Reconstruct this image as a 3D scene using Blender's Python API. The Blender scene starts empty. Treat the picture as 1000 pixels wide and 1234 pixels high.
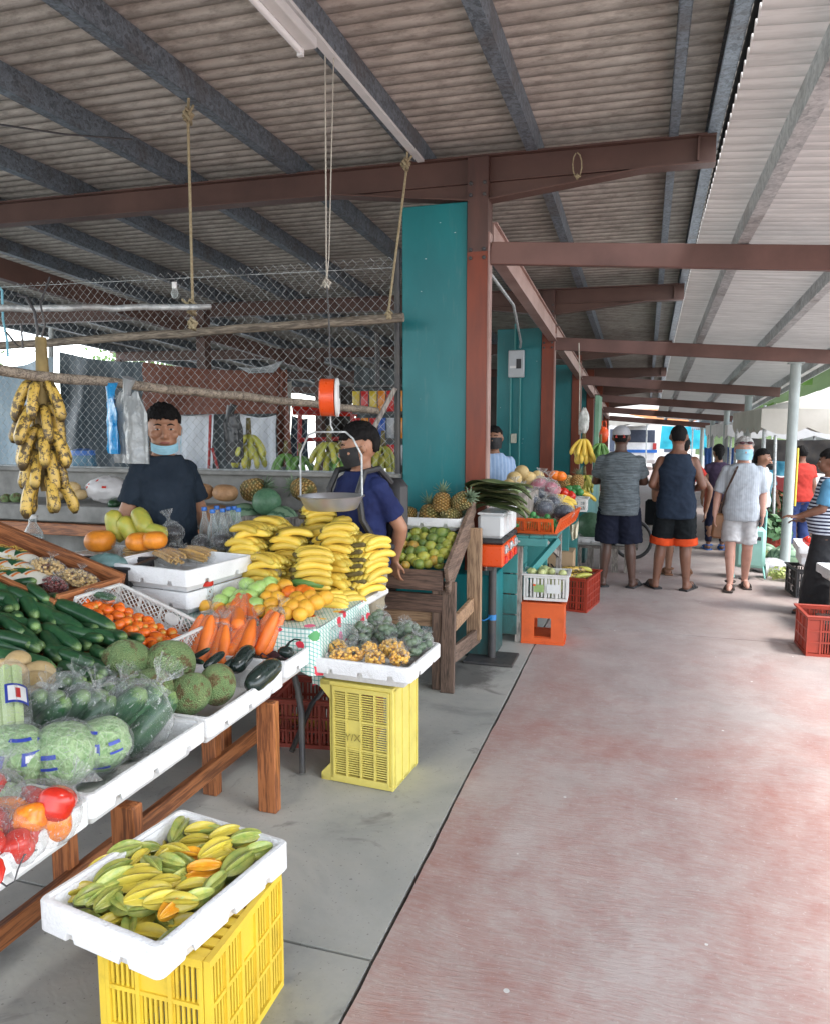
import bpy, bmesh, math, random
from mathutils import Vector, Matrix, Euler, noise
R = math.radians
PI = math.pi
rnd = random.Random(7)
SC = bpy.context.scene
COL = SC.collection

# ---------------------------------------------------------------- camera maths (where things stand)
F_ = 26 / 36 * 1234; CH = 1.7
PHI = math.atan(102 / F_); YAW = math.atan(278 / math.hypot(F_, 102))
FW = Vector((-math.sin(YAW) * math.cos(PHI), math.cos(YAW) * math.cos(PHI), -math.sin(PHI)))
RT = Vector((math.cos(YAW), math.sin(YAW), 0)); UP = RT.cross(FW)

def at(px, py, X=None, Y=None, Z=None):
    d = FW * F_ + RT * (px - 500) + UP * (617 - py)
    t = X / d.x if X is not None else (Y / d.y if Y is not None else (Z - CH) / d.z)
    return Vector((0, 0, CH)) + d * t

# ---------------------------------------------------------------- mesh builder
class MB:
    def __init__(s): s.v = []; s.f = []; s.mi = []; s.cur = 0
    def add(s, vs, fs, M=None):
        o = len(s.v)
        s.v += [(M @ Vector(v)) if M is not None else Vector(v) for v in vs]
        s.f += [tuple(i + o for i in f) for f in fs]
        s.mi += [s.cur] * len(fs)
        return s
    def box(s, c, d, rot=None, M=None, bev=0.0):
        x, y, z = [k / 2 for k in d]
        m = Matrix.Translation(Vector(c))
        if rot is not None: m = m @ Euler(rot).to_matrix().to_4x4()
        if M is not None: m = M @ m
        if bev <= 0 or min(x, y, z) <= bev * 1.2:
            vs = [(a * x, b * y, e * z) for a in (-1, 1) for b in (-1, 1) for e in (-1, 1)]
            fs = [(0, 1, 3, 2), (4, 6, 7, 5), (0, 4, 5, 1), (2, 3, 7, 6), (0, 2, 6, 4), (1, 5, 7, 3)]
            return s.add(vs, fs, m)
        bm = bmesh.new()
        bmesh.ops.create_cube(bm, size=1)
        for v in bm.verts: v.co = Vector((v.co.x * 2 * x, v.co.y * 2 * y, v.co.z * 2 * z))
        bmesh.ops.bevel(bm, geom=bm.edges[:], offset=bev, segments=1, affect='EDGES', profile=.7)
        bm.verts.ensure_lookup_table(); bm.verts.index_update()
        s.add([v.co.copy() for v in bm.verts], [[v.index for v in f.verts] for f in bm.faces], m)
        bm.free(); return s
    def bar(s, a, b, w, h=None, up=(0, 0, 1), bev=0.0):
        a = Vector(a); b = Vector(b); h = h or w
        d = b - a; L = d.length; d.normalize()
        u = Vector(up)
        if abs(d.dot(u)) > .98: u = Vector((1, 0, 0))
        x = u.cross(d).normalized(); z = d.cross(x)
        m = Matrix(((x.x, d.x, z.x, 0), (x.y, d.y, z.y, 0), (x.z, d.z, z.z, 0), (0, 0, 0, 1)))
        m = Matrix.Translation((a + b) / 2) @ m
        return s.box((0, 0, 0), (w, L, h), M=m, bev=bev)
    def tube(s, pts, r, n=8, caps=True, closed=False, sx=None):
        pts = [Vector(p) for p in pts]; k = len(pts)
        rs = r if isinstance(r, (list, tuple)) else [r] * k
        prev = None; rings = []
        for i, p in enumerate(pts):
            if closed: t = pts[(i + 1) % k] - pts[i - 1]
            else: t = pts[min(i + 1, k - 1)] - pts[max(i - 1, 0)]
            if t.length < 1e-9: t = Vector((0, 0, 1))
            t.normalize()
            if prev is None:
                u = Vector((0, 0, 1)) if abs(t.z) < .9 else Vector((1, 0, 0))
                x = u.cross(t).normalized()
            else:
                x = (prev - t * prev.dot(t))
                x = x.normalized() if x.length > 1e-6 else t.orthogonal().normalized()
            y = t.cross(x); prev = x
            ring = []
            for j in range(n):
                a = 2 * PI * j / n
                q = 1.0 if sx is None else sx(a)
                ring.append(p + (x * math.cos(a) + y * math.sin(a)) * rs[i] * q)
            rings.append(ring)
        vs = [v for r_ in rings for v in r_]; fs = []
        for i in range(k - 1 + (1 if closed else 0)):
            for j in range(n):
                i2 = (i + 1) % k
                fs.append((i * n + j, i * n + (j + 1) % n, i2 * n + (j + 1) % n, i2 * n + j))
        if caps and not closed:
            fs.append(tuple(range(n - 1, -1, -1))); fs.append(tuple((k - 1) * n + j for j in range(n)))
        return s.add(vs, fs)
    def lathe(s, prof, n=24, M=None, rad=None, cap0=True, cap1=True):
        vs = []; fs = []; k = len(prof)
        for i, (r, z) in enumerate(prof):
            for j in range(n):
                a = 2 * PI * j / n
                q = rad(a, z) if rad else 1
                vs.append((r * q * math.cos(a), r * q * math.sin(a), z))
        for i in range(k - 1):
            for j in range(n):
                fs.append((i * n + j, i * n + (j + 1) % n, (i + 1) * n + (j + 1) % n, (i + 1) * n + j))
        if cap0: fs.append(tuple(range(n - 1, -1, -1)))
        if cap1: fs.append(tuple((k - 1) * n + j for j in range(n)))
        return s.add(vs, fs, M)
    def ell(s, c, r, n=20, m=12, M=None, fn=None):
        prof = []
        vs = []; fs = []
        for i in range(m + 1):
            th = PI * i / m
            for j in range(n):
                a = 2 * PI * j / n
                d = Vector((math.sin(th) * math.cos(a), math.sin(th) * math.sin(a), -math.cos(th)))
                q = fn(d) if fn else 1
                vs.append((c[0] + d.x * r[0] * q, c[1] + d.y * r[1] * q, c[2] + d.z * r[2] * q))
        for i in range(m):
            for j in range(n):
                fs.append((i * n + j, i * n + (j + 1) % n, (i + 1) * n + (j + 1) % n, (i + 1) * n + j))
        return s.add(vs, fs, M)
    def sheet(s, fn, nu, nv, M=None):
        vs = [fn(i / nu, j / nv) for i in range(nu + 1) for j in range(nv + 1)]
        fs = [(i * (nv + 1) + j, (i + 1) * (nv + 1) + j, (i + 1) * (nv + 1) + j + 1, i * (nv + 1) + j + 1) for i in range(nu) for j in range(nv)]
        return s.add(vs, fs, M)
    def prism(s, poly, h, M=None):
        n = len(poly)
        vs = [(x, y, -h / 2) for x, y in poly] + [(x, y, h / 2) for x, y in poly]
        fs = [tuple(range(n - 1, -1, -1)), tuple(range(n, 2 * n))]
        fs += [(i, (i + 1) % n, n + (i + 1) % n, n + i) for i in range(n)]
        return s.add(vs, fs, M)

def mesh(name, mb, mats, smooth=40):
    me = bpy.data.meshes.new(name)
    me.from_pydata([tuple(v) for v in mb.v], [], mb.f)
    if not isinstance(mats, (list, tuple)): mats = [mats]
    for m in mats: me.materials.append(m)
    if len(mats) > 1: me.polygons.foreach_set('material_index', mb.mi)
    bm = bmesh.new(); bm.from_mesh(me)
    bmesh.ops.remove_doubles(bm, verts=bm.verts, dist=1e-5)
    bmesh.ops.recalc_face_normals(bm, faces=bm.faces)
    bm.to_mesh(me); bm.free()
    if smooth:
        me.polygons.foreach_set('use_smooth', [True] * len(me.polygons))
        if smooth < 180: me.set_sharp_from_angle(angle=R(smooth))
    me.update()
    return me

def put(o, loc=(0, 0, 0), rot=(0, 0, 0), scale=None):
    o.location = loc
    o.rotation_euler = (0, 0, rot) if isinstance(rot, (int, float)) else rot
    if scale is not None: o.scale = (scale,) * 3 if isinstance(scale, (int, float)) else scale
    return o
def tag(o, label=None, cat=None, group=None, kind=None):
    if label: o['label'] = label
    if cat: o['category'] = cat
    if group: o['group'] = group
    if kind: o['kind'] = kind
    return o
def thing(name, label, cat, loc=(0, 0, 0), rot=0, group=None):
    o = bpy.data.objects.new(name, None); COL.objects.link(o)
    o.empty_display_size = .1
    put(o, loc, rot); return tag(o, label, cat, group)
def part(name, mb, mat, parent=None, smooth=40, label=None, kind=None, loc=None, rot=None):
    me = mb if isinstance(mb, bpy.types.Mesh) else mesh(name, mb, mat, smooth)
    o = bpy.data.objects.new(name, me); COL.objects.link(o)
    if parent is not None: o.parent = parent
    if loc is not None: o.location = loc
    if rot is not None: o.rotation_euler = rot
    return tag(o, label, None, None, kind)
def solo(name, mb, mat, label, cat, loc=(0, 0, 0), rot=0, group=None, smooth=40, scale=None, kind=None):
    o = part(name, mb, mat, None, smooth)
    put(o, loc, rot, scale); return tag(o, label, cat, group, kind)
def struct(name, mb, mat, smooth=0):
    o = part(name, mb, mat, None, smooth); return tag(o, kind='structure')
def dup(root, loc, rot=0, label=None, group=None, scale=None):
    r = root.copy(); COL.objects.link(r); put(r, loc, rot, scale)
    if label: r['label'] = label
    if group: r['group'] = group
    for ch in list(root.children):
        c = ch.copy(); COL.objects.link(c); c.parent = r
        for g in list(ch.children):
            d = g.copy(); COL.objects.link(d); d.parent = c
    return r
ORD = ['first', 'second', 'third', 'fourth', 'fifth', 'sixth', 'seventh', 'eighth', 'ninth', 'tenth', 'eleventh', 'twelfth', 'thirteenth', 'fourteenth', 'fifteenth', 'sixteenth']

# ---------------------------------------------------------------- materials
def lin(h):
    h = h.lstrip('#'); o = []
    for i in (0, 2, 4):
        c = int(h[i:i + 2], 16) / 255
        o.append(c / 12.92 if c <= .04045 else ((c + .055) / 1.055) ** 2.4)
    return tuple(o)
class NT:
    def __init__(s, name):
        s.m = bpy.data.materials.new(name); s.m.use_nodes = True
        s.t = s.m.node_tree; s.n = s.t.nodes; s.l = s.t.links
        s.b = s.n['Principled BSDF']; s.out = s.n['Material Output']
        s.tc = s.n.new('ShaderNodeTexCoord')
    def link(s, a, b): s.l.new(a, b)
    def node(s, t, **k):
        n = s.n.new(t)
        for a, v in k.items(): setattr(n, a, v)
        return n
    def map(s, scale=(1, 1, 1), rot=(0, 0, 0), src='Object', loc=(0, 0, 0)):
        m = s.node('ShaderNodeMapping'); s.link(s.tc.outputs[src], m.inputs[0])
        m.inputs['Location'].default_value = loc
        m.inputs['Scale'].default_value = (scale,) * 3 if isinstance(scale, (int, float)) else scale
        m.inputs['Rotation'].default_value = rot; return m.outputs[0]
    def noise(s, vec, scale=5, detail=4, rough=.55, dist=0):
        n = s.node('ShaderNodeTexNoise'); s.link(vec, n.inputs['Vector'])
        n.inputs['Scale'].default_value = scale; n.inputs['Detail'].default_value = detail
        n.inputs['Roughness'].default_value = rough; n.inputs['Distortion'].default_value = dist
        return n.outputs[0]
    def voro(s, vec, scale=5, feature='F1', rnd_=1):
        n = s.node('ShaderNodeTexVoronoi', feature=feature); s.link(vec, n.inputs['Vector'])
        n.inputs['Scale'].default_value = scale; n.inputs['Randomness'].default_value = rnd_
        return n
    def wave(s, vec, scale=5, dist=0, dscale=1, dirn='X', prof='SIN'):
        n = s.node('ShaderNodeTexWave', bands_direction=dirn, wave_profile=prof); s.link(vec, n.inputs[0])
        n.inputs['Scale'].default_value = scale; n.inputs['Distortion'].default_value = dist
        n.inputs['Detail Scale'].default_value = dscale; return n.outputs['Fac']
    def ramp(s, fac, stops, interp='LINEAR'):
        n = s.node('ShaderNodeValToRGB'); s.link(fac, n.inputs[0]); e = n.color_ramp.elements
        n.color_ramp.interpolation = interp
        while len(e) < len(stops): e.new(.5)
        for i, (p, c) in enumerate(stops):
            e[i].position = p; c = c if isinstance(c, (tuple, list)) else (c, c, c); e[i].color = tuple(c[:3]) + (1,)
        return n.outputs[0]
    def mix(s, fac, a, b, mode='MIX'):
        n = s.node('ShaderNodeMix', data_type='RGBA', blend_type=mode)
        for i, v in ((0, fac), (6, a), (7, b)):
            if isinstance(v, bpy.types.NodeSocket): s.link(v, n.inputs[i])
            elif i == 0: n.inputs[0].default_value = v
            else: n.inputs[i].default_value = tuple(v[:3]) + (1,)
        return n.outputs[2]
    def math(s, op, a, b=0.0, c=None):
        n = s.node('ShaderNodeMath', operation=op)
        for i, v in enumerate((a, b) if c is None else (a, b, c)):
            if isinstance(v, bpy.types.NodeSocket): s.link(v, n.inputs[i])
            else: n.inputs[i].default_value = v
        return n.outputs[0]
    def sep(s, vec):
        n = s.node('ShaderNodeSeparateXYZ'); s.link(vec, n.inputs[0]); return n.outputs
    def rand(s): return s.node('ShaderNodeObjectInfo').outputs['Random']
    def col(s, v):
        if isinstance(v, bpy.types.NodeSocket): s.link(v, s.b.inputs['Base Color'])
        else: s.b.inputs['Base Color'].default_value = tuple(v[:3]) + (1,)
    def set(s, **k):
        for a, v in k.items():
            i = s.b.inputs[a.replace('_', ' ')]
            if isinstance(v, bpy.types.NodeSocket): s.link(v, i)
            else: i.default_value = v
        return s
    def bump(s, h, strength=.3, dist=.01):
        n = s.node('ShaderNodeBump'); s.link(h, n.inputs['Height'])
        n.inputs['Strength'].default_value = strength; n.inputs['Distance'].default_value = dist
        s.link(n.outputs[0], s.b.inputs['Normal']); return n

def mk(name, c1, c2=None, rough=.6, scale=8, bump=.15, bscale=40, metal=0, spec=.5, var=0.0, detail=5, stretch=(1, 1, 1), bdist=.004, lo=.35, hi=.65):
    """general worn surface: two colours mixed by noise, rough break-up, bump, per-object value variation"""
    t = NT(name); v = t.map(stretch)
    c2 = c2 or tuple(k * .75 for k in c1)
    n1 = t.noise(v, scale, detail)
    c = t.ramp(n1, [(lo, c1), (hi, c2)])
    if var:
        r = t.math('MULTIPLY_ADD', t.rand(), 2 * var, 1 - var)
        n = t.node('ShaderNodeVectorMath', operation='SCALE'); t.link(c, n.inputs[0]); t.link(r, n.inputs['Scale']); c = n.outputs[0]
    t.col(c); n2 = t.noise(v, bscale, 4)
    t.set(Roughness=t.math('MULTIPLY_ADD', n2, .25, rough - .12), Metallic=metal)
    t.b.inputs['Specular IOR Level'].default_value = spec
    if bump: t.bump(n2, bump, bdist)
    return t.m
# ================================================================= world, sun, camera
w = bpy.data.worlds.new('World'); SC.world = w; w.use_nodes = True
wn = w.node_tree
sky = wn.nodes.new('ShaderNodeTexSky'); sky.sky_type = 'NISHITA'; sky.sun_disc = False
SUN_EL, SUN_AZ = R(58), R(105)            # azimuth measured clockwise from +Y
sky.sun_elevation = SUN_EL; sky.sun_rotation = SUN_AZ
sky.dust_density = 1.0; sky.air_density = 1.0; sky.ozone_density = .6
hs = wn.nodes.new('ShaderNodeHueSaturation'); hs.inputs['Saturation'].default_value = .35
wn.links.new(sky.outputs[0], hs.inputs['Color'])
wn.links.new(hs.outputs[0], wn.nodes['Background'].inputs['Color'])
wn.nodes['Background'].inputs['Strength'].default_value = SKY_STRENGTH = .85
sl = bpy.data.lights.new('sun', 'SUN'); sl.energy = 4.0; sl.angle = R(14); sl.color = (1, .96, .9)
so = bpy.data.objects.new('sun', sl); COL.objects.link(so)
dv = Vector((math.sin(SUN_AZ) * math.cos(SUN_EL), math.cos(SUN_AZ) * math.cos(SUN_EL), math.sin(SUN_EL)))
so.rotation_euler = dv.to_track_quat('Z', 'Y').to_euler(); so.location = dv * 40
cd = bpy.data.cameras.new('camera'); cam = bpy.data.objects.new('camera', cd); COL.objects.link(cam)
cd.lens = 26; cd.sensor_width = 36; cd.sensor_fit = 'AUTO'; cd.clip_start = .05; cd.clip_end = 2000
cam.location = (0, 0, CH); cam.rotation_euler = (PI / 2 - PHI, 0, YAW)
SC.camera = cam
SC.view_settings.view_transform = 'Standard'; SC.view_settings.look = 'None'
SC.view_settings.exposure = 0; SC.view_settings.gamma = 1
SC.cycles.max_bounces = 8; SC.cycles.diffuse_bounces = 4; SC.cycles.glossy_bounces = 3
SC.cycles.transparent_max_bounces = 20; SC.cycles.transmission_bounces = 6
SC.cycles.use_denoising = True; SC.cycles.caustics_reflective = False; SC.cycles.caustics_refractive = False
SC.cycles.sample_clamp_indirect = 6

# ================================================================= shared materials
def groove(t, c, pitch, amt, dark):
    """shade painted dark into the valleys of the corrugation, so the ribs read"""
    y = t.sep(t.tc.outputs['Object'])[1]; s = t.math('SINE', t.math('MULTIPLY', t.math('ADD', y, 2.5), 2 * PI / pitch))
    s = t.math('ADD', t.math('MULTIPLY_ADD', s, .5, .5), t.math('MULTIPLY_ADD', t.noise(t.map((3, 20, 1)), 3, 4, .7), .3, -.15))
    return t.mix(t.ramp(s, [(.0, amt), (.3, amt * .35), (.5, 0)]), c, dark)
def m_roof(name, ca, cb, cdirt):
    t = NT(name)
    n1 = t.noise(t.map((.8, 1.6, 1)), 1.8, 7, .7)
    n2 = t.noise(t.map((1.6, 9, 1)), 4, 6, .75)
    n3 = t.noise(t.map(1), 34, 3, .6)
    c = t.ramp(n1, [(.3, ca), (.7, cb)])
    c = t.mix(t.ramp(n2, [(.45, 0), (.7, .8)]), c, cdirt)
    c = t.mix(t.ramp(n3, [(.66, 0), (.78, .4)]), c, (.55, .5, .45))
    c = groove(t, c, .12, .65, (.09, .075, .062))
    t.col(c); t.set(Roughness=.75, Metallic=.0); t.bump(n3, .25, .004); return t.m
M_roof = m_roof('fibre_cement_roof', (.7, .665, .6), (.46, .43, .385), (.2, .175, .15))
def m_canopy():
    t = NT('canopy_sheet_metal')
    n1 = t.noise(t.map((.6, 5, 1)), 2, 6, .65); n2 = t.noise(t.map((1, 22, 1)), 2.5, 5, .7)
    c = t.ramp(n1, [(.3, (.76, .755, .74)), (.75, (.52, .51, .5))])
    c = t.mix(t.ramp(n2, [(.46, 0), (.7, .75)]), c, (.27, .25, .24))
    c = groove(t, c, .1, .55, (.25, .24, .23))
    t.col(c); t.set(Roughness=.45, Metallic=.15); 
    tr = t.node('ShaderNodeBsdfTranslucent'); tr.inputs[0].default_value = (.8, .8, .78, 1)
    mx = t.node('ShaderNodeMixShader'); mx.inputs[0].default_value = .3
    t.link(t.b.outputs[0], mx.inputs[1]); t.link(tr.outputs[0], mx.inputs[2]); t.link(mx.outputs[0], t.out.inputs[0])
    return t.m
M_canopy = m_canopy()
def m_galv(name, dark, light, sc=45):
    t = NT(name); v = t.map(1)
    vo = t.voro(v, sc); vo2 = t.voro(v, sc * 2.6)
    f = t.math('MULTIPLY', vo.outputs['Color'], .6); f = t.math('ADD', f, t.math('MULTIPLY', vo2.outputs['Color'], .4))
    c = t.ramp(f, [(.2, dark), (.75, light)])
    c = t.mix(t.ramp(t.noise(v, 3, 5), [(.5, 0), (.72, .6)]), c, (.1, .075, .06))
    t.col(c); t.set(Metallic=.35, Roughness=.5); return t.m
M_galv = m_galv('galvanised_purlin', (.1, .12, .14), (.24, .285, .33))
M_galv_light = m_galv('galvanised_light', (.3, .33, .34), (.55, .58, .58), 30)
M_brown = mk('brown_steel_paint', (.125, .066, .052), (.08, .042, .034), .5, 2.5, .1, 60, spec=.4, lo=.3, hi=.7)
M_brown_canopy = mk('brown_canopy_steel', (.165, .085, .07), (.11, .058, .048), .5, 2.5, .1, 60, spec=.4)
M_pink = mk('pale_pink_steel', (.38, .25, .22), (.28, .17, .145), .5, 3, .1, 60)  # pale pink, lighter than the brown steel
def m_column():
    t = NT('red_oxide_column'); z = t.sep(t.tc.outputs['Object'])[2]
    n = t.noise(t.map((3, 3, .6)), 4, 6)
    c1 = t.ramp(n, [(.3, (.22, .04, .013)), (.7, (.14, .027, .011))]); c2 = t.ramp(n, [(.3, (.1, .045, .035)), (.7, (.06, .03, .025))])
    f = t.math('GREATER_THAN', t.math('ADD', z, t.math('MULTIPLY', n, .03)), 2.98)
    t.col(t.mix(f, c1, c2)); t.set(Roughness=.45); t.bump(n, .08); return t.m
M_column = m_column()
def m_teal(name, ca, cb, chips=True):
    t = NT(name); n = t.noise(t.map((1, 1, .5)), 2.2, 6, .6); f = t.noise(t.map(1), 60, 3)
    c = t.ramp(n, [(.3, ca), (.7, cb)])
    if chips:
        v = t.voro(t.map((2.4, 2.4, 5.5)), 2.2)
        d = t.math('ADD', v.outputs['Distance'], t.math('MULTIPLY', f, .09))
        c = t.mix(t.math('LESS_THAN', d, .085), c, (.55, .6, .6))
    c = t.mix(t.ramp(t.noise(t.map((6, 6, 1)), 5, 4), [(.58, 0), (.8, .35)]), c, (.1, .2, .2))
    zz = t.sep(t.tc.outputs['Object'])[2]; gr = t.math('ADD', t.math('MULTIPLY', zz, 1.1), t.math('MULTIPLY', t.noise(t.map((3, 3, .8)), 5, 6, .7), -1.0)); c = t.mix(t.ramp(t.math('ADD', gr, .5), [(.0, .85), (.55, 0)]), c, (.035, .045, .04))
    t.col(c); t.set(Roughness=t.math('MULTIPLY_ADD', n, .3, .25)); t.bump(f, .05, .002); return t.m
M_teal = m_teal('teal_wall_paint', (.003, .185, .2), (.002, .13, .145))
M_teal_light = m_teal('pale_teal_boards', (.06, .27, .26), (.03, .19, .19), False)
def m_wood(name, ca, cb, grain=(1, 1, 1), sc=6, rough=.6):
    t = NT(name)
    v = t.map(grain); n = t.noise(v, sc, 7, .65, .6); n2 = t.noise(v, sc * 5, 4, .6)
    c = t.ramp(t.math('ADD', t.math('MULTIPLY', n, .5), t.math('MULTIPLY', n2, .5)), [(.34, tuple(k * .6 for k in cb)), (.46, cb), (.53, ca), (.66, tuple(k * 1.2 for k in ca))])
    r = t.math('MULTIPLY_ADD', t.rand(), .4, .8)
    sc_ = t.node('ShaderNodeVectorMath', operation='SCALE'); t.link(c, sc_.inputs[0]); t.link(r, sc_.inputs['Scale'])
    t.col(sc_.outputs[0]); t.set(Roughness=rough); t.bump(n2, .25, .003); return t.m
M_wood_x = m_wood('red_stained_timber_x', (.34, .13, .05), (.17, .06, .025), (.25, 4, 4), 7, .45)
M_wood_y = m_wood('red_stained_timber_y', (.34, .13, .05), (.17, .06, .025), (4, .25, 4), 7, .45)
M_wood_z = m_wood('red_stained_timber_z', (.36, .13, .045), (.18, .06, .022), (4, 4, .25), 7, .4)
M_old_x = m_wood('old_brown_timber_x', (.15, .09, .065), (.075, .045, .034), (.25, 4, 4), 8)
M_old_y = m_wood('old_brown_timber_y', (.17, .115, .085), (.085, .055, .04), (4, .25, 4), 8)
M_old_z = m_wood('old_brown_timber_z', (.17, .11, .08), (.085, .055, .04), (4, 4, .25), 8)
M_tan_x = m_wood('bare_timber_x', (.34, .22, .13), (.2, .12, .07), (.25, 4, 4), 8)
M_tan_z = m_wood('bare_timber_z', (.3, .2, .12), (.18, .11, .065), (4, 4, .25), 8)
M_pole = m_wood('weathered_pole', (.24, .2, .155), (.11, .09, .07), (.4, 5, 5), 6, .75)
M_grey_wood = m_wood('grey_weathered_timber', (.3, .27, .24), (.16, .14, .125), (3, 3, .4), 7, .8)
M_conc = mk('rough_concrete', (.3, .295, .28), (.17, .168, .16), .85, 4, .4, 50, bdist=.008)
M_white_plastic = mk('white_plastic', (.75, .75, .74), (.66, .66, .65), .45, 6, .04)
M_black = mk('black_plastic', (.02, .02, .022), (.03, .03, .032), .5, 8, .1)
M_dark_steel = mk('dark_steel', (.035, .035, .04), (.06, .055, .05), .5, 8, .15)
M_rope = mk('sisal_rope', (.38, .32, .2), (.25, .2, .12), .9, 60, .4, 200)
M_string = mk('pale_string', (.5, .47, .4), (.38, .35, .3), .9, 60, .3, 200)

# ================================================================= ground, pavement, walkway
b = MB(); b.box((0, 60, -.145), (500, 500, .1))
struct('ground', b, mk('yard_concrete', (.5, .49, .47), (.38, .37, .35), .9, .8, .3, 20))

def m_pavement():
    t = NT('grey_pavement_concrete'); v = t.map(1)
    a = t.noise(v, 1.1, 7, .62, .6); bb = t.noise(v, 9, 6, .7); sw = t.wave(t.map((1, 1.6, 1)), 9, 9, 1.6, 'DIAGONAL')
    c = t.ramp(a, [(.3, (.16, .172, .166)), (.45, (.32, .33, .31)), (.58, (.4, .4, .37)), (.75, (.24, .25, .24))])
    c = t.mix(t.ramp(bb, [(.5, 0), (.75, .5)]), c, (.4, .39, .34))
    c = t.mix(t.ramp(t.noise(v, 2.3, 5, .6, 1.2), [(.6, 0), (.68, .55)]), c, (.085, .08, .075))
    c = t.mix(t.ramp(t.noise(v, 70, 2), [(.66, 0), (.72, .6)]), c, (.1, .095, .09))
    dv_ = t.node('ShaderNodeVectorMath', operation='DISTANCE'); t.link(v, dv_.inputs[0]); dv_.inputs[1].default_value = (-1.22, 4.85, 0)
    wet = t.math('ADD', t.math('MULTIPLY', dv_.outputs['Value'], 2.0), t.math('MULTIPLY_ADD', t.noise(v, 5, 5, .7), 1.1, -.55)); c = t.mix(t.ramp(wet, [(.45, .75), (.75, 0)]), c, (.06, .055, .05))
    t.col(c); t.set(Roughness=t.math('MULTIPLY_ADD', a, .4, .4))
    t.bump(t.math('ADD', t.math('MULTIPLY', sw, .25), bb), .12, .006); return t.m
def m_walk():
    t = NT('faded_red_walkway'); v = t.map(1)
    big = t.noise(t.map((.9, .7, 1)), .85, 6, .6, .5); mid = t.noise(v, 3.4, 7, .68, .4)
    n_w = t.noise(t.map((1, 1, 1), loc=(3, 1, 0)), 1.6, 3)
    # brush strokes wander across the slab
    mp = t.node('ShaderNodeMapping'); ad = t.node('ShaderNodeVectorMath', operation='ADD')
    sc_ = t.node('ShaderNodeVectorMath', operation='SCALE'); nv = t.node('ShaderNodeTexNoise'); t.link(v, nv.inputs['Vector'])
    nv.inputs['Scale'].default_value = 1.3; t.link(nv.outputs[1], sc_.inputs[0]); sc_.inputs['Scale'].default_value = .22
    t.link(v, ad.inputs[0]); t.link(sc_.outputs[0], ad.inputs[1]); t.link(ad.outputs[0], mp.inputs[0]); mp.inputs['Scale'].default_value = (4.5, 26, 1)
    br = t.noise(mp.outputs[0], 3.6, 6, .7)
    red = t.ramp(mid, [(.3, (.34, .152, .13)), (.7, (.41, .235, .2))])
    pale = t.ramp(mid, [(.3, (.41, .33, .305)), (.7, (.5, .425, .4))])
    f = t.math('ADD', t.math('MULTIPLY', big, .56), t.math('ADD', t.math('MULTIPLY', br, .22), t.math('MULTIPLY', t.noise(v, 7, 7, .75), .22)))
    c = t.mix(t.ramp(f, [(.41, 0), (.56, 1)]), red, pale)
    yy = t.sep(t.tc.outputs['Object'])[1]
    g = t.math('MULTIPLY_ADD', yy, .28, -.95); g = t.math('ADD', g, t.math('MULTIPLY_ADD', big, 1.0, -.5))
    g = t.math('MINIMUM', t.math('MAXIMUM', g, 0), .7)
    grey = t.ramp(mid, [(.3, (.27, .24, .23)), (.7, (.38, .345, .33))])
    c = t.mix(g, c, grey)
    spots = t.voro(v, 4.5); c = t.mix(t.math('LESS_THAN', t.math('ADD', spots.outputs['Distance'], t.math('MULTIPLY', mid, .1)), .085), c, (.66, .65, .63))
    c = t.mix(t.ramp(t.noise(v, 2.1, 6, .7, 1), [(.62, 0), (.74, .45)]), c, (.34, .17, .145))
    c = t.mix(t.ramp(t.noise(v, 55, 4, .8), [(.58, 0), (.7, .5)]), c, (.62, .58, .56)); c = t.mix(t.ramp(t.noise(t.map(1, loc=(7, 3, 0)), 38, 5, .8), [(.6, 0), (.72, .55)]), c, (.2, .14, .125))
    t.col(c); t.set(Roughness=t.math('MULTIPLY_ADD', mid, .3, .5)); t.bump(br, .5, .006); return t.m
M_pave, M_walk = m_pavement(), m_walk()
b = MB()
for y0, y1 in ((-6, 2.05), (2.062, 8.4), (8.412, 15), (15.012, 34)):
    b.box(((-16 - .786) / 2, (y0 + y1) / 2, -.04), (16 - .786, y1 - y0, .08))
struct('pavement', b, M_pave)
b = MB(); 
def wob(y): return .003 * math.sin(y * 3.1) + .004 * noise.noise(Vector((y * 6, 0, 0))) + .002 * noise.noise(Vector((y * 30, 0, 0)))
for y0, y1 in ((-6, 6.32), (6.33, 13), (13.01, 34)):
    n = int((y1 - y0) / .06)
    top = [(-.772 + wob(y0 + (y1 - y0) * i / n), y0 + (y1 - y0) * i / n) for i in range(n + 1)] + [(7, y1), (7, y0)]
    b.prism([(x, y) for x, y in reversed(top)], .08, Matrix.Translation((0, 0, -.04)))
struct('walkway', b, M_walk)
# dark stain under the vending machine
# ================================================================= market hall (roof on the left)
M_post = mk('grey_green_post_paint', (.36, .41, .4), (.28, .32, .31), .5, 4, .08, 60)
COLY = [5.5, 9.6, 13.65, 17.1, 20.6, 24.1]
def dz(y): return -.055 * max(0, y - 5.5)
HALL = thing('market_hall', 'open market hall with corrugated roof on brown steel rafters, red columns and teal walls', 'market hall')
RX0, RX1 = -11.0, .46
def corr(x0, x1, y0, y1, zf, pitch=.105, amp=.02, nx=1):
    b = MB(); n = int((y1 - y0) / pitch * 6)
    b.sheet(lambda u, v: (x0 + (x1 - x0) * v, y0 + (y1 - y0) * u, zf(x0 + (x1 - x0) * v, y0 + (y1 - y0) * u) + amp * math.sin(2 * PI * u * (y1 - y0) / pitch)), n, nx)
    k = len(b.v); low = [Vector((p.x, p.y, p.z + .007)) for p in b.v]
    b.f += [tuple(i + k for i in reversed(f)) for f in b.f[:]]; b.v += low; b.mi = [0] * len(b.f)
    return b
def roofz(x, y): return 3.8 - .012 * (x + 1) + dz(y)
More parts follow.
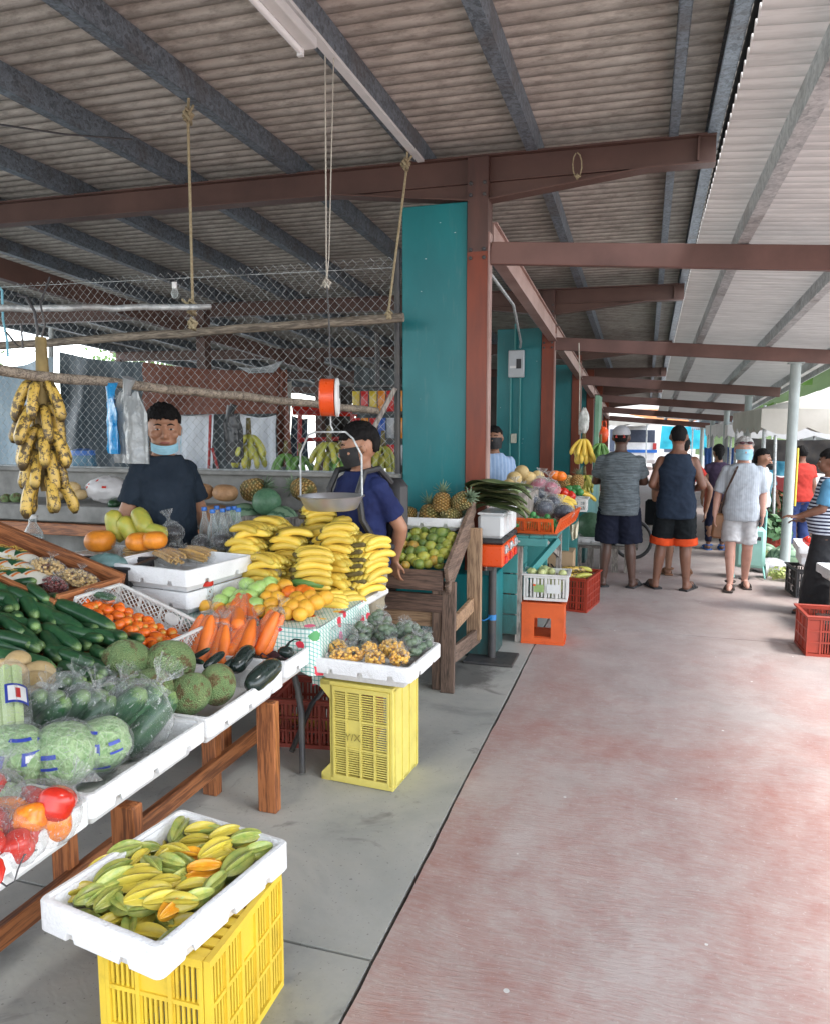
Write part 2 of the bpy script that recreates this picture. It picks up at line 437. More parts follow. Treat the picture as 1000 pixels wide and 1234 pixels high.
part('roof_sheet', corr(RX0, RX1, -2.5, 26, roofz, .12, .022), M_roof, HALL, 60)
PX = [.36, .11, -.83, -1.66, -2.68, -3.68, -4.78, -5.85, -6.9, -7.95, -9.0, -10.05, -10.95]
for i, x in enumerate(PX):
    b = MB()
    for (ya, yb) in ((-2.5, 5.5), (5.5, 26)):
        za, zb = roofz(x, ya) - .018, roofz(x, yb) - .018
        w_ = .028 if x == .11 else .038
        b.bar((x + w_, ya, za - .075), (x + w_, yb, zb - .075), .004, .15)
        b.bar((x, ya, za - .148), (x, yb, zb - .148), w_ * 2, .004)
        b.bar((x, ya, za - .003), (x, yb, zb - .003), w_ * 2, .004)
        b.bar((x - w_, ya, za - .14), (x - w_, yb, zb - .14), .004, .02)
    part('purlin', b, M_galv, HALL, 0)
b = MB()
for (ya, yb) in ((-2.5, 5.5), (5.5, 26)):
    b.bar((.44, ya, roofz(.44, ya) - .12), (.44, yb, roofz(.44, yb) - .12), .01, .2)
part('fascia', b, M_dark_steel, HALL, 0)
def rafter(y):
    z = dz(y); b = MB(); xs = [RX0, -2.3, -1.21, -1.2, -.0, .38]
    def bot(x): return 3.46 - .012 * (x + 1) - .13 * max(0, 1 - abs(x + 1.2) / 1.15)
    def top(x): return 3.628 - .012 * (x + 1)
    pts = [(x, bot(x) + z) for x in (RX0, -2.35, -1.2, -.05, .38)] + [(x, top(x) + z) for x in (.38, RX0)]
    M = Matrix.Translation((0, y, 0)) @ Matrix.Rotation(PI / 2, 4, 'X')
    b.prism(pts, .012, M)
    for x0, x1 in ((RX0, -2.35), (-2.35, -1.2), (-1.2, -.05), (-.05, .38)):
        b.bar((x0, y, bot(x0) + z - .006), (x1, y, bot(x1) + z - .006), .12, .012, up=(0, 0, 1))
    # the haunch's own straight flange runs on above it
    b.bar((-2.35, y, 3.47 + z), (.38, y, 3.45 + z), .07, .01)
    b.bar((RX0, y, top(RX0) + z + .006), (.38, y, top(.38) + z + .006), .12, .012)
    b.box((.27, y, (bot(.27) + top(.27)) / 2 + z), (.012, .11, .15))
    return b
for i, y in enumerate(COLY):
    part('rafter', rafter(y), M_brown, HALL, 0)
def steel_column(y, x=-1.21, w_=.15, d_=.16):
    b = MB(); h = 3.62 + dz(y)
    b.box((x, y - d_ / 2 + .006, h / 2), (w_, .012, h)); b.box((x, y + d_ / 2 - .006, h / 2), (w_, .012, h)); b.box((x, y, h / 2), (.01, d_ - .025, h))
    b.box((x + w_ / 2 - .004, y, h / 2), (.006, d_ - .026, h))
    b.box((x, y, .01), (.26, .26, .02))
    return b
for y in COLY:
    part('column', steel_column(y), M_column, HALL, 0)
    b = MB(); b.box((-1.128, y - .02, 1.55 + dz(y) / 2), (.012, .1, 3.1 + dz(y)))
    part('edge_strip', b, M_pink, HALL, 0)
for y0, y1 in zip(COLY, COLY[1:]):
    b = MB(); a, c = Vector((-1.13, y0 + .09, 3.1 + dz(y0))), Vector((-1.13, y1 - .09, 3.1 + dz(y1)))
    b.bar(a, c, .012, .2)
    for o in (.1, -.1): b.bar(a + Vector((-.02, 0, o)), c + Vector((-.02, 0, o)), .1, .012)
    part('tie_beam', b, M_pink, HALL, 0)
b = None
for y in COLY[:2]:
    for dx in (-.05, .05):
        for z in (3.36, 3.44, 2.92, 2.98):
            b = MB(); b.lathe([(.014, 0), (.014, .012), (.008, .016)], 6, Matrix.Translation((-1.21 + dx, y - .08, z + dz(y))) @ Matrix.Rotation(PI / 2, 4, 'X')); part('bolt', b, M_dark_steel, HALL, 0)
# teal wall panels beside each column
for i, y in enumerate(COLY):
    b = MB(); x0, x1, h = (-1.79, -1.29, 3.33) if i == 0 else (-1.86, -1.29, 3.08 + dz(y) * .6)
    b.box(((x0 + x1) / 2, y + .02, h / 2), (x1 - x0, .14, h), bev=.006)
    part('wall_panel', b, M_teal, HALL, 20)
b = MB(); b.box((-1.4, 5.42, .31), (.76, .34, .62), bev=.008)
part('wall_plinth', b, M_teal, HALL, 20)
b = MB(); b.box((-1.54, 5.34, 1.04), (.56, .05, .04)); part('wall_ledge', b, M_old_x, HALL, 0)
# low teal wall behind the rack, far-left roof columns
b = MB(); b.box((-2.3, 5.56, .4), (1.0, .12, .8), bev=.005); part('low_wall', b, M_teal, HALL, 20)
for y in COLY[1:4]:
    b = MB(); h = 3.6 + dz(y)
    for x in (-6.2, -10.9):
        b = MB(); b.box((x, y, h / 2), (.14, .16, h)); part('inner_column', b, M_brown, HALL, 0)
for x in (-6.2,):
    b = MB(); b.bar((x, 5.5, 3.3), (x, 24, 3.3 + dz(24)), .1, .2); part('tie_beam', b, M_brown, HALL, 0)
# ================================================================= walkway canopy on the right
CAN = thing('walkway_canopy', 'pale corrugated canopy over the walkway on brown beams and grey pipe posts', 'canopy')
def canz(x, y): return 3.175 - .08 * (x + 1.13) + (-.052 * (y - 5.45) if y > 5.45 else 0)
b = corr(.31, 2.3, -2.5, 25.3, canz, .1, .02)
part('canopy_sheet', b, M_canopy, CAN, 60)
for x in (.57, 1.32, 2.12):
    b = MB()
    for ya, yb in ((-2.5, 5.45), (5.45, 25.3)):
        za, zb = canz(x, ya) - .015, canz(x, yb) - .015
        b.bar((x - .035, ya, za - .06), (x - .035, yb, zb - .06), .004, .12)
        b.bar((x, ya, za - .118), (x, yb, zb - .118), .07, .004)
        b.bar((x + .035, ya, za - .108), (x + .035, yb, zb - .108), .004, .02)
    part('purlin', b, M_galv_light, CAN, 0)
b = MB()
for ya, yb in ((-2.5, 5.45), (5.45, 25.3)): b.bar((2.31, ya, canz(2.3, ya) - .05), (2.31, yb, canz(2.3, yb) - .05), .012, .13)
part('gutter', b, M_galv_light, CAN, 0)
for y in COLY:
    b = MB(); a = Vector((-1.12, y - .02, canz(-1.13, y) - .215)); c = Vector((2.1, y - .02, canz(2.1, y) - .215))
    b.bar(a, c, .06, .156, bev=.004)
    part('beam', b, M_brown_canopy, CAN, 30)
for y in COLY[1:]:
    b = MB(); h = canz(1.63, y) - .295
    b.tube([(1.63, y, 0), (1.63, y, h)], .058, 16); b.box((1.63, y, .008), (.22, .22, .016)); b.box((1.63, y, h - .006), (.16, .16, .012))
    part('post', b, M_post, CAN, 40)
# ================================================================= lamp, conduit, switch box
t = thing('fluorescent_lamp', 'white fluorescent batten under the galvanised purlin at the top of the picture', 'lamp', (-1.62, -.08, -.05))
b = MB(); b.box((0, 2.95, 3.605), (.07, 1.3, .05), bev=.006); part('housing', b, M_white_plastic, t)
b = MB(); b.tube([(-.045, 2.33, 3.57), (-.045, 3.57, 3.57)], .017, 12); part('tube', b, mk('lamp_glass', (.85, .86, .85), (.8, .8, .8), .2, 3, 0), t)
for y in (2.325, 3.575):
    b = MB(); b.box((-.045, y, 3.575), (.03, .02, .06)); part('tube_holder', b, M_white_plastic, t)
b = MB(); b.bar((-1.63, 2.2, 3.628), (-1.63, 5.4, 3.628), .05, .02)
solo('reflection_strip', b, M_white_plastic, 'long thin white strip for the light reflected along the purlin beside the lamp', 'reflection')  # white strip added for the light reflecting off the purlin's bottom flange
t = thing('breaker_box', 'grey electrical breaker box high on the second teal wall panel', 'breaker box', (-1.6, 9.5, 0))
b = MB(); b.box((0, 0, 2.5), (.2, .07, .34), bev=.008); part('case', b, mk('breaker_grey', (.45, .48, .5), (.4, .43, .45), .4), t)
b = MB(); b.box((.035, -.037, 2.5), (.06, .012, .12)); part('switch', b, M_black, t)
b = MB(); b.box((-.04, -.037, 2.46), (.08, .006, .03)); part('nameplate', b, M_white_plastic, t)
b = MB(); b.tube([(-.02, .0, 2.67), (-.02, .0, 3.0)], .013, 8); b.tube([(-.07, .0, 2.33), (-.07, 0, 1.05)], .012, 8); b.tube([(.05, .0, 2.33), (.05, 0, .8)], .012, 8)
part('conduit', b, M_teal_light, t)
b = MB(); b.box((-1.62, 9.49, 1.56), (.07, .05, .12), bev=.006)
solo('light_switch', b, mk('cream_plastic', (.6, .58, .48), None, .4), 'cream light switch on the teal wall behind the fruit counter', 'switch')
# conduit run below the tie beam
b = MB(); b.tube([(-1.22, 5.65, 2.93), (-1.25, 7.2, 2.86), (-1.5, 9.2, 2.74), (-1.55, 9.46, 2.7)], .014, 8)
b.tube([(-1.4, 6.6, 3.2), (-1.4, 6.6, 2.5), (-1.45, 6.7, 2.3)], .012, 8)
solo('wiring_conduit', b, M_galv_light, 'thin grey conduit sagging below the pink tie beam', 'conduit')
# ================================================================= produce and container library
def onplane(px, py, A, sx, sy):
    """point where the sight line meets the sloping surface z = A.z + sx*(x-A.x) + sy*(y-A.y)"""
    d = FW * F_ + RT * (px - 500) + UP * (617 - py)
    t = (A[2] - CH - sx * A[0] - sy * A[1]) / (d.z - sx * d.x - sy * d.y)
    return Vector((0, 0, CH)) + d * t
def rowlabels(pts, desc, place, rowh):
    """name things of a heap by row (from the top) and by place in the row"""
    idx = sorted(range(len(pts)), key=lambda i: pts[i][1]); rows = []
    for i in idx:
        if rows and pts[i][1] - pts[rows[-1][0]][1] < rowh: rows[-1].append(i)
        else: rows.append([i])
    out = [None] * len(pts)
    for r, row in enumerate(rows):
        row.sort(key=lambda i: pts[i][0])
        rn = ('top row' if r == 0 else ('bottom row' if r == len(rows) - 1 else ORD[min(r, 15)] + ' row down'))
        if len(rows) == 1: rn = 'row'
        for k, i in enumerate(row):
            d = desc[i] if isinstance(desc, (list, tuple)) else desc
            pos = 'alone' if len(row) == 1 else ('leftmost' if k == 0 else ('rightmost' if k == len(row) - 1 else ORD[min(k, 15)] + ' from left'))
            out[i] = f'{d}, {pos} in {rn} {place}'
    return out
def align(a, b, roll=0):
    """rotation taking local +X to b-a"""
    d = (Vector(b) - Vector(a)).normalized()
    return (d.to_track_quat('X', 'Z').to_matrix() @ Matrix.Rotation(roll, 3, 'X')).to_euler()
def inst(name, me, label, cat, loc, rot=0, group=None, scale=None):
    o = bpy.data.objects.new(name, me); COL.objects.link(o); put(o, loc, rot, scale); return tag(o, label, cat, group)

def m_fruit(name, c1, c2, tip=None, spots=None, rough=.4, scale=6, bump=.06, bscale=12, spotscale=6, spotthr=.3, sss=0, var=.15, tipx=(.3, .5), vor=False):
    """skin: two mixed colours, optional pale tip along local X, optional spots, per-fruit value variation"""
    t = NT(name); v = t.map(1); inf = t.node('ShaderNodeObjectInfo')
    ad = t.node('ShaderNodeVectorMath', operation='ADD'); t.link(v, ad.inputs[0])
    sc_ = t.node('ShaderNodeVectorMath', operation='SCALE'); sc_.inputs[0].default_value = (37, 11, 23); t.link(inf.outputs['Random'], sc_.inputs['Scale'])
    t.link(sc_.outputs[0], ad.inputs[1]); v = ad.outputs[0]
    n = t.noise(v, scale, 5, .6); c = t.ramp(n, [(.32, c1), (.68, c2)])
    if tip is not None:
        x = t.math('ABSOLUTE', t.sep(t.tc.outputs['Generated'])[0]); st = t.noise(t.map((.3, 9, 9)), 9, 3)
        f = t.math('ADD', x, t.math('MULTIPLY_ADD', st, .3, -.15)); f = t.ramp(f, [(tipx[0] + .45, 0), (tipx[1] + .45, .85)]); c = t.mix(f, c, tip)
    if spots is not None:
        sp = t.noise(v, spotscale, 4, .7); c = t.mix(t.ramp(sp, [(1 - spotthr, 0), (1 - spotthr + .06, .85)]), c, spots)
    r = t.math('MULTIPLY_ADD', inf.outputs['Random'], 2 * var, 1 - var)
    s2 = t.node('ShaderNodeVectorMath', operation='SCALE'); t.link(c, s2.inputs[0]); t.link(r, s2.inputs['Scale']); t.col(s2.outputs[0])
    if vor: h = t.voro(v, bscale).outputs['Distance']
    else: h = t.noise(v, bscale, 4)
    t.set(Roughness=rough); t.bump(h, bump, .003)
    return t.m
def m_film(name, tint=(.9, .92, .92), base=.07, edge=.5, streak=.45, sc=16, rough=.12):
    t = NT(name); t.col(tint); t.set(Roughness=rough); t.b.inputs['Specular IOR Level'].default_value = .9
    v = t.map(1); wv = t.noise(t.map((1, 1, 1)), sc * .5, 3, .6, 1.5); fine = t.noise(t.map((2.2, 1, .7)), sc * 2.2, 4, .65, 2.5)
    lw = t.node('ShaderNodeLayerWeight'); lw.inputs[0].default_value = .35
    st = t.ramp(fine, [(.58, 0), (.66, 1)])
    f = t.math('MULTIPLY_ADD', lw.outputs['Facing'], edge, base); f = t.math('MINIMUM', t.math('ADD', f, t.math('MULTIPLY', st, streak)), .95)
    t.bump(t.math('ADD', wv, t.math('MULTIPLY', fine, .8)), 1, .03)
    tr = t.node('ShaderNodeBsdfTransparent'); tr.inputs[0].default_value = (.96, .97, .97, 1); mx = t.node('ShaderNodeMixShader')
    t.link(f, mx.inputs[0]); t.link(tr.outputs[0], mx.inputs[1]); t.link(t.b.outputs[0], mx.inputs[2]); t.link(mx.outputs[0], t.out.inputs[0])
    return t.m
M_film = m_film('clear_plastic_bag', base=.03, edge=.38, streak=.42); M_film_dense = m_film('cloudy_plastic_bag', (.86, .88, .88), .05, .42, .55, 22)
M_film_glove = m_film('thin_produce_film', (.9, .93, .93), .02, .28, .38, 16)
def m_glass(name, c, alpha=.35, rough=.06):
    t = NT(name); t.col(c); t.set(Roughness=rough); t.b.inputs['Specular IOR Level'].default_value = .8
    lw = t.node('ShaderNodeLayerWeight'); lw.inputs[0].default_value = .4
    f = t.math('MULTIPLY_ADD', lw.outputs['Facing'], .6, alpha); f = t.math('MINIMUM', f, .95)
    tr = t.node('ShaderNodeBsdfTransparent'); tr.inputs[0].default_value = tuple(.35 + .65 * k for k in c) + (1,); mx = t.node('ShaderNodeMixShader')
    t.link(f, mx.inputs[0]); t.link(tr.outputs[0], mx.inputs[1]); t.link(t.b.outputs[0], mx.inputs[2]); t.link(mx.outputs[0], t.out.inputs[0]); return t.m
M_glass = m_glass('clear_bottle', (.75, .8, .8), .12); M_glass_green = m_glass('green_bottle', (.02, .3, .16), .4)
M_frost = m_glass('frosted_plastic', (.72, .75, .76), .6, .35)

def m_foam():
    t = NT('white_foam'); v = t.map(1); n = t.noise(v, 6, 6, .65); f = t.noise(v, 60, 3, .6); vo = t.voro(v, 130)
    c = t.ramp(n, [(.3, (.8, .81, .82)), (.7, (.68, .69, .7))])
    c = t.mix(t.ramp(t.noise(v, 13, 5, .75), [(.6, 0), (.74, .6)]), c, (.42, .4, .37))
    c = t.mix(t.ramp(t.noise(v, 48, 3, .75), [(.7, 0), (.76, .6)]), c, (.3, .28, .26))
    t.col(c); t.set(Roughness=.75); t.bump(t.math('ADD', t.math('MULTIPLY', vo.outputs['Distance'], .6), t.math('MULTIPLY', n, 1.5)), .45, .006)
    return t.m
M_foam = m_foam()
def foam_tray(L, W, h=.12, skirt=.075, wall=.028, notch=(3, 2), nd=.022):
    """moulded foam box: flat lip with a raised inner rim, outer skirt with slots along its lower edge"""
    b = MB(); rc = .022
    def loop(off):
        pts = []
        hx, hy = L / 2 - off, W / 2 - off; r = max(rc - off * .3, .008)
        sides = [((hx, -hy + r), (hx, hy - r), notch[1]), ((hx - r, hy), (-hx + r, hy), notch[0]), ((-hx, hy - r), (-hx, -hy + r), notch[1]), ((-hx + r, -hy), (hx - r, -hy), notch[0])]
        for k, (a, c, nn) in enumerate(sides):
            ln = math.hypot(c[0] - a[0], c[1] - a[1]); ts = [0]; fl = [0]
            for q in range(nn):
                m = (q + .5) / nn; e = .011 / ln
                ts += [m - e * 1.6, m - e, m + e, m + e * 1.6]; fl += [0, 1, 1, 0]
            ts.append(1); fl.append(0)
            for tt, ff in zip(ts, fl): pts.append((a[0] + (c[0] - a[0]) * tt, a[1] + (c[1] - a[1]) * tt, ff))
            ca = [(hx - r, hy - r), (-hx + r, hy - r), (-hx + r, -hy + r), (hx - r, -hy + r)][k]
            for q in (1, 2, 3):
                an = PI / 2 * k + PI / 2 * q / 4; pts.append((ca[0] + r * math.cos(an), ca[1] + r * math.sin(an), 0))
        return pts
    zb = h - skirt
    specs = [(.05, 0), (.045, .004), (.02, zb + .02), (.016, 'n'), (.003, 'n'), (0, 'm'), (0, h - .006), (.003, h - .0015), (.008, h), (wall * .55, h), (wall * .62, h - .008), (wall * .95, h - .008), (wall * 1.1, h - .014), (wall * 1.5, .03), (wall * 1.9, .022)]
    n = None; fs = []; vs = []
    for off, z in specs:
        lp = loop(off); n = len(lp)
        for i, (x, y, f) in enumerate(lp):
            wv = .0012 * noise.noise(Vector((x * 30, y * 30, off * 50)))
            zz = z if not isinstance(z, str) else (zb + (nd if f else 0) + (.004 if z == 'm' else 0))
            vs.append((x + wv, y + wv, zz))
    for r in range(len(specs) - 1):
        for i in range(n): fs.append((r * n + i, r * n + (i + 1) % n, (r + 1) * n + (i + 1) % n, (r + 1) * n + i))
    fs.append(tuple(range(n - 1, -1, -1))); fs.append(tuple((len(specs) - 1) * n + i for i in range(n)))
    b.add(vs, fs); return mesh('foam_tray', b, M_foam, 35)

def m_crate(name, c, c2=None, dirt=.35):
    t = NT(name); v = t.map(1); n = t.noise(v, 5, 6, .65)
    cc = t.ramp(n, [(.3, c), (.75, c2 or tuple(k * .75 for k in c))])
    cc = t.mix(t.ramp(t.noise(v, 11, 6, .75), [(.55, 0), (.75, dirt)]), cc, tuple(k * .35 for k in c))
    t.col(cc); t.set(Roughness=t.math('MULTIPLY_ADD', n, .3, .3)); t.bump(t.noise(v, 70, 3), .06, .002); return t.m
M_yellow = m_crate('yellow_crate_plastic', (.8, .58, .05), (.66, .45, .05)); M_yellow_pale = m_crate('faded_yellow_plastic', (.72, .62, .16), (.6, .5, .12))
M_redcrate = m_crate('red_crate_plastic', (.36, .04, .018), (.25, .03, .016)); M_orangecrate = m_crate('orange_crate_plastic', (.72, .12, .02), (.58, .09, .02))
M_whitecrate = m_crate('white_crate_plastic', (.7, .7, .68), (.58, .58, .56), .25); M_brownred = m_crate('brown_red_plastic', (.25, .045, .03))

def slat_wall(b, L, h, cols, rows, th=.012, frame=.022, slats=6, solid=(), proud=.006, vert=True, rib=.012):
    """one crate wall in its own X-Z plane: rim, ribs standing proud, slats inside each bay"""
    def bx(x0, x1, z0, z1, t, o=0): b.box(((x0 + x1) / 2, o, (z0 + z1) / 2), (x1 - x0, t, z1 - z0))
    bx(-L / 2, L / 2, 0, frame, th + proud); bx(-L / 2, L / 2, h - frame, h, th + proud)
    xs = [-L / 2 + L * i / cols for i in range(cols + 1)]; zs = [frame + (h - 2 * frame) * i / rows for i in range(rows + 1)]
    for i, x in enumerate(xs):
        o = rib / 2 if i == 0 else (-rib / 2 if i == cols else 0)
        bx(x + o - rib / 2, x + o + rib / 2, frame, h - frame, th + proud + .002)
    for z in zs[1:-1]: bx(-L / 2 + rib, L / 2 - rib, z - rib / 2, z + rib / 2, th + proud - .001)
    for i in range(cols):
        for j in range(rows):
            x0, x1, z0, z1 = xs[i] + rib * .5, xs[i + 1] - rib * .5, zs[j] + rib * .4, zs[j + 1] - rib * .4
            if (i, j) in solid: bx(x0, x1, z0, z1, th * .5); continue
            if vert:
                m = max(2, int(slats * (x1 - x0) / .1)); w_ = (x1 - x0) / (2 * m + 1)
                bx(x0, x0 + w_ * .5, z0, z1, th * .45); bx(x1 - w_ * .5, x1, z0, z1, th * .45)
                for k in range(m): bx(x0 + w_ * (2 * k + 1), x0 + w_ * (2 * k + 2), z0, z1, th * .5)
            else:
                m = max(2, int(slats * (z1 - z0) / .1)); w_ = (z1 - z0) / (2 * m + 1)
                for k in range(m): bx(x0, x1, z0 + w_ * (2 * k + 1), z0 + w_ * (2 * k + 2), th * .5)
def crate(name, label, cat, L, W, h, mat, loc, rot=0, group=None, cols=(5, 3), rows=3, slats=6, vert=True, floor=True, solidL=(), solidW=(), rim=True):
    """open plastic crate standing on its floor; parts: four walls, floor, rim"""
    t = thing(name, label, cat, loc, rot, group)
    for k, (ln, off, ang, c_, sd) in enumerate(((L - .002, -W / 2 + .009, 0, cols[0], solidL), (L - .002, W / 2 - .009, PI, cols[0], solidL), (W - .042, L / 2 - .009, PI / 2, cols[1], solidW), (W - .042, L / 2 - .009, -PI / 2, cols[1], solidW))):
        b = MB(); slat_wall(b, ln, h, c_, rows, slats=slats, vert=vert, solid=sd)
        M = Matrix.Translation((0, off, 0) if k < 2 else ((off if k == 2 else -off), 0, 0)) @ Matrix.Rotation(ang, 4, 'Z')
        b.v = [M @ v for v in b.v]; part('crate_wall', b, mat, t, 0)
    if floor:
        b = MB(); n = 9
        for i in range(n): b.box((-L / 2 + .03 + (L - .06) * i / (n - 1), 0, .012), (.028, W - .04, .012))
        for i in range(4): b.box((0, -W / 2 + .05 + (W - .1) * i / 3, .005), (L - .04, .03, .008))
        part('crate_floor', b, mat, t, 0)
    if rim:
        b = MB()
        for s in (-1, 1):
            b.box((0, s * (W / 2 + .004), h + .005), (L + .03, .03, .012), bev=.003); b.box((s * (L / 2 + .004), 0, h + .0055), (.03, W - .022, .012), bev=.003)
        part('rim', b, mat, t, 30)
    return t

# ---- single fruits (mesh along local X, or upright on Z)
def spindle(L, r, bend=0, n=14, k=14, prof=None, lumps=0, sx=None, seed=0, p0=.5):
    b = MB(); pts = []; rs = []
    for i in range(k + 1):
        u = i / k; x = (u - .5) * L
        pts.append((x, 0, bend * (1 - (2 * u - 1) ** 2))); q = prof(u) if prof else max(.04, (1 - abs(2 * u - 1) ** 3.2) ** .5)
        rs.append(r * q)
    b.tube(pts, rs, n, sx=sx)
    if lumps: b.v = [v * (1 + lumps * noise.noise(v * (1.2 / r) + Vector((seed, 0, 0)))) for v in b.v]
    return b
M_cuke = m_fruit('cucumber_skin', (.012, .06, .026), (.03, .095, .035), (.26, .38, .13), None, .3, 14, .12, 45, var=.3, tipx=(.42, .56))
CUKE = [mesh('cucumber', spindle(1, .145, bd, lumps=.05, seed=i), M_cuke, 80) for i, bd in enumerate((.02, .05, .0, -.03))]
M_zuke = m_fruit('dark_gourd_skin', (.01, .018, .016), (.022, .035, .03), (.05, .12, .05), None, .22, 10, .04, 30, var=.2, tipx=(.44, .56))
M_potato = m_fruit('potato_skin', (.58, .43, .22), (.48, .33, .15), None, (.2, .12, .06), .55, 3, .2, 12, 5, .35)
POT = [mesh('potato', MB().ell((0, 0, 0), (1, .8, .75), 18, 12, fn=lambda d, s=s: 1 + .09 * noise.noise(d * 1.3 + Vector((s * 9, 0, 0)))), M_potato, 180) for s in range(3)]
M_tom = m_fruit('plum_tomato_skin', (.75, .1, .012), (.8, .2, .02), (.5, .38, .06), None, .16, 2, .02, 6, var=.12, tipx=(.36, .58))
TOM = mesh('tomato', MB().ell((0, 0, 0), (1, .74, .74), 16, 12), M_tom, 180)
def m_bread():
    t = NT('breadfruit_skin'); v = t.map(1); inf = t.node('ShaderNodeObjectInfo')
    n = t.noise(v, 2.2, 5); c = t.ramp(n, [(.3, (.24, .41, .16)), (.7, (.42, .52, .22))])
    cell = t.voro(v, 13, 'DISTANCE_TO_EDGE'); c = t.mix(t.ramp(cell.outputs['Distance'], [(.02, .6), (.16, 0)]), c, (.14, .26, .1))
    off = t.node('ShaderNodeVectorMath', operation='ADD'); t.link(v, off.inputs[0]); s_ = t.node('ShaderNodeVectorMath', operation='SCALE'); s_.inputs[0].default_value = (3, 5, 2); t.link(inf.outputs['Random'], s_.inputs['Scale']); t.link(s_.outputs[0], off.inputs[1])
    pat = t.math('ADD', t.noise(off.outputs[0], 1.5, 6, .72), t.math('MULTIPLY', t.noise(v, 14, 3), .22))
    c = t.mix(t.ramp(pat, [(.62, 0), (.7, .9)]), c, (.22, .13, .055))
    t.col(c); t.set(Roughness=.6); t.bump(cell.outputs['Distance'], .8, .05); return t.m
M_bread = m_bread()
BREAD = mesh('breadfruit', MB().ell((0, 0, 0), (1, .9, .88), 28, 18, fn=lambda d: 1 + .03 * noise.noise(d * 2)), M_bread, 180)
M_carrot = m_fruit('carrot_skin', (.82, .2, .025), (.72, .15, .02), None, (.5, .1, .02), .45, 5, .2, 30, 14, .3, var=.12)
CARROT = mesh('carrot', spindle(1, .115, .02, 12, 14, lambda u: (.5 + .55 * min(1, u * 2.5)) * (1 if u < .9 else (max(0, 1 - ((u - .9) / .1) ** 2)) ** .5 + .05) * (1 if u > .05 else .5)), M_carrot, 60)
M_apple = m_fruit('green_apple_skin', (.3, .5, .12), (.4, .56, .2), None, (.5, .55, .3), .28, 1.5, .02, 8, 22, .27, var=.12)
M_orange = m_fruit('orange_peel', (.78, .42, .04), (.7, .34, .03), None, (.42, .22, .04), .42, 1.5, .3, 22, 3, .33, var=.12)
M_tang = m_fruit('tangerine_peel', (.8, .2, .015), (.72, .15, .012), None, None, .38, 1.5, .3, 22, var=.1)
def rnd_fruit(name, mat, sq=.92, dim=.12):
    b = MB()
    prof = [(max(.01, math.sin(th)) * (1 + 0 * th), -math.cos(th) * sq) for th in [PI * i / 14 for i in range(15)]]
    b.lathe([(r, z - dim * math.exp(-(r / .22) ** 2) * (1 if z > 0 else -1)) for r, z in prof], 20)
    return mesh(name, b, mat, 180)
APPLE = rnd_fruit('apple', M_apple, .9, .16); ORANGE = rnd_fruit('orange', M_orange, .93, .05); TANG = rnd_fruit('tangerine', M_tang, .85, .08)
M_mango_g = m_fruit('green_citrus_peel', (.1, .2, .05), (.26, .31, .06), None, (.12, .14, .05), .4, 1.1, .2, 18, 2, .33, var=.2)
M_mango_y = m_fruit('yellow_green_citrus_peel', (.45, .42, .07), (.27, .34, .06), None, (.4, .2, .04), .4, 1.1, .2, 18, 2, .38, var=.15)
M_mango_o = m_fruit('orange_blushed_citrus_peel', (.6, .32, .05), (.34, .3, .06), None, (.25, .2, .05), .4, 1.1, .2, 18, 2, .38, var=.15)
CIT = [rnd_fruit('green_orange', m, .92, .06) for m in (M_mango_g, M_mango_y, M_mango_o)]
M_lime = m_fruit('lime_peel', (.03, .17, .05), (.06, .26, .07), None, None, .3, 1.5, .15, 16, var=.25)
LIME = mesh('lime', spindle(2, .82, 0, 14, 12), M_lime, 180)
M_star_g = m_fruit('green_starfruit_skin', (.2, .29, .07), (.42, .42, .1), None, (.35, .28, .08), .3, 4, .05, 40, 12, .3, var=.18)
M_star_y = m_fruit('yellow_starfruit_skin', (.62, .5, .06), (.5, .42, .07), None, (.35, .2, .05), .3, 4, .05, 40, 12, .34, var=.14)
M_star_o = m_fruit('orange_starfruit_skin', (.78, .4, .03), (.72, .28, .02), None, (.4, .16, .03), .3, 4, .05, 40, 12, .34, var=.1)
def starfruit():
    b = MB(); n = 30; k = 14; vs = []
    for i in range(k + 1):
        u = i / k; env = max(.05, math.sin(PI * (.04 + .92 * u)) ** .62); x = (u - .5)
        for j in range(n):
            a = 2 * PI * j / n; q = .5 + .5 * math.cos(5 * a); rr = .27 * env * (.48 + .52 * q ** 1.2)
            vs.append((x, rr * math.cos(a + .35 * u), rr * math.sin(a + .35 * u)))
    fs = [(i * n + j, i * n + (j + 1) % n, (i + 1) * n + (j + 1) % n, (i + 1) * n + j) for i in range(k) for j in range(n)]
    fs += [tuple(range(n - 1, -1, -1)), tuple(k * n + j for j in range(n))]
    return b.add(vs, fs)
STAR = [mesh('starfruit', starfruit(), m, 70) for m in (M_star_g, M_star_y, M_star_o)]
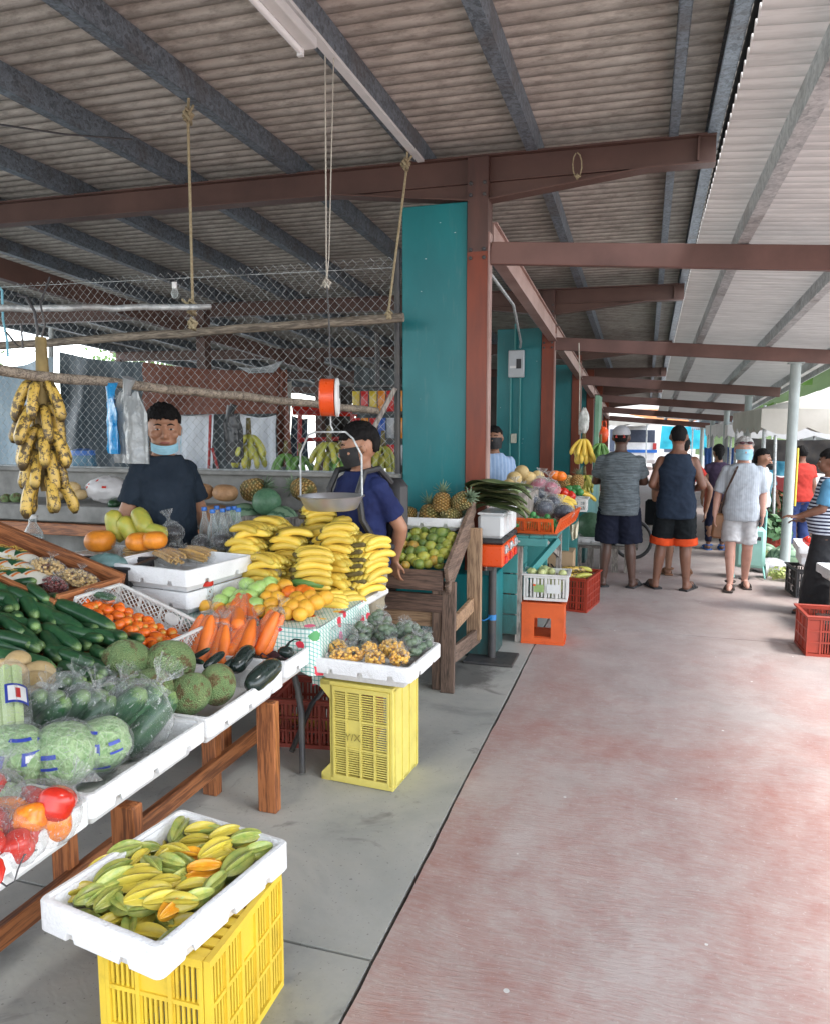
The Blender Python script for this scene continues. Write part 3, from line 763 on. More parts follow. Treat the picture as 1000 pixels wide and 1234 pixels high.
def m_banana(name, c1, c2, spot, thr, green):
    t = NT(name); v = t.map(1); g = t.sep(t.tc.outputs['Object'])[0]; inf = t.node('ShaderNodeObjectInfo')
    off = t.node('ShaderNodeVectorMath', operation='ADD'); t.link(v, off.inputs[0]); s_ = t.node('ShaderNodeVectorMath', operation='SCALE'); s_.inputs[0].default_value = (13, 5, 7); t.link(inf.outputs['Random'], s_.inputs['Scale']); t.link(s_.outputs[0], off.inputs[1]); v = off.outputs[0]
    c = t.ramp(t.noise(v, 14, 4), [(.3, c1), (.7, c2)])
    ax = t.math('ABSOLUTE', g); c = t.mix(t.ramp(ax, [(.075, 0), (.1, .6)]), c, green)
    sp = t.noise(v, 38, 5, .75); sp2 = t.noise(v, 9, 3)
    c = t.mix(t.ramp(t.math('ADD', sp, t.math('MULTIPLY_ADD', sp2, .3, -.15)), [(1 - thr, 0), (1 - thr + .05, .9)]), c, spot)
    c = t.mix(t.ramp(ax, [(.102, 0), (.109, .9)]), c, (.045, .03, .015))
    r = t.math('MULTIPLY_ADD', inf.outputs['Random'], .3, .85); s2 = t.node('ShaderNodeVectorMath', operation='SCALE'); t.link(c, s2.inputs[0]); t.link(r, s2.inputs['Scale'])
    t.col(s2.outputs[0]); t.set(Roughness=.42); t.bump(t.noise(v, 60, 2), .05, .002); return t.m
M_ban = m_banana('ripe_banana_skin', (.8, .57, .09), (.72, .5, .07), (.14, .08, .03), .3, (.5, .45, .08))
M_plant = m_banana('spotted_plantain_skin', (.66, .44, .08), (.5, .33, .07), (.035, .022, .014), .5, (.1, .08, .03))
M_bang = m_banana('green_banana_skin', (.1, .25, .06), (.16, .32, .08), (.06, .12, .04), .28, (.1, .16, .05))
M_bany = m_banana('yellow_green_banana_skin', (.55, .47, .08), (.36, .4, .08), (.14, .1, .03), .32, (.2, .26, .06))
def banana_mb(L=.205, r=.0215, arc=.95):
    b = MB(); pts = []; rs = []; k = 13; Rr = L / arc
    for i in range(k + 1):
        u = i / k; a = (u - .5) * arc
        pts.append((Rr * math.sin(a), 0, Rr * math.cos(a) - Rr)); q = min(1, (u + .02) / .17) ** .7 * min(1, (1.03 - u) / .16) ** .6
        rs.append(r * (.3 + .7 * q) if u < .5 else r * max(.22, q))
    b.tube(pts, rs, 10, sx=lambda a: 1 + .05 * math.cos(5 * a)); return b
BAN = mesh('banana', banana_mb(), M_ban, 60); PLANT = mesh('plantain', banana_mb(.24, .026, .9), M_plant, 60)
BANG = mesh('green_banana', banana_mb(.2, .022, 1.0), M_bang, 60); BANY = mesh('banana', banana_mb(.19, .02, 1.1), M_bany, 60)
M_stalk = mk('banana_stalk', (.16, .13, .04), (.08, .06, .025), .7, 20, .2)
def banana_hand(label, loc, rot, n=6, me=None, group=None, spread=.16, gap=.034, name='banana_hand', up=False, cat='bananas'):
    """fingers side by side joined at a crown: parts banana, crown"""
    t = thing(name, label, cat, loc, rot, group); me = me or BAN
    for i in range(n):
        k = i - (n - 1) / 2
        o = part('banana', me, None, t)
        o.location = (.008 * rnd.uniform(-1, 1), k * gap, .005 * rnd.uniform(-1, 1) - .0015 * k * k); o.rotation_euler = (rnd.uniform(-.1, .1) - k * .06, rnd.uniform(-.05, .05), k * spread / max(1, n - 1) * 2)
    b = MB(); b.box((-.1, 0, -.035), (.03, gap * n * .55, .026), bev=.008); part('crown', b, M_stalk, t)
    return t
def film_blob(rx, ry, rz, neck=None, n=26, m=18, crumple=.09, seed=0, sc=3):
    def fn(d):
        p = d * sc + Vector((seed * 7.3, seed, 0)); q = abs(noise.noise(p)) + .5 * abs(noise.noise(p * 2.1))
        return 1 + crumple * (.5 - 1.3 * q)
    b = MB().ell((0, 0, 0), (rx, ry, rz), n, m, fn=fn)
    if neck is not None:      # twisted top flaring out again
        nk = Vector(neck); dr = nk.normalized(); ln = nk.length; k = 10
        base = Vector((dr.x * rx, dr.y * ry, dr.z * rz)) * .85
        pts = [base + dr * ln * i / k for i in range(k + 1)]
        r0 = min(rx, ry, rz)
        rs = [r0 * q for q in (.75, .5, .28, .15, .12, .16, .24, .33, .42, .5, .54)]
        b.tube(pts, rs, 22, caps=False, sx=lambda a: 1 + .25 * math.cos(7 * a + seed) + .12 * math.cos(11 * a))
    return b
def text(parent, s, size, loc, rot, m, name='lettering', ext=.0008, sx=1):
    cu = bpy.data.curves.new(name, 'FONT'); cu.body = s; cu.size = size; cu.extrude = ext; cu.align_x = 'CENTER'; cu.align_y = 'CENTER'
    ob = bpy.data.objects.new(name, cu); COL.objects.link(ob); dg = bpy.context.evaluated_depsgraph_get()
    me = bpy.data.meshes.new_from_object(ob.evaluated_get(dg)); me.materials.clear(); me.materials.append(m); bpy.data.objects.remove(ob)
    o = bpy.data.objects.new(name, me); COL.objects.link(o); o.parent = parent; put(o, loc, rot, (sx, 1, 1)); return o
# ================================================================= near stall: narrow timber trestle table with foam trays
t = thing('timber_table', 'long low red stained timber trestle table under the row of foam trays', 'table', (-1.7, 1.5, 0))
def legpart(x, y, h=.505, w_=.088, d_=.05, m=None):
    b = MB(); b.box((x + 1.7, y - 1.5, h / 2), (w_, d_, h), bev=.004); part('leg', b, m or M_wood_z, t, 20)
for y in (2.8, 1.87, .75): legpart(-1.545, y)
for y in (2.86, 1.95, .8): legpart(-1.875, y, w_=.075)
b = MB(); b.box((-.135, .25, .15), (.035, 3.6, .075), bev=.004); part('rail', b, M_wood_y, t, 20)
for i in range(3):
    b = MB(); b.box((-.19 + .125 * i, .2, .5145), (.12, 3.3, .022), bev=.003); part('table_board', b, M_wood_y, t, 20)
TR = foam_tray(.585, .42, .118); TRW = foam_tray(.56, .43, .12)
G_TR = 'foam trays on the timber table'
for y, z, l, dx in ((1.352, .526, 'white foam tray holding bagged peppers, nearest on the timber table', 0), (1.94, .53, 'white foam tray holding bagged cabbages and bagged cucumbers', 0), (2.545, .525, 'white foam tray holding breadfruit and dark gourds', 0)):
    inst('foam_tray', TR, l, 'tray', (-1.69 + dx, y, z), PI / 2, G_TR)
inst('foam_tray', TRW, 'white foam tray holding carrot bags at the far end of the timber table', 'tray', (-1.69, 3.135, .55), PI / 2, G_TR)
# plain trays behind them, carrying the second row
inst('foam_tray', TR, 'white foam tray behind the cabbages holding celery', 'tray', (-2.14, 1.86, .62), PI / 2 + .02, G_TR)
inst('foam_tray', TR, 'white foam tray at the left edge holding bags of peppers, behind the pepper tray', 'tray', (-2.13, 1.25, .6), PI / 2, G_TR)
# sloping display bench behind the trays
def bz(x): return .66 + .33 * (-1.95 - x)
t = thing('display_bench', 'sloping timber display bench under the cucumbers', 'bench', (-2.65, 2.3, 0))
for i in range(7):
    b = MB(); x = -2.0 - .21 * i; b.box((x + 2.65, .05, bz(x) - .012), (.205, 1.75, .02), (0, math.atan(.33), 0)); part('bench_board', b, M_wood_y, t, 0)
b = MB(); b.box((.715, .05, .62), (.03, 1.75, .11), bev=.003); part('front_board', b, M_wood_y, t, 20)
for x in (-2.0, -3.3):
    for y in (1.5, 3.15):
        b = MB(); h = bz(x) - .03; b.box((x + 2.65, y - 2.3, h / 2), (.07, .07, h)); part('leg', b, M_wood_z, t, 0)
HP = (-1.93, 2.5, .72)
# ---- cucumbers: end points read off the heap, laid on its sloping face
CU = [(20,235,165,255),(145,265,232,335),(30,275,180,345),(0,270,80,380),(215,290,290,330),(300,290,370,345),(250,335,568,480),(145,350,382,490),(0,360,60,390),
 (0,420,115,505),(60,375,105,430),(500,395,588,430),(365,432,472,480),(135,415,195,475),(205,450,390,575),(365,485,492,525),(460,490,575,550),(540,465,615,520),(-60,490,225,560),
 (-200,560,308,665),(350,500,442,565),(440,530,525,600),(600,480,690,530),(580,530,640,560),(215,555,300,600),(290,580,462,645),(300,645,425,715),(380,650,452,700),(415,600,510,650),(440,645,505,700),(240,690,430,745),(415,700,470,735),(340,725,450,785),(470,690,505,720),(180,700,280,760),(-60,470,80,520),(80,520,160,560),(-60,400,-5,470)]
pts = []; E_ = []
for (x0, y0, x1, y1) in CU:
    a, c = (x0 / 4, 640 + y0 / 4), (x1 / 4, 640 + y1 / 4); pts.append(((a[0] + c[0]) / 2, (a[1] + c[1]) / 2)); E_.append((a, c))
lab = rowlabels(pts, ['dark green cucumber' if k % 3 else 'plump dark green cucumber' for k in range(len(CU))], 'of the heap', 13)
for k, ((a, c), l) in enumerate(zip(E_, lab)):
    A = (HP[0], HP[1], HP[2] + .012 * ((k * 7) % 4)); pa = onplane(*a, A, -.33, .06); pc = onplane(*c, A, -.33, .06)
    if (pa + pc).x / 2 > -2.46 and (pa + pc).y / 2 > 2.64: continue
    d = pc - pa; L = min(.34, max(.17, d.length)); m = (pa + pc) / 2
    if d.length < .13: d.z += .05; m.z -= .01; d.y -= .04
    r = min(.037, max(.026, L * .125)); 
    if k == 19: r = .042
    inst('cucumber', CUKE[k % 4], l, 'cucumber', m, align((0, 0, 0), d, rnd.uniform(0, 6)), 'cucumbers heaped on the display bench', (L, r / .145, r / .145))
# the lower layer of the heap
for i in range(13):
    for j in range(5):
        for lz in (0, 1):
            x = -1.99 - .1 * i - .05 * lz; y = 2.02 + .2 * j + .1 * lz + rnd.uniform(-.03, .03)
            if y > (2.6 if x > -2.47 else 2.62) or (y < 2.2 and x < -2.02): continue
            inst('cucumber', CUKE[(i + j) % 4], 'dark cucumber lying half buried in the lower layer of the cucumber heap', 'cucumber', (x, y, bz(x) + .03 + .045 * lz), (rnd.uniform(0, 6), math.atan(.33), rnd.uniform(-.7, .7)), 'half buried cucumbers', (.23, .22, .22))
# ---- potatoes
PO = [(20, 640, 26), (85, 635, 56), (75, 700, 62), (190, 685, 56), (175, 750, 72), (100, 800, 58), (10, 735, 40), (45, 790, 50)]
pts = [(x / 4, 640 + y / 4) for x, y, r in PO]
for (x, y, r), p, l in zip(PO, pts, rowlabels(pts, 'pale brown potato', 'beside the cucumbers', 12)):
    q = onplane(*p, (-2.05, 2.1, .8), -.25, .2); inst('potato', POT[r % 3], l, 'potato', q, (rnd.uniform(-.6, .6), rnd.uniform(-.6, .6), rnd.uniform(0, 6)), 'potatoes', .00105 * r)
for i in range(10):
    inst('potato', POT[i % 3], 'pale potato at the bottom of the potato heap', 'potato', (-2.04 - .09 * (i % 5) + .02 * (i % 2), 1.98 + .09 * (i // 5), .72 + .025 * (i % 5)), (0, 0, i), 'potatoes below', .055)
# ---- breadfruit
BF = [(610, 625, 105, 100), (820, 640, 118, 92), (730, 770, 105, 96), (915, 785, 95, 88), (1000 + 48, 740, 92, 92), (640, 755, 80, 70)]
BL = ['round pale green breadfruit with a brown scar, at the left of the breadfruit pile', 'large smooth green breadfruit at the top of the pile', 'green breadfruit with a brown smear, front centre of the pile', 'yellowish green breadfruit at the front right of the pile', 'rightmost green breadfruit with its stem on, next to the dark gourds', 'half hidden green breadfruit under the front of the pile']
for i, ((x, y, w_, h_), l) in enumerate(zip(BF, BL)):
    q = onplane(x / 4, 640 + y / 4, (-1.7, 2.5, .70), -.33, .12); k = .00093 * w_
    o = inst('breadfruit', BREAD, l, 'breadfruit', q, (.3 * i, .2 * i, 1.3 * i), 'breadfruit on the foam tray', k)
o_ = [o for o in bpy.data.objects if o.name.startswith('breadfruit') and 'stem on' in o.get('label', '')][0]
b = MB(); b.tube([(0, 0, .82), (.08, 0, 1.1), (.3, -.1, 1.4)], [.16, .11, .13], 8); part('stem', b, M_stalk, o_)
# ---- dark gourds (zucchini and aubergine look) between breadfruit and carrots
GO = [(180, 690, 240, 610, .6), (240, 760, 345, 670, .6), (60, 680, 130, 625, .42), (130, 690, 190, 640, .4), (20, 640, 45, 625, .3), (0, 650, 40, 660, .3)]
GL = ['fat black skinned gourd with its blossom end facing the walkway', 'shiny black gourd lying at the right corner of the breadfruit tray', 'slim black gourd pointing at the carrots', 'black gourd half hidden in the middle of the tray', 'small dark green gourd beside the breadfruit stem', 'thin dark green gourd touching the breadfruit']
for (x0, y0, x1, y1, k), l in zip(GO, GL):
    a = onplane(230 + x0 * .3, 600 + y0 * .3, (-1.62, 2.72, .68), -.2, .1); c = onplane(230 + x1 * .3, 600 + y1 * .3, (-1.62, 2.72, .70), -.2, .1)
    L = max(.12, (c - a).length * 1.15); inst('gourd', ZU := (bpy.data.meshes.get('gourd') or mesh('gourd', spindle(1, .2, .03, lumps=.06), M_zuke, 80)), l, 'gourd', (a + c) / 2, align(a, c), 'dark gourds on the foam tray', (L, L * k * 1.7, L * k * 1.7))
# ---- bags of cucumbers and cabbages, celery, peppers
def bagged(name, label, cat, loc, rot, content, film, group=None, fmat=None):
    """content = [(part name, mesh, loc, rot, scale)], film = mesh builder"""
    t = thing(name, label, cat, loc, rot, group)
    for (n_, me, l, r, s) in content:
        o = part(n_, me, None, t); put(o, l, r, s)
    f = part('plastic_bag', film, fmat or M_film, t, 60); return t
G = 'bags of cucumbers'
CB = [(205, 880, -.2, 'clear bag of cucumbers at the left, standing behind the cabbages', 1.25), (400, 890, .05, 'clear bag of cucumbers in the middle of the tray', 1.35), (525, 835, .2, 'clear bag of cucumbers behind, against the breadfruit', 1.15), (655, 905, .35, 'clear bag of cucumbers at the right front of the tray, knotted on top', 1.65), (320, 800, 0, 'clear bag of cucumbers at the back beside the potatoes', 1.1)]
for i, (x, y, rz, l, s) in enumerate(CB):
    q = onplane(x / 4, 640 + y / 4, (-1.68, 2.05, .70), -.28, .12)
    cont = [('cucumber', CUKE[j % 4], (.03 * (j - 1), .018 * (j % 2), 0), (.1 * j, -1.15 + .1 * j, .5 * j), (.16, .2, .2)) for j in range(3)]
    o = bagged('cucumber_bag', l, 'bag of cucumbers', q, (.15, .35, rz), cont, film_blob(.075, .058, .088, neck=(.02, .0, .075), seed=i, crumple=.16), G); o.scale = (s,) * 3
def m_cabbage():
    t = NT('cabbage_leaf'); v = t.map(1); n = t.noise(v, 5, 5); vein = t.voro(t.map((1, 1, .5)), 3.5, 'DISTANCE_TO_EDGE')
    c = t.ramp(n, [(.3, (.2, .36, .14)), (.7, (.42, .56, .3))]); c = t.mix(t.ramp(vein.outputs['Distance'], [(0, .45), (.05, 0)]), c, (.66, .74, .55))
    t.col(c); t.set(Roughness=.5); t.bump(n, .6, .05); return t.m
M_cab = m_cabbage()
M_blue = mk('blue_print', (.02, .04, .3), (.03, .06, .36), .4, 5, 0)
CAB = mesh('cabbage', MB().ell((0, 0, 0), (1, .88, .82), 32, 20, fn=lambda d: 1 + .09 * noise.noise(d * 1.8) + .07 * abs(noise.noise(d * 4))), M_cab, 180)
def patch(b, rx, ry, rz, a0, a1, e0, e1, push=1.02, nu=8, nv=4, wave=0):
    def fn(u, v):
        a = a0 + (a1 - a0) * u; e = e0 + (e1 - e0) * v + wave * math.sin(u * 2 * PI)
        return (rx * push * math.cos(e) * math.cos(a), ry * push * math.cos(e) * math.sin(a), rz * push * math.sin(e))
    b.sheet(fn, nu, nv)
def printed(t, rx, ry, rz, marks, name='printed_mark', mat=None):
    for m in marks:
        b = MB(); patch(b, rx, ry, rz, *m); part(name, b, mat or M_blue, t, 60)
for i, (x, y, s, l) in enumerate(((305, 1072, .12, 'large bagged pale cabbage with blue printed film at the tray front'), (485, 1025, .102, 'bagged pale cabbage wedged behind the large one, at its right'), (80, 1085, .114, 'bagged pale cabbage at the left edge beside the celery'))):
    q = onplane(x / 4, 640 + y / 4, (-1.68, 1.85, .685), -.25, .1)
    t = bagged('cabbage_bag', l, 'bagged cabbage', q, (.2, .1, -.5 + .8 * i), [('cabbage', CAB, (0, 0, 0), (0, 0, i), s * .97)], film_blob(s * 1.02, s * .94, s * .88, seed=i + 4, crumple=.05), 'bagged cabbages', M_film_glove)
    if i < 3:
        r3 = (s * 1.0, s * .92, s * .87)
        printed(t, *r3, [(-1.75, -1.2, .25, .62), (-2.5, -2.2, .2, .55), (-2.3, -1.3, .95, 1.06), (-.9, -.45, .5, .62), (-.9, -.45, .2, .28), (-1.6, -.9, -.35, -.25)])
        b = MB()
        for k in range(7): patch(b, *r3, -1.95 - .045 * k, -1.97 - .045 * k, -.3, -.08, 1.025, 1, 2)
        part('barcode', b, M_blue, t, 0)
        printed(t, *r3, [(-1.65, -1.3, .33, .54)], 'printed_oval', M_white_plastic)
# celery lying in its sleeve
t = thing('celery_bag', 'bunch of pale green celery in a printed clear sleeve at the left edge', 'bagged celery', onplane(14, 862, (-1.95, 1.9, .80), -.1, .1), (0, .35, -.75))
M_cel = m_fruit('celery_stalk', (.42, .56, .2), (.55, .66, .34), None, None, .35, 4, .2, 30)
for j in range(7):
    b = MB(); a = j / 7 * 2 * PI; rr = .028 if j else 0
    b.tube([(-.2 + .4 * u / 6, rr * math.cos(a) * (1.15 - .25 * u / 6), rr * math.sin(a) * (1.15 - .25 * u / 6) + .006) for u in range(7)], [.019 - .001 * u for u in range(7)], 10, sx=lambda q: 1 + .1 * math.cos(6 * q)); part('stalk', b, M_cel, t)
b = MB(); b.tube([(-.22, 0, 0), (-.1, 0, .0), (.05, 0, 0), (.2, 0, 0), (.27, 0, 0)], [.06, .058, .056, .054, .075], 20, caps=False, sx=lambda a: 1 + .07 * math.cos(5 * a)); part('plastic_bag', b, M_film, t, 60)
for z0, w_, m_ in ((-.02, .075, M_blue), (-.02, .058, M_white_plastic)):
    b = MB(); b.sheet(lambda u, v, w_=w_: (-.04 + w_ * (u - .5) * 1.3, .0595 * math.sin((v - .5) * w_ * 17 + .4) * (1.0 + (.09 - w_) * .25), .0595 * math.cos((v - .5) * w_ * 17 + .4) * (1.0 + (.09 - w_) * .25)), 6, 8); part('printed_band', b, m_, t, 60)
b = MB(); b.sheet(lambda u, v: (-.04 + .05 * (u - .5), .0605 * math.sin((v - .5) * .25 + .4), .0605 * math.cos((v - .5) * .25 + .4)), 4, 4); part('printed_band', b, mk('red_print', (.5, .03, .03), None, .4, 5, 0), t, 60)
# peppers
M_pep = [mk('red_pepper', (.55, .03, .015), (.45, .02, .012), .18, 4, .03), mk('orange_pepper', (.8, .25, .02), (.7, .16, .015), .18, 4, .03)]
PEP = [mesh('pepper', MB().ell((0, 0, 0), (.85, .85, 1), 24, 14, fn=lambda d: (1 + .1 * math.cos(4 * math.atan2(d.y, d.x)) * (1 - d.z * d.z)) * (1 - .18 * max(0, d.z) ** 6)), m, 180) for m in M_pep]
for i, (x, y, s, l) in enumerate(((45, 982, 1.05, 'clear bag of red and orange peppers, rightmost on the pepper tray'), (8, 1012, .9, 'clear bag of red peppers at the front of the pepper tray'), (-20, 985, 1.0, 'clear bag of peppers at the left picture edge'), (-40, 960, 1.0, 'clear bag of orange peppers at the back of the pepper tray'))):
    q = onplane(x, y, (-1.66, 1.4, .66), -.2, .05)
    cont = [('pepper', PEP[0 if (i + j) % 3 else 1], (.058 * math.cos(j * 1.26), .055 * math.sin(j * 1.26), .0 if j < 5 else .055), (j, .7 * j, j), .052) for j in range(6)]
    o = bagged('pepper_bag', l, 'bag of peppers', q, (0, .2, i), cont, film_blob(.11, .105, .08, neck=(.02, .06, .05), seed=i + 11, crumple=.12), 'bags of peppers'); o.scale = (s,) * 3
t = thing('empty_clear_bag', 'knotted clear plastic bag of greens standing between the pepper and cabbage trays', 'plastic bag', onplane(6, 955, (-1.75, 1.55, .72), -.2, .1))
part('plastic_bag', film_blob(.055, .05, .06, neck=(.0, .0, .06), seed=3, crumple=.15), M_film_dense, t, 60); o = part('cabbage', CAB, None, t); put(o, (0, 0, -.01), 0, .045)
# cord hanging at the corner of the pepper tray
b = MB(); b.tube([at(x, y, X=-1.462) for x, y in ((0, 1062), (8, 1068), (18, 1062), (22, 1048), (30, 1030), (45, 1024))], .0022, 6)
solo('dark_string', b, M_dark_steel, 'thin dark string curling down the front of the pepper tray', 'string')
b = MB(); b.tube([at(x, y, X=-1.46) for x, y in ((-6, 1035), (0, 1038), (3, 1048), (0, 1060), (-5, 1066))], .008, 8)
solo('red_hook', b, M_pep[0], 'red plastic hook hanging on the front of the pepper tray', 'hook')
# ---- tomatoes in a white lattice crate
sl = math.atan(.355)
t = thing('lattice_crate', 'shallow white plastic crate with diamond lattice walls full of plum tomatoes', 'crate', (-2.2, 2.79, .768), (0, sl, 0))
def lattice(b, L, h, base):
    n = max(2, int(L / .028))
    for i in range(-3, n + 1):
        for s in (1, -1):
            x0 = -L / 2 + i * L / n; x1 = x0 + h * 1.1
            a0, a1 = (x0, 0), (x1, h)
            xa, xb = max(x0, -L / 2), min(x1, L / 2)
            if xb <= xa: continue
            za, zb_ = (xa - x0) / (x1 - x0) * h, (xb - x0) / (x1 - x0) * h
            if s < 0: za, zb_ = h - za, h - zb_
            b.bar((xa, .003 * s, base + za), (xb, .003 * s, base + zb_), .004, .004)
for ang, L, off in ((0, .5, .15), (PI, .5, .15), (PI / 2, .3, .25), (-PI / 2, .3, .25)):
    b = MB()
    if ang == PI:
        b.box((0, 0, .02), (L, .012, .03)); M = Matrix.Rotation(ang, 4, 'Z') @ Matrix.Translation((0, off, 0)); b.v = [M @ v for v in b.v]; part('crate_wall', b, M_whitecrate, t, 20); continue
    lattice(b, L - .03, .075, .015)
    b.box((0, 0, .098), (L, .016, .014), bev=.003); b.box((0, 0, .008), (L, .014, .016)); nx = max(2, round(L / .13))
    for i in range(nx + 1): b.box((-L / 2 + .007 + (L - .014) * i / nx, .002, .052), (.01, .011, .08))
    if ang == 0: b.lathe([(.03, -.004), (.03, .004)], 20, Matrix.Translation((.07, -.004, .055)) @ Matrix.Rotation(PI / 2, 4, 'X') @ Matrix.Scale(1.3, 4, (1, 0, 0)))
    M = Matrix.Rotation(ang, 4, 'Z') @ Matrix.Translation((0, off, 0)); b.v = [M @ v for v in b.v]; part('crate_wall', b, M_whitecrate, t, 20)
b = MB(); b.box((0, 0, .004), (.48, .28, .006)); part('crate_floor', b, M_whitecrate, t, 0)
TM = [(410, 345, 34), (445, 365, 34), (500, 375, 34), (580, 380, 34), (605, 440, 32), (660, 425, 30), (715, 430, 30), (640, 480, 34), (660, 455, 28), (700, 490, 30), (735, 465, 30), (755, 515, 42), (800, 530, 30), (785, 490, 28), (830, 490, 36), (845, 520, 34), (740, 550, 32), (860, 545, 30), (680, 540, 30), (620, 410, 26), (560, 400, 26), (470, 350, 26), (800, 560, 26), (700, 460, 26)]
pts = [(x / 4, 640 + y / 4) for x, y, r in TM]
for i, ((x, y, r), p, l) in enumerate(zip(TM, pts, rowlabels(pts, 'orange red plum tomato', 'in the lattice crate', 10))):
    q = onplane(*p, (-2.0, 2.72, .745), -.35, .05); inst('tomato', TOM, l, 'tomato', q, (rnd.uniform(-.5, .5), rnd.uniform(-.3, .3), rnd.uniform(-.8, .8) + (PI if i % 3 == 0 else 0)), 'plum tomatoes', .00094 * r)
for i in range(24):
    inst('tomato', TOM, 'orange red plum tomato in the lower layer of the lattice crate', 'tomato', (-2.0 - .055 * (i % 8), 2.69 + .07 * (i // 8), .735 + .355 * (.06 * (i % 8)) - .0), (0, .35, i), 'plum tomatoes below', .032)
t = thing('clear_herb_bag', 'limp clear bag of dark herbs at the left end of the lattice crate', 'bag of herbs', onplane(125, 718, (-2.4, 2.8, .93), -.35, 0), (0, .3, .6))
b = MB().ell((0, 0, 0), (.055, .03, .018), 14, 8, fn=lambda d: 1 + .4 * noise.noise(d * 4)); part('herbs', b, M_cuke, t)
part('plastic_bag', film_blob(.085, .05, .03, seed=21, crumple=.2), M_film, t, 60)
# ---- carrots in clear bags
t_c = [(560, 40, 1.0, .2, 'knotted clear bag of carrots at the left of the carrot tray'), (205, 575, 1.15, 0, 'clear bag of carrots at the front of the carrot tray'), (150, 500, 1.3, .4, 'clear bag of thick carrots lying behind, on top'), (310, 545, 1.1, -.6, 'clear bag of carrots leaning at the right of the tray'), (210, 455, 1.1, .5, 'topmost clear bag of carrots, reaching towards the apples'), (45, 575, 1.2, -.1, 'clear bag of upright carrots beside the tomatoes')]
for i, (x, y, s, rz, l) in enumerate(t_c):
    if i == 0: x, y = 110, 600
    q = onplane(230 + x * .3, 600 + y * .3, (-1.68, 3.05, .70), -.2, .32)
    cont = [('carrot', CARROT, (.0, .034 * (j % 3 - 1), .03 * (j // 3) - .01), (j, .06 * (j % 2), rnd.uniform(-.12, .12) + .1 * (j % 3 - 1)), (.2, .22, .22)) for j in range(6)]
    tilt = (.9, .55, .1, 1.0, .45, 1.0)[i]
    o = bagged('carrot_bag', l, 'bag of carrots', q, (0, tilt, -1.6 + rz), cont, film_blob(.125, .062, .052, neck=(-.07, 0, .01), seed=i + 30, crumple=.1), 'bags of carrots', M_film_glove); o.scale = (s,) * 3
b = MB(); b.ell((0, 0, 0), (.04, .03, .028), 14, 8, fn=lambda d: 1 + .15 * noise.noise(d * 3))
b.tube([(.0, 0, .02), (.02, 0, .05), (.045, 0, .065), (.07, .01, .06)], [.008, .005, .004, .005], 7)
solo('small_aubergine', b, M_zuke, 'small dark aubergine with a curled stem at the right end of the carrot tray', 'aubergine', onplane(345, 786, (-1.56, 3.15, .685), 0, 0))
b = MB(); b.sheet(lambda u, v: (.12 * (u - .5), .07 * (v - .5), .012 * math.sin(9 * u + 5 * v)), 8, 8); solo('purple_net', b, mk('purple_net_bag', (.06, .02, .03), None, .8, 20, .4), 'crumpled dark purple net bag beside the carrots', 'net bag', onplane(332, 790, (-1.6, 3.1, .675), 0, 0))
# ---- timber box of dry goods on the slope
t = thing('timber_box', 'sloping red timber box of bagged rice and beans behind the cucumbers', 'box', (-2.95, 2.82, bz(-2.95) + .02), (0, math.atan(.3), 0))
for (c, d) in (((0, .2, .05), (1.0, .025, .13)), ((0, -.24, .035), (1.0, .025, .09)), ((.49, -.02, .045), (.025, .415, .11)), ((-.49, -.02, .05), (.025, .415, .12))):
    b = MB(); b.box(c, d, bev=.003); part('side_board', b, M_wood_x if d[0] > .5 else M_wood_y, t, 20)
b = MB(); b.box((0, -.02, .005), (.955, .415, .012)); part('base_board', b, M_wood_x, t, 0)
M_pack = mk('white_packet', (.72, .7, .62), (.62, .6, .52), .35, 8, .15); M_packg = mk('green_print', (.01, .1, .04), None, .35, 5, 0); M_packo = mk('orange_print', (.8, .22, .03), None, .35, 5, 0)
def pillow(L, W, H): return lambda u, v: (L * (u - .5), W * (v - .5), H * (max(0, math.sin(PI * u)) * max(0, math.sin(PI * v))) ** .5)
def packet(label, loc, rot, s=1):
    t = thing('rice_packet', label, 'packet', loc, rot, 'packets of rice'); L, W, H = .2, .13, .028
    f = pillow(L, W, H); b = MB(); b.sheet(f, 12, 10); b.sheet(lambda u, v: (f(u, v)[0], f(u, v)[1], -.3 * f(u, v)[2]), 12, 10); part('packet', b, M_pack, t, 60)
    b = MB(); b.sheet(lambda u, v: Vector(f(.0 + .5 * u, .12 + .7 * v)) + Vector((0, 0, .0015)), 8, 8); part('printed_panel', b, M_packg, t, 60)
    b = MB(); b.sheet(lambda u, v: Vector(f(.54 + .06 * u, .15 + .75 * v)) + Vector((0, 0, .0015)), 3, 8); part('printed_stripe', b, M_packo, t, 60)
    global RCY
    if RCY is None: RCY = text(t, 'RCY', .045, (0, 0, 0), (0, 0, 0), mk('gold_print', (.7, .5, .1), None, .4, 5, 0)); o = RCY
    else: o = part('lettering', RCY.data, None, t)
    put(o, (-.05, .012, .0305), (0, 0, 0)); return t
RCY = None
RIS = [(40, 112, .2), (110, 130, -.1), (10, 170, .15), (95, 175, .05), (10, 225, 0), (140, 215, .1), (70, 225, .2)]
pl = rowlabels([(x / 4, 640 + y / 4) for x, y, r in RIS], 'white packet, green print', 'of timber box', 9)
for (x, y, r), l in zip(RIS, pl):
    q = onplane(x / 4, 640 + y / 4, (-2.6, 2.8, .955), -.3, .1); packet(l, q, (0, math.atan(.3) * .9, r))
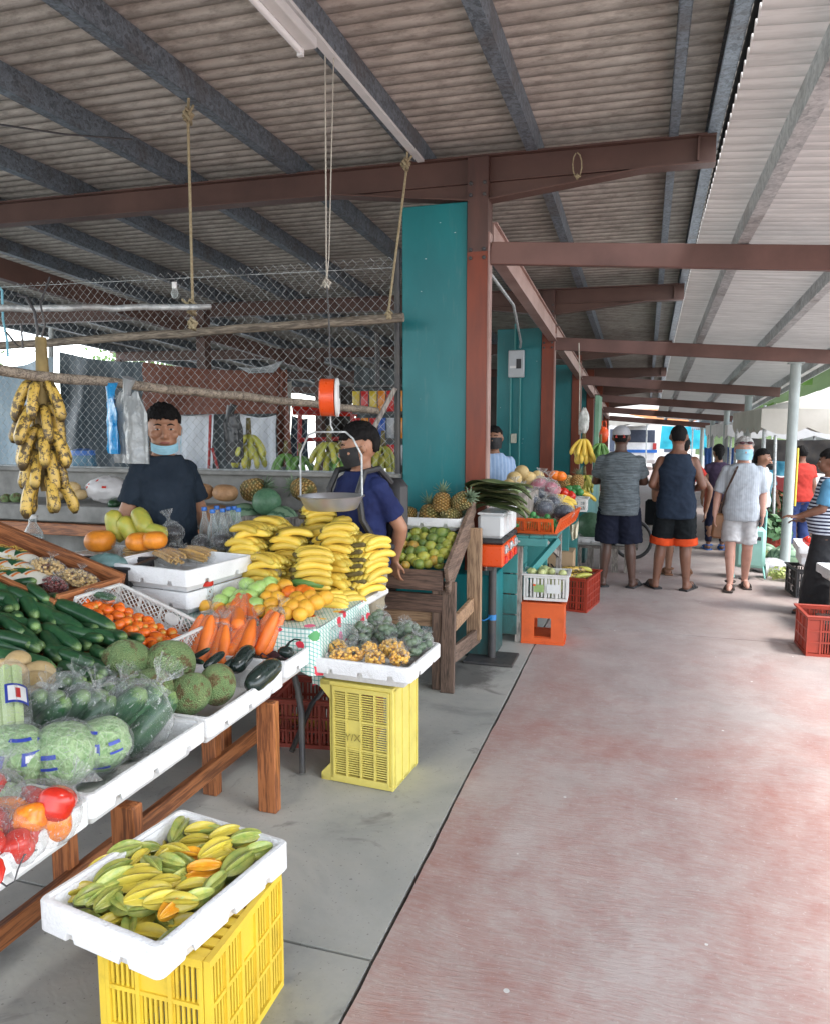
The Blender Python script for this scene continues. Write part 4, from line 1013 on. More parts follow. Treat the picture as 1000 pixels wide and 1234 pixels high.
def bag_of_bits(name, label, cat, loc, rot, mat, r, n, rx, ry, rz, group=None, neck=(.0, .0, .04), pn='contents', seed=0, fm=None):
    t = thing(name, label, cat, loc, rot, group); b = MB(); rr = random.Random(seed)
    for i in range(n):
        d = Vector((rr.gauss(0, 1), rr.gauss(0, 1), rr.gauss(0, 1))).normalized(); q = rr.uniform(.72, .98)
        b.ell((d.x * rx * q, d.y * ry * q, d.z * rz * q), (r, r * rr.uniform(.8, 1), r * rr.uniform(.7, 1)), 8, 5)
    part(pn, b, mat, t, 180, kind='stuff')
    part('plastic_bag', film_blob(rx * 1.1, ry * 1.1, rz * 1.12, neck=neck, seed=seed, crumple=.1), fm or M_film_glove, t, 60); return t
M_corn = mk('dry_corn', (.62, .42, .17), (.52, .33, .12), .5, 20, .05, var=.1); M_bean = mk('red_beans', (.2, .025, .02), (.13, .015, .012), .3, 20, 0)
bag_of_bits('corn_bag', 'clear bag of dry corn kernels at the upper edge of the timber box', 'bag of corn', onplane(60, 684, (-2.55, 2.85, .965), -.3, 0), (0, .3, .2), M_corn, .009, 150, .085, .06, .04, 'bags of dry corn', seed=1)
bag_of_bits('corn_bag', 'clear bag of dry corn kernels at the right corner of the timber box', 'bag of corn', onplane(96, 697, (-2.5, 2.85, .945), -.3, 0), (0, .3, .1), M_corn, .009, 150, .1, .06, .035, 'bags of dry corn', seed=2)
bag_of_bits('bean_bag', 'clear bag of dark red beans at the front of the timber box', 'bag of beans', onplane(66, 705, (-2.5, 2.7, .92), -.3, 0), (0, .3, -.2), M_bean, .009, 130, .07, .045, .035, seed=3)
# ---- yellow crate with the starfruit tray in front
t = crate('yellow_crate', 'bright yellow slatted crate standing upside down under the starfruit tray', 'crate', .4, .335, .372, M_yellow, (-1.165, 1.675, 0), R(91), 'yellow plastic crates', (5, 3), 3, 7, True, True, ((2, 2),), ((1, 2),), False)
for o in t.children:
    if o.name.startswith('crate_floor'): o.location.z = .352
STR = foam_tray(.51, .42, .125, .085)
SX = at(195, 1062, Z=.48)
inst('foam_tray', STR, 'white foam tray full of starfruit on the bright yellow crate', 'tray', (-1.2, 1.62, .377), R(81), 'foam trays')
ST = [(565,445,605,370,0),(610,410,700,395,0),(690,430,775,400,1),(580,455,690,440,1),(590,490,650,490,2),(650,500,755,440,0),(690,470,775,500,1),(725,555,825,475,0),(760,440,840,420,0),(780,450,845,440,1),(815,480,860,465,0),(375,480,440,460,0),(430,470,510,465,0),(510,505,585,460,0),(520,500,600,520,0),(520,545,605,560,0),(545,500,630,515,0),(620,530,715,520,2),(620,560,700,540,2),(575,605,685,580,1),(600,640,680,610,0),(305,530,380,500,0),(310,580,430,510,0),(300,610,440,535,0),(440,520,470,490,1),(355,595,530,555,1),(405,640,560,595,1),(425,665,520,640,0),(525,690,600,625,2),(490,640,570,620,1),(360,625,420,670,0),(295,640,360,590,0),(270,630,330,600,0),(225,620,280,600,0),(330,650,380,610,0),(680,600,720,560,0),(560,580,600,550,0),(430,550,480,540,0),(470,500,520,540,0),(620,500,680,470,0),(500,590,560,575,1),(560,640,620,640,0),(640,420,720,410,0),(700,520,740,500,1),(540,470,600,480,1),(450,600,520,600,0)]
pts = [((a + c) / 5.406, 850 + (b_ + d) / 5.406) for a, b_, c, d, k in ST]
desc = [('green starfruit', 'yellow starfruit', 'orange starfruit')[k] for *_, k in ST]
ST = [(a, b_, c, d, 1 if (k == 0 and i % 4 == 1) else k) for i, (a, b_, c, d, k) in enumerate(ST)]; desc = [('green starfruit', 'yellow starfruit', 'orange starfruit')[k] for *_, k in ST]
for i, ((a, b_, c, d, k), l) in enumerate(zip(ST, rowlabels(pts, desc, 'of the foam tray', 11))):
    base = (-1.2, 1.62, .474 + .009 * (i % 3))
    pa = onplane(a / 2.703, 850 + b_ / 2.703, base, 0, .03); pc = onplane(c / 2.703, 850 + d / 2.703, base, 0, .03); v = pc - pa
    L = min(.15, max(.095, v.length * 1.02)); inst('starfruit', STAR[k], l, 'starfruit', (pa + pc) / 2, align((0, 0, 0), v, rnd.uniform(0, 6)), 'starfruit in the front tray', L)
for i in range(26):
    inst('starfruit', STAR[i % 2], 'starfruit in the covered bottom layer of the front tray', 'starfruit', (-1.33 + .062 * (i % 5), 1.45 + .066 * (i // 5), .432), (i, 0, 1.1 * i), 'starfruit underneath', .115)
# ---- faded yellow crate on end with the tray of berries
t = thing('upended_crate', 'faded yellow slatted crate stood on its end under the berry tray', 'crate', (-1.235, 3.12, 0), R(-4), 'yellow plastic crates')
for (c, d) in (((-.155, .16, .25), (.02, .3, .49)), ((.155, .16, .25), (.02, .3, .49))):
    b = MB(); b.box(c, d, bev=.004); 
    for k in range(4): b.box((c[0] * 1.03, .03 + .09 * k, .25), (.022, .012, .47))
    part('crate_wall', b, M_yellow_pale, t, 20)
for z in (.012, .49):
    b = MB(); b.box((0, .16, z), (.33, .31, .02), bev=.003); part('crate_wall', b, M_yellow_pale, t, 20)
b = MB(); slat_wall(b, .29, .46, 4, 3, th=.01, slats=9, vert=False, solid=((1, 1),), rib=.009); b.v = [v + Vector((0, .008, .02)) for v in b.v]
part('crate_floor', b, M_yellow_pale, t, 0)
b = MB(); b.prism([(-.165, 0), (-.215, 0), (-.215, .035), (-.165, .09)], .02, Matrix.Translation((0, .02, 0)) @ Matrix.Rotation(PI / 2, 4, 'X')); b.prism([(-.165, .5), (-.215, .5), (-.215, .465), (-.165, .41)], .02, Matrix.Translation((0, .02, 0)) @ Matrix.Rotation(PI / 2, 4, 'X'))
b.box((-.19, .16, .012), (.05, .3, .02)); b.box((-.19, .16, .488), (.05, .3, .02)); b.box((-.16, .16, .25), (.012, .3, .46)); part('rim', b, M_yellow_pale, t, 0)
text(t, 'Y/X', .05, (-.037, -.0065, .24), (PI / 2, 0, .1), mk('dark_marker', (.3, .24, .05), None, .6, 9, 0))
TRY = foam_tray(.5, .44, .11, .072, notch=(3, 2))
inst('foam_tray', TRY, 'white foam tray with berry bags on the upended yellow crate', 'tray', (-1.21, 3.3, .512), R(-3), 'foam trays')
M_nance = mk('yellow_berries', (.75, .45, .07), (.68, .33, .05), .3, 8, 0, var=.1); M_gber = mk('dark_green_fruit', (.08, .13, .08), (.15, .19, .13), .35, 8, .1)
NB = [(590, 600, .8, 0), (650, 635, .85, 0), (720, 610, .8, 0), (740, 645, .8, 0), (810, 605, 1.0, 0), (840, 640, .85, 0), (600, 640, .8, 0), (760, 495, 1.0, 1), (695, 540, 1.0, 1), (790, 545, 1.0, 1), (870, 535, 1.0, 1), (930, 575, .9, 1), (880, 595, .9, 1), (680, 585, .85, 1)]
nl = rowlabels([(230 + x * .3, 600 + y * .3) for x, y, s, k in NB], [('clear bag of small yellow berries', 'clear bag of dark green fruit')[k] for *_, k in NB], 'of its tray', 9)
for i, ((x, y, s, k), l) in enumerate(zip(NB, nl)):
    q = onplane(230 + x * .3, 600 + y * .3, (-1.2, 3.2, .625), 0, .12)
    if k == 0: o = bag_of_bits('berry_bag', l, 'bag of berries', q, (.2, 0, i), M_nance, .0115, 95, .062, .055, .045, 'bags of yellow berries', (.01, .02, .03), 'berries', i + 40)
    else: o = bag_of_bits('green_fruit_bag', l, 'bag of green fruit', q, (.2, 0, i), M_gber, .024, 24, .06, .055, .05, 'bags of dark green fruit', (.01, .02, .03), 'fruit', i + 40, M_film_dense)
    o.scale = (s,) * 3
t = thing('empty_clear_bag', 'folded clear plastic bag tucked behind the berry bags at the left', 'plastic bag', onplane(415, 765, (-1.2, 3.35, .69), 0, 0), (.3, 0, .2)); part('plastic_bag', film_blob(.07, .04, .06, seed=77, crumple=.2), M_film_dense, t, 60)
# dark red crate and bent leg in the shade beyond
crate('shaded_crate', 'brown red plastic crate in the shade under the white folding table', 'crate', .55, .36, .26, M_brownred, (-1.62, 3.62, 0), .15, None, (6, 4), 3, 5, True)
for i in range(3):
    o = inst('plantain', PLANT, ORD[i] + ' plantain from left lying in the shaded red crate', 'plantain', (-1.75 + .11 * i, 3.6, .08), (PI / 2, 0, .3 * i), 'plantains in the shaded crate')
# ================================================================= white folding table with the flowered cloth
t = thing('folding_table', 'white plastic folding table with dark bent steel legs under the bananas', 'table', (-2.3, 3.62, 0), R(-2))
b = MB(); b.box((0, 0, .735), (1.72, .98, .042), bev=.012); part('table_top', b, M_white_plastic, t, 30)
b = MB(); b.box((0, -.44, .7), (1.6, .03, .03)); part('frame', b, M_dark_steel, t, 0)
for sx in (-1, 1):
    for sy in (-1, 1):
        b = MB(); b.tube([(sx * .62, sy * .36, .71), (sx * .7, sy * .36, .4), (sx * .74, sy * .4, .3), (sx * .76, sy * .44, .01)], .016, 10); part('leg', b, M_dark_steel, t, 60)
    b = MB(); b.tube([(sx * .68, -.4, .09), (sx * .69, -.2, .26), (sx * .69, 0, .3), (sx * .69, .2, .26), (sx * .68, .4, .09)], .014, 8); part('leg_brace', b, M_dark_steel, t, 60)
def m_cloth():
    t = NT('flowered_check_cloth'); v = t.map(1); x, y, z = t.sep(v)
    u = t.math('ADD', x, t.math('MULTIPLY', y, .6)); w_ = t.math('ADD', z, t.math('MULTIPLY', y, .8))
    def band(q, f, th): return t.math('LESS_THAN', t.math('ABSOLUTE', t.math('SINE', t.math('MULTIPLY', q, f))), th)
    c = t.mix(t.math('MULTIPLY', band(u, 150, .35), .8), (.66, .72, .68), (.06, .36, .3)); c = t.mix(t.math('MULTIPLY', band(w_, 150, .35), .8), c, (.05, .34, .3))
    vo = t.voro(v, 11); n = t.noise(v, 40, 3); d = t.math('ADD', vo.outputs['Distance'], t.math('MULTIPLY', n, .25))
    hue = t.sep(vo.outputs['Color'])[0]; fl = t.ramp(hue, [(.2, (.6, .03, .06)), (.4, (.75, .12, .3)), (.6, (.78, .5, .05)), (.8, (.7, .1, .03)), (.95, (.08, .3, .1))], 'CONSTANT')
    c = t.mix(t.math('LESS_THAN', d, .42), c, fl)
    t.col(c); t.set(Roughness=.5); return t.m
M_cloth = m_cloth()
b = MB()
x0, x1, yf, yb = -2.35, -1.452, 3.1, 3.76
def cl(u, v):
    # u along the table edge (left to right then round the corner), v down
    L1, L2 = x1 - x0, yb - yf; s = u * (L1 + L2)
    drop = .17 + .035 * math.sin(u * 11) + (.05 if abs(s - L1) < .12 else 0)
    wv = .012 * math.sin(u * 46) * v + .008 * math.sin(u * 17 + 1) * v
    if s < L1: p = Vector((x0 + s, yf - .012 - wv - .02 * v, .758 - drop * v))
    else: p = Vector((x1 + .012 + wv + .02 * v, yf + s - L1, .758 - drop * v))
    return p
b.sheet(cl, 60, 8); b.sheet(lambda u, v: (x0 + (x1 + .012 - x0) * u, yf - .012 + (yb - yf) * v, .7615 + .002 * math.sin(20 * u + 9 * v)), 20, 14)
solo('tablecloth', b, M_cloth, 'green checked tablecloth with red and yellow flowers over the table edge', 'tablecloth', smooth=60)
b = MB(); b.sheet(lambda u, v: (at(375 + 22 * u, 805 + 0 * v, Y=3.2) + Vector((.0, .02 * v, -.1 * v + .06 * u * (1 - v) + .01 * math.sin(8 * u)))), 8, 6)
solo('cloth_corner', b, M_cloth, 'loose corner of flowered cloth hanging below the end of the carrot tray', 'cloth', smooth=60)
# ---- bananas in three stacks
TZ = .762; hid = 0
def stack(px, py, n, base_y, rot, desc, layers, nf=5, step=.038, lean=0, front=True):
    p = at(px, py + 9, Z=TZ); base_y = base_y * .25
    for i in range(layers):
        l = f'hand of ripe bananas in the {desc} stack, ' + ('topmost' if i == layers - 1 else ('lowest' if i == 0 else f'{ORD[i]} layer from the table'))
        banana_hand(l, (p.x + .02 * math.sin(i * 2.1 + px) + lean * i, p.y + base_y + .012 * i * (1 if True else 0), TZ + .035 + step * i), (R(rnd.uniform(-4, 4)) + R(-10), R(rnd.uniform(-5, 5)), rot + rnd.uniform(-.22, .22)), nf, BAN, 'banana hands stacked on the folding table', .24, .036, 'banana_hand')
stack(292, 706, 6, .1, .2, 'left', 10, 7)
stack(318, 694, 6, .1, .3, 'left rear', 10, 7)
stack(343, 704, 6, .12, .35, 'middle near', 9, 7)
stack(372, 690, 6, .2, .45, 'middle rear', 12, 7, .0375)
stack(402, 706, 6, .06, .12, 'right front', 10, 7)
stack(414, 694, 6, .06, .7, 'right rear', 10, 6)
stack(431, 706, 6, .12, 1.25, 'right side', 8, 7)
stack(318, 712, 6, 0, .1, 'short front left', 6, 6)
stack(374, 712, 6, 0, .5, 'short front middle', 7, 6)
stack(390, 702, 6, 0, .25, 'narrow inner', 9, 5)
for i, (x, y, r, l) in enumerate(((380, 712, .9, 'curled'), (398, 722, .5, 'freckled'), (415, 716, 1.3, 'small'))):
    banana_hand(f'{l} hand of bananas lying in front of the right banana stack', at(x, y, Z=TZ + .03), (.2, 0, r), 4, BAN, 'banana hands stacked on the folding table', .4, .036)
inst('green_banana', BANG, 'single green banana lying on the oranges', 'banana', at(372, 703, Z=TZ + .1), (1.2, .1, .3))
# ---- apples and oranges
FR = [(350,130,0),(445,150,0),(210,190,0),(120,190,0),(55,210,0),(150,205,0),(190,0,0),(232,360,0)]
AP = [(228,352),(266,370),(320,348),(240,398),(205,398),(265,430),(125,418),(160,390),(190,420),(285,360)]
pts = [(230 + x * .3, 600 + y * .3) for x, y in AP]
for (x, y), p, l in zip(AP, pts, rowlabels(pts, 'green apple', 'beside the oranges', 10)):
    q = onplane(*p, (-1.9, 3.2, .805), 0, .35); inst('apple', APPLE, l, 'apple', q, (rnd.uniform(-.5, .5), rnd.uniform(-.5, .5), rnd.uniform(0, 6)), 'green apples', .047)
OG = [(330,375,0),(398,382,1),(450,375,1),(325,430,0),(390,432,0),(440,420,0),(463,440,0),(505,420,0),(540,402,0),(480,400,0),(428,405,0),(380,355,0),(310,405,0),(350,405,0),(415,440,0),(470,385,1)]
pts = [(230 + x * .3, 600 + y * .3) for x, y, k in OG]
for (x, y, k), p, l in zip(OG, pts, rowlabels(pts, [('yellow orange', 'reddish tangerine')[k] for *_, k in OG], 'before the bananas', 10)):
    q = onplane(*p, (-1.75, 3.2, .80), 0, .33); inst(('orange', 'tangerine')[k], (ORANGE, TANG)[k], l, 'orange' if k == 0 else 'tangerine', q, (rnd.uniform(-.6, .6), rnd.uniform(-.6, .6), rnd.uniform(0, 6)), 'oranges before the bananas', .043)
for i in range(20):
    inst('orange', ORANGE, 'orange hidden in the lowest layer under the apples and oranges', 'orange', (-2.1 + .075 * (i % 8), 3.2 + .08 * (i // 8), .795), (0, 0, i), 'oranges underneath', .038)
t = thing('clear_bag_of_powder', 'knotted clear bag of pale powder in front of the bananas', 'bag', onplane(322, 690, (-1.9, 3.3, .87), 0, .1), (.3, 0, .4))
part('powder', MB().ell((0, 0, -.01), (.07, .05, .05), 16, 10), mk('pale_powder', (.55, .5, .4), (.48, .42, .33), .8, 20, .1), t, 60); part('plastic_bag', film_blob(.08, .06, .065, neck=(-.03, 0, .06), seed=5, crumple=.14), M_film_dense, t, 60)
# ---- jar and bottles
M_red = mk('red_plastic_lid', (.6, .03, .02), None, .35, 6, .03); M_blu = mk('blue_plastic_cap', (.02, .14, .5), None, .35, 6, .03); M_label = mk('paper_label', (.7, .72, .7), (.6, .62, .62), .6, 10, 0)
jx = at(250, 735, Z=TZ); t = thing('snack_jar', 'clear jar of brown snacks with a red lid beside the foam boxes', 'jar', jx)
b = MB(); b.lathe([(.03, .002), (.036, .006), (.037, .12), (.033, .132)], 20); part('glass', b, M_glass, t, 60)
b = MB(); rr = random.Random(4)
for i in range(90): b.box((rr.uniform(-.022, .022), rr.uniform(-.022, .022), rr.uniform(.012, .115)), (.022, .012, .008), (rr.uniform(0, 3), rr.uniform(0, 3), rr.uniform(0, 3)))
part('snacks', b, mk('brown_snacks', (.38, .17, .06), (.24, .1, .035), .6, 30, 0, var=.2), t, 0, kind='stuff')
b = MB(); b.lathe([(.036, .13), (.037, .133), (.037, .152), (.034, .156)], 24); part('lid', b, M_red, t, 30)
def bottle(name, label, loc, h, r, glass, cap, group, contents=None, lab=True):
    t = thing(name, label, 'bottle', loc, 0, group)
    b = MB(); b.lathe([(r * .85, 0), (r, .008), (r, h * .5), (r * .95, h * .56), (r * .42, h * .78), (r * .38, h * .93)], 20); part('glass', b, glass, t, 60)
    b = MB(); b.lathe([(r * .5, h * .92), (r * .52, h * .93), (r * .5, h), (r * .46, h * 1.01)], 16); part('cap', b, cap, t, 30)
    if contents: b = MB(); b.lathe([(r * .82, .004), (r * .93, .012), (r * .93, h * .48), (r * .9, h * .53)], 18); part('contents', b, contents, t, 60)
    if lab: b = MB(); b.lathe([(r * 1.02, h * .2), (r * 1.02, h * .42)], 20, cap0=False, cap1=False); part('label', b, M_label, t, 60)
    return t
M_drink = m_glass('green_drink', (.02, .16, .1), .6)
for (x, l) in ((278, 'green glass bottle with a blue cap, left of the pair behind the apples'), (290, 'green glass bottle with a blue cap, right of the pair behind the apples')):
    bottle('green_bottle', l, at(x, 716 - (x - 278) * .2, Z=TZ), .17, .027, M_glass_green, M_blu, 'green bottles', M_drink)
# ---- foam boxes left of the bananas
BX = foam_tray(.6, .52, .12, .085, notch=(3, 2))
ctr = Vector((-2.37, 3.36, 0))
inst('foam_box', BX, 'lower white foam box of the stacked pair on the folding table', 'foam box', (ctr.x - .02, ctr.y + .03, .764), R(-8), 'stacked foam boxes'); inst('foam_box', BX, 'upper white foam box of the pair holding bags of dried sticks', 'foam box', (ctr.x, ctr.y, .884), R(-8), 'stacked foam boxes')
M_stick = mk('dried_sticks', (.6, .38, .13), (.48, .28, .09), .6, 20, .1, var=.15)
for i, (x, y, rz, l) in enumerate(((172, 667, .5, 'clear bag of dried plantain sticks at the left of the upper foam box'), (205, 671, -.5, 'clear bag of dried sticks in the middle of the upper foam box'), (238, 668, -.1, 'clear bag of dried sticks at the right of the upper foam box'))):
    t = thing('snack_bag', l, 'bag of snacks', at(x, y, Z=.985), (0, .1, rz), 'bags of dried sticks')
    b = MB(); rr = random.Random(i)
    for k in range(26):
        z = rr.uniform(-.02, .025); yy = rr.uniform(-.05, .05); b.tube([(-.09 + rr.uniform(-.02, .02), yy, z), (0, yy + rr.uniform(-.01, .01), z + .008), (.09, yy + rr.uniform(-.02, .02), z)], [.006, .009, .006], 6)
    part('sticks', b, M_stick, t, 60, kind='stuff'); part('plastic_bag', film_blob(.13, .075, .048, neck=(-.06, .0, .03), seed=i + 60, crumple=.14), M_film_glove, t, 60)
t = thing('brown_snack_bag', 'clear bag of brown nuts at the right end of the upper foam box', 'bag of nuts', at(263, 664, Z=.985)); b = MB().ell((0, 0, 0), (.05, .035, .028), 16, 10, fn=lambda d: 1 + .2 * noise.noise(d * 4)); part('nuts', b, M_stalk, t, 60); part('plastic_bag', film_blob(.065, .048, .04, neck=(.03, 0, .02), seed=66, crumple=.2), M_film_glove, t, 60)
# ---- bags of black beans and bottles on a third box behind
inst('foam_box', foam_tray(.5, .34, .2, .085), 'deep white foam box at the back carrying black bean bags and bottles', 'foam box', (-2.43, 3.81, .76), R(-8), 'stacked foam boxes')
M_bb = mk('black_beans', (.012, .011, .013), (.03, .026, .03), .3, 30, .1)
for i, (x, y, s, l) in enumerate(((208, 642, 1.0, 'clear bag of black beans with its top standing up, left of the bottles'), (207, 655, .9, 'squat clear bag of black beans beneath the standing one'), (243, 655, .9, 'clear bag of black beans in the middle, before the bottles'), (268, 652, .9, 'shiny clear bag of black beans at the right, before the bottles'))):
    t = thing('black_bean_bag', l, 'bag of beans', at(x, y, Y=3.66 + .02 * i), (0, 0, i), 'bags of black beans'); part('beans', MB().ell((0, 0, -.005), (.066, .052, .05), 16, 10, fn=lambda d: 1 + .08 * noise.noise(d * 6)), M_bb, t, 60)
    part('plastic_bag', film_blob(.075, .06, .06, neck=(-.02, 0, .085) if i in (0, 3) else None, seed=i + 70, crumple=.16), M_film_dense, t, 60); t.scale = (s,) * 3
BL = [(248, 0), (258, 10), (263, -6), (270, 6), (277, -2), (284, -4), (289, 4)]
for i, (x, d) in enumerate(BL):
    bottle('clear_bottle', f'clear bottle with blue cap, {["leftmost", "second from left", "third from left", "middle", "third from right", "second from right", "rightmost"][i]} of the seven behind the bean bags', at(x, 660 + d * .4, Z=.962), .25, .033, M_glass, M_blu, 'clear bottles with blue caps', None, False)
# ---- papayas and pumpkins on a box at the left
inst('foam_box', foam_tray(.42, .36, .22, .07, notch=(2, 2)), 'white foam box at the left carrying papayas and orange pumpkins', 'foam box', (-2.93, 3.58, .76), R(-6), 'stacked foam boxes')
M_pap = m_fruit('papaya_skin', (.5, .42, .06), (.32, .38, .07), None, (.3, .25, .05), .4, 4, .05, var=.15); M_pum = m_fruit('pumpkin_skin', (.75, .26, .02), (.62, .2, .02), None, (.5, .3, .05), .45, 4, .1, var=.1)
PAP = mesh('papaya', spindle(1, .27, 0, 18, 14, lumps=.04), M_pap, 80); PUM = mesh('pumpkin', MB().ell((0, 0, 0), (1, 1, .82), 36, 16, fn=lambda d: (1 - .05 * abs(math.cos(4 * math.atan2(d.y, d.x))) * (1 - d.z ** 2)) * (1 - .2 * max(0, abs(d.z)) ** 8)), M_pum, 180)
for i, (x, y, L, ry, rz, me, k, l) in enumerate(((140, 634, .2, 1.35, .2, PAP, 1, 'upright yellow green papaya, leftmost of the papayas'), (158, 640, .2, 1.0, .3, PAP, 1, 'yellow green papaya leaning in the middle behind the pumpkins'), (172, 628, .19, .8, -.4, PAP, 1, 'yellow papaya at the top of the papaya group'), (190, 641, .16, .3, .3, PAP, 1, 'small yellow papaya at the right, behind the bean bag'), (121, 652, .088, 0, .5, PUM, 0, 'orange cut pumpkin with a flat top at the left'), (168, 653, .075, 0, .5, PUM, 0, 'round orange pumpkin in front of the papayas'), (187, 651, .07, 0, .9, PUM, 0, 'orange pumpkin touching the bean bag at the right'))):
    inst('papaya' if k else 'pumpkin', me, l, 'papaya' if k else 'pumpkin', at(x, y, Y=3.55 + (.06 if k else -.07)), (0, ry, rz), 'papayas and pumpkins', L)
# black crate and grey bag between
crate('black_crate', 'black lattice crate on the bench behind the bean box', 'crate', .4, .3, .1, M_black, (-2.72, 3.22, .88), .2, None, (4, 3), 2, 4, True)
t = thing('grey_green_bag', 'crumpled grey green plastic bag on the black crate', 'plastic bag', at(128, 680, Y=3.15), .4); part('plastic_bag', film_blob(.1, .06, .055, seed=90, crumple=.25), mk('grey_green_film', (.14, .24, .23), (.1, .18, .18), .3, 10, .5), t, 60)
b = MB(); b.box((-2.75, 3.2, .44), (.5, .4, .87)); solo('support_box', b, M_old_z, 'dark timber box under the black crate at the back', 'box', smooth=0)
# ================================================================= fruit rack at the pillar
RK = thing('fruit_rack', 'old brown timber fruit rack sloping up to the teal pillar', 'rack', (-1.37, 4.8, 0))
def rk(name, a, c, w_, h_, m): b = MB(); b.bar(Vector(a) - Vector((-1.37, 4.8, 0)), Vector(c) - Vector((-1.37, 4.8, 0)), w_, h_, bev=.004); part(name, b, m, RK, 20)
rk('front_board', (-1.98, 4.44, .735), (-1.19, 4.44, .735), .03, .13, M_old_x)
rk('front_rail', (-1.98, 4.5, .575), (-1.19, 4.5, .575), .04, .12, M_old_x); rk('front_rail', (-1.98, 4.53, .46), (-1.12, 4.53, .46), .03, .1, M_tan_x)
rk('side_board', (-1.16, 4.4, .78), (-1.16, 5.16, 1.14), .03, .11, M_old_y); rk('side_board', (-1.16, 4.42, .68), (-1.16, 5.12, 1.02), .028, .07, M_old_y)
rk('side_board', (-2.0, 4.4, .78), (-2.0, 5.16, 1.14), .03, .11, M_old_y)
rk('leg', (-1.25, 4.53, 0), (-1.25, 4.53, .66), .085, .06, M_old_z); rk('leg', (-1.165, 4.46, 0), (-1.165, 4.5, .72), .03, .09, M_old_z)
rk('leg', (-1.12, 5.02, 0.2), (-1.12, 5.02, 1.0), .05, .1, M_tan_z); rk('leg', (-2.0, 4.53, 0), (-2.0, 4.53, .7), .06, .06, M_old_z)
rk('brace', (-1.14, 4.52, .24), (-1.1, 5.08, .22), .03, .11, M_old_y); rk('brace', (-1.14, 4.52, .44), (-1.13, 5.06, .46), .03, .1, M_tan_x)
for i in range(7):
    rk('rack_board', (-1.98, 4.5 + .1 * i, .69 + .047 * i), (-1.19, 4.5 + .1 * i, .69 + .047 * i), .095, .018, M_old_x)
# pineapple shelf tray
inst('foam_tray', foam_tray(.56, .34, .09, .06), 'white foam tray of pineapples at the top of the fruit rack', 'tray', (-1.47, 5.06, .985), 0, 'foam trays')
MG = [(165,240,30,0),(240,255,30,0),(300,305,30,1),(350,330,26,1),(400,345,34,0),(455,315,38,0),(515,330,28,1),(360,280,34,0),(410,300,30,0),(205,335,24,1),(230,375,26,2),(285,385,30,2),(340,370,24,0),(390,390,32,1),(330,420,34,0),(270,420,30,0),(410,435,30,1),(465,430,30,1),(485,380,30,1),(440,400,26,0),(220,450,24,1),(275,460,28,1),(345,455,34,1),(405,470,26,2),(205,410,24,0),(300,345,24,0),(250,330,26,0),(455,360,26,0),(505,350,28,1),(430,300,26,0),(115,485,30,1),(240,500,24,2),(320,495,28,0),(455,470,20,0),(120,400,28,2),(110,430,28,0),(100,340,30,0),(80,370,26,0),(120,310,30,0),(150,280,30,0),(75,470,26,0),(60,430,26,0),(100,275,28,0),(330,270,24,0),(150,330,24,0),(440,455,22,1),(380,335,22,0),(190,300,24,0),(480,300,26,0),(500,405,24,1),(300,480,24,1),(370,490,24,1)]
pts = [(440 + x / 4.935, 580 + y / 4.935) for x, y, r, k in MG]
for (x, y, r, k), p, l in zip(MG, pts, rowlabels(pts, [('green orange', 'yellow green orange', 'orange blushed fruit')[k] for *_, k in MG], 'of the fruit rack', 9)):
    q = onplane(*p, (-1.4, 4.5, .77), 0, .47); q.x = min(q.x, -1.225 - .04 * (k == 0)); inst('green_orange', CIT[k], l, 'citrus fruit', q, (rnd.uniform(-.5, .5), rnd.uniform(-.5, .5), rnd.uniform(0, 6)), 'citrus fruit on the rack', .00118 * r * 1.18)
for i in range(40):
    inst('green_orange', CIT[i % 2], 'citrus fruit in the covered bottom layer of the fruit rack', 'citrus fruit', (-1.93 + .072 * (i % 10), 4.53 + .13 * (i // 10), .735 + .061 * (i // 10)), (0, 0, i), 'citrus fruit underneath', .036)
# pineapples
def m_pine():
    t = NT('pineapple_rind'); v = t.map(1); inf = t.node('ShaderNodeObjectInfo')
    x, y, z = t.sep(v); a = t.math('ARCTAN2', y, x); u = t.math('MULTIPLY', a, 5.0 / PI * 1.0)
    p = t.math('ADD', u, t.math('MULTIPLY', z, 3.4)); q = t.math('SUBTRACT', u, t.math('MULTIPLY', z, 3.4))
    def tri(k): return t.math('ABSOLUTE', t.math('SUBTRACT', t.math('FRACT', k), .5))
    h = t.math('SUBTRACT', .5, t.math('MAXIMUM', tri(p), tri(q))); eye = t.math('GREATER_THAN', h, .36)
    g = t.math('ADD', t.noise(v, 1.5, 3), t.math('MULTIPLY_ADD', inf.outputs['Random'], .3, -.15))
    c = t.ramp(g, [(.4, (.5, .27, .06)), (.6, (.25, .22, .06))]); c = t.mix(t.ramp(h, [(.0, 1), (.16, 0)]), c, (.05, .045, .02)); c = t.mix(eye, c, (.62, .5, .28))
    t.col(c); t.set(Roughness=.6); t.bump(h, 1, .03); return t.m
M_pine = m_pine(); M_pleaf = mk('pineapple_leaf', (.1, .17, .1), (.2, .26, .17), .5, 9, .1, var=.2)
PINE = mesh('pineapple_body', MB().lathe([(.35, -.98), (.68, -.85), (.86, -.5), (.9, 0), (.84, .5), (.62, .88), (.3, 1.0)], 32), M_pine, 60)
b = MB(); rr = random.Random(3)
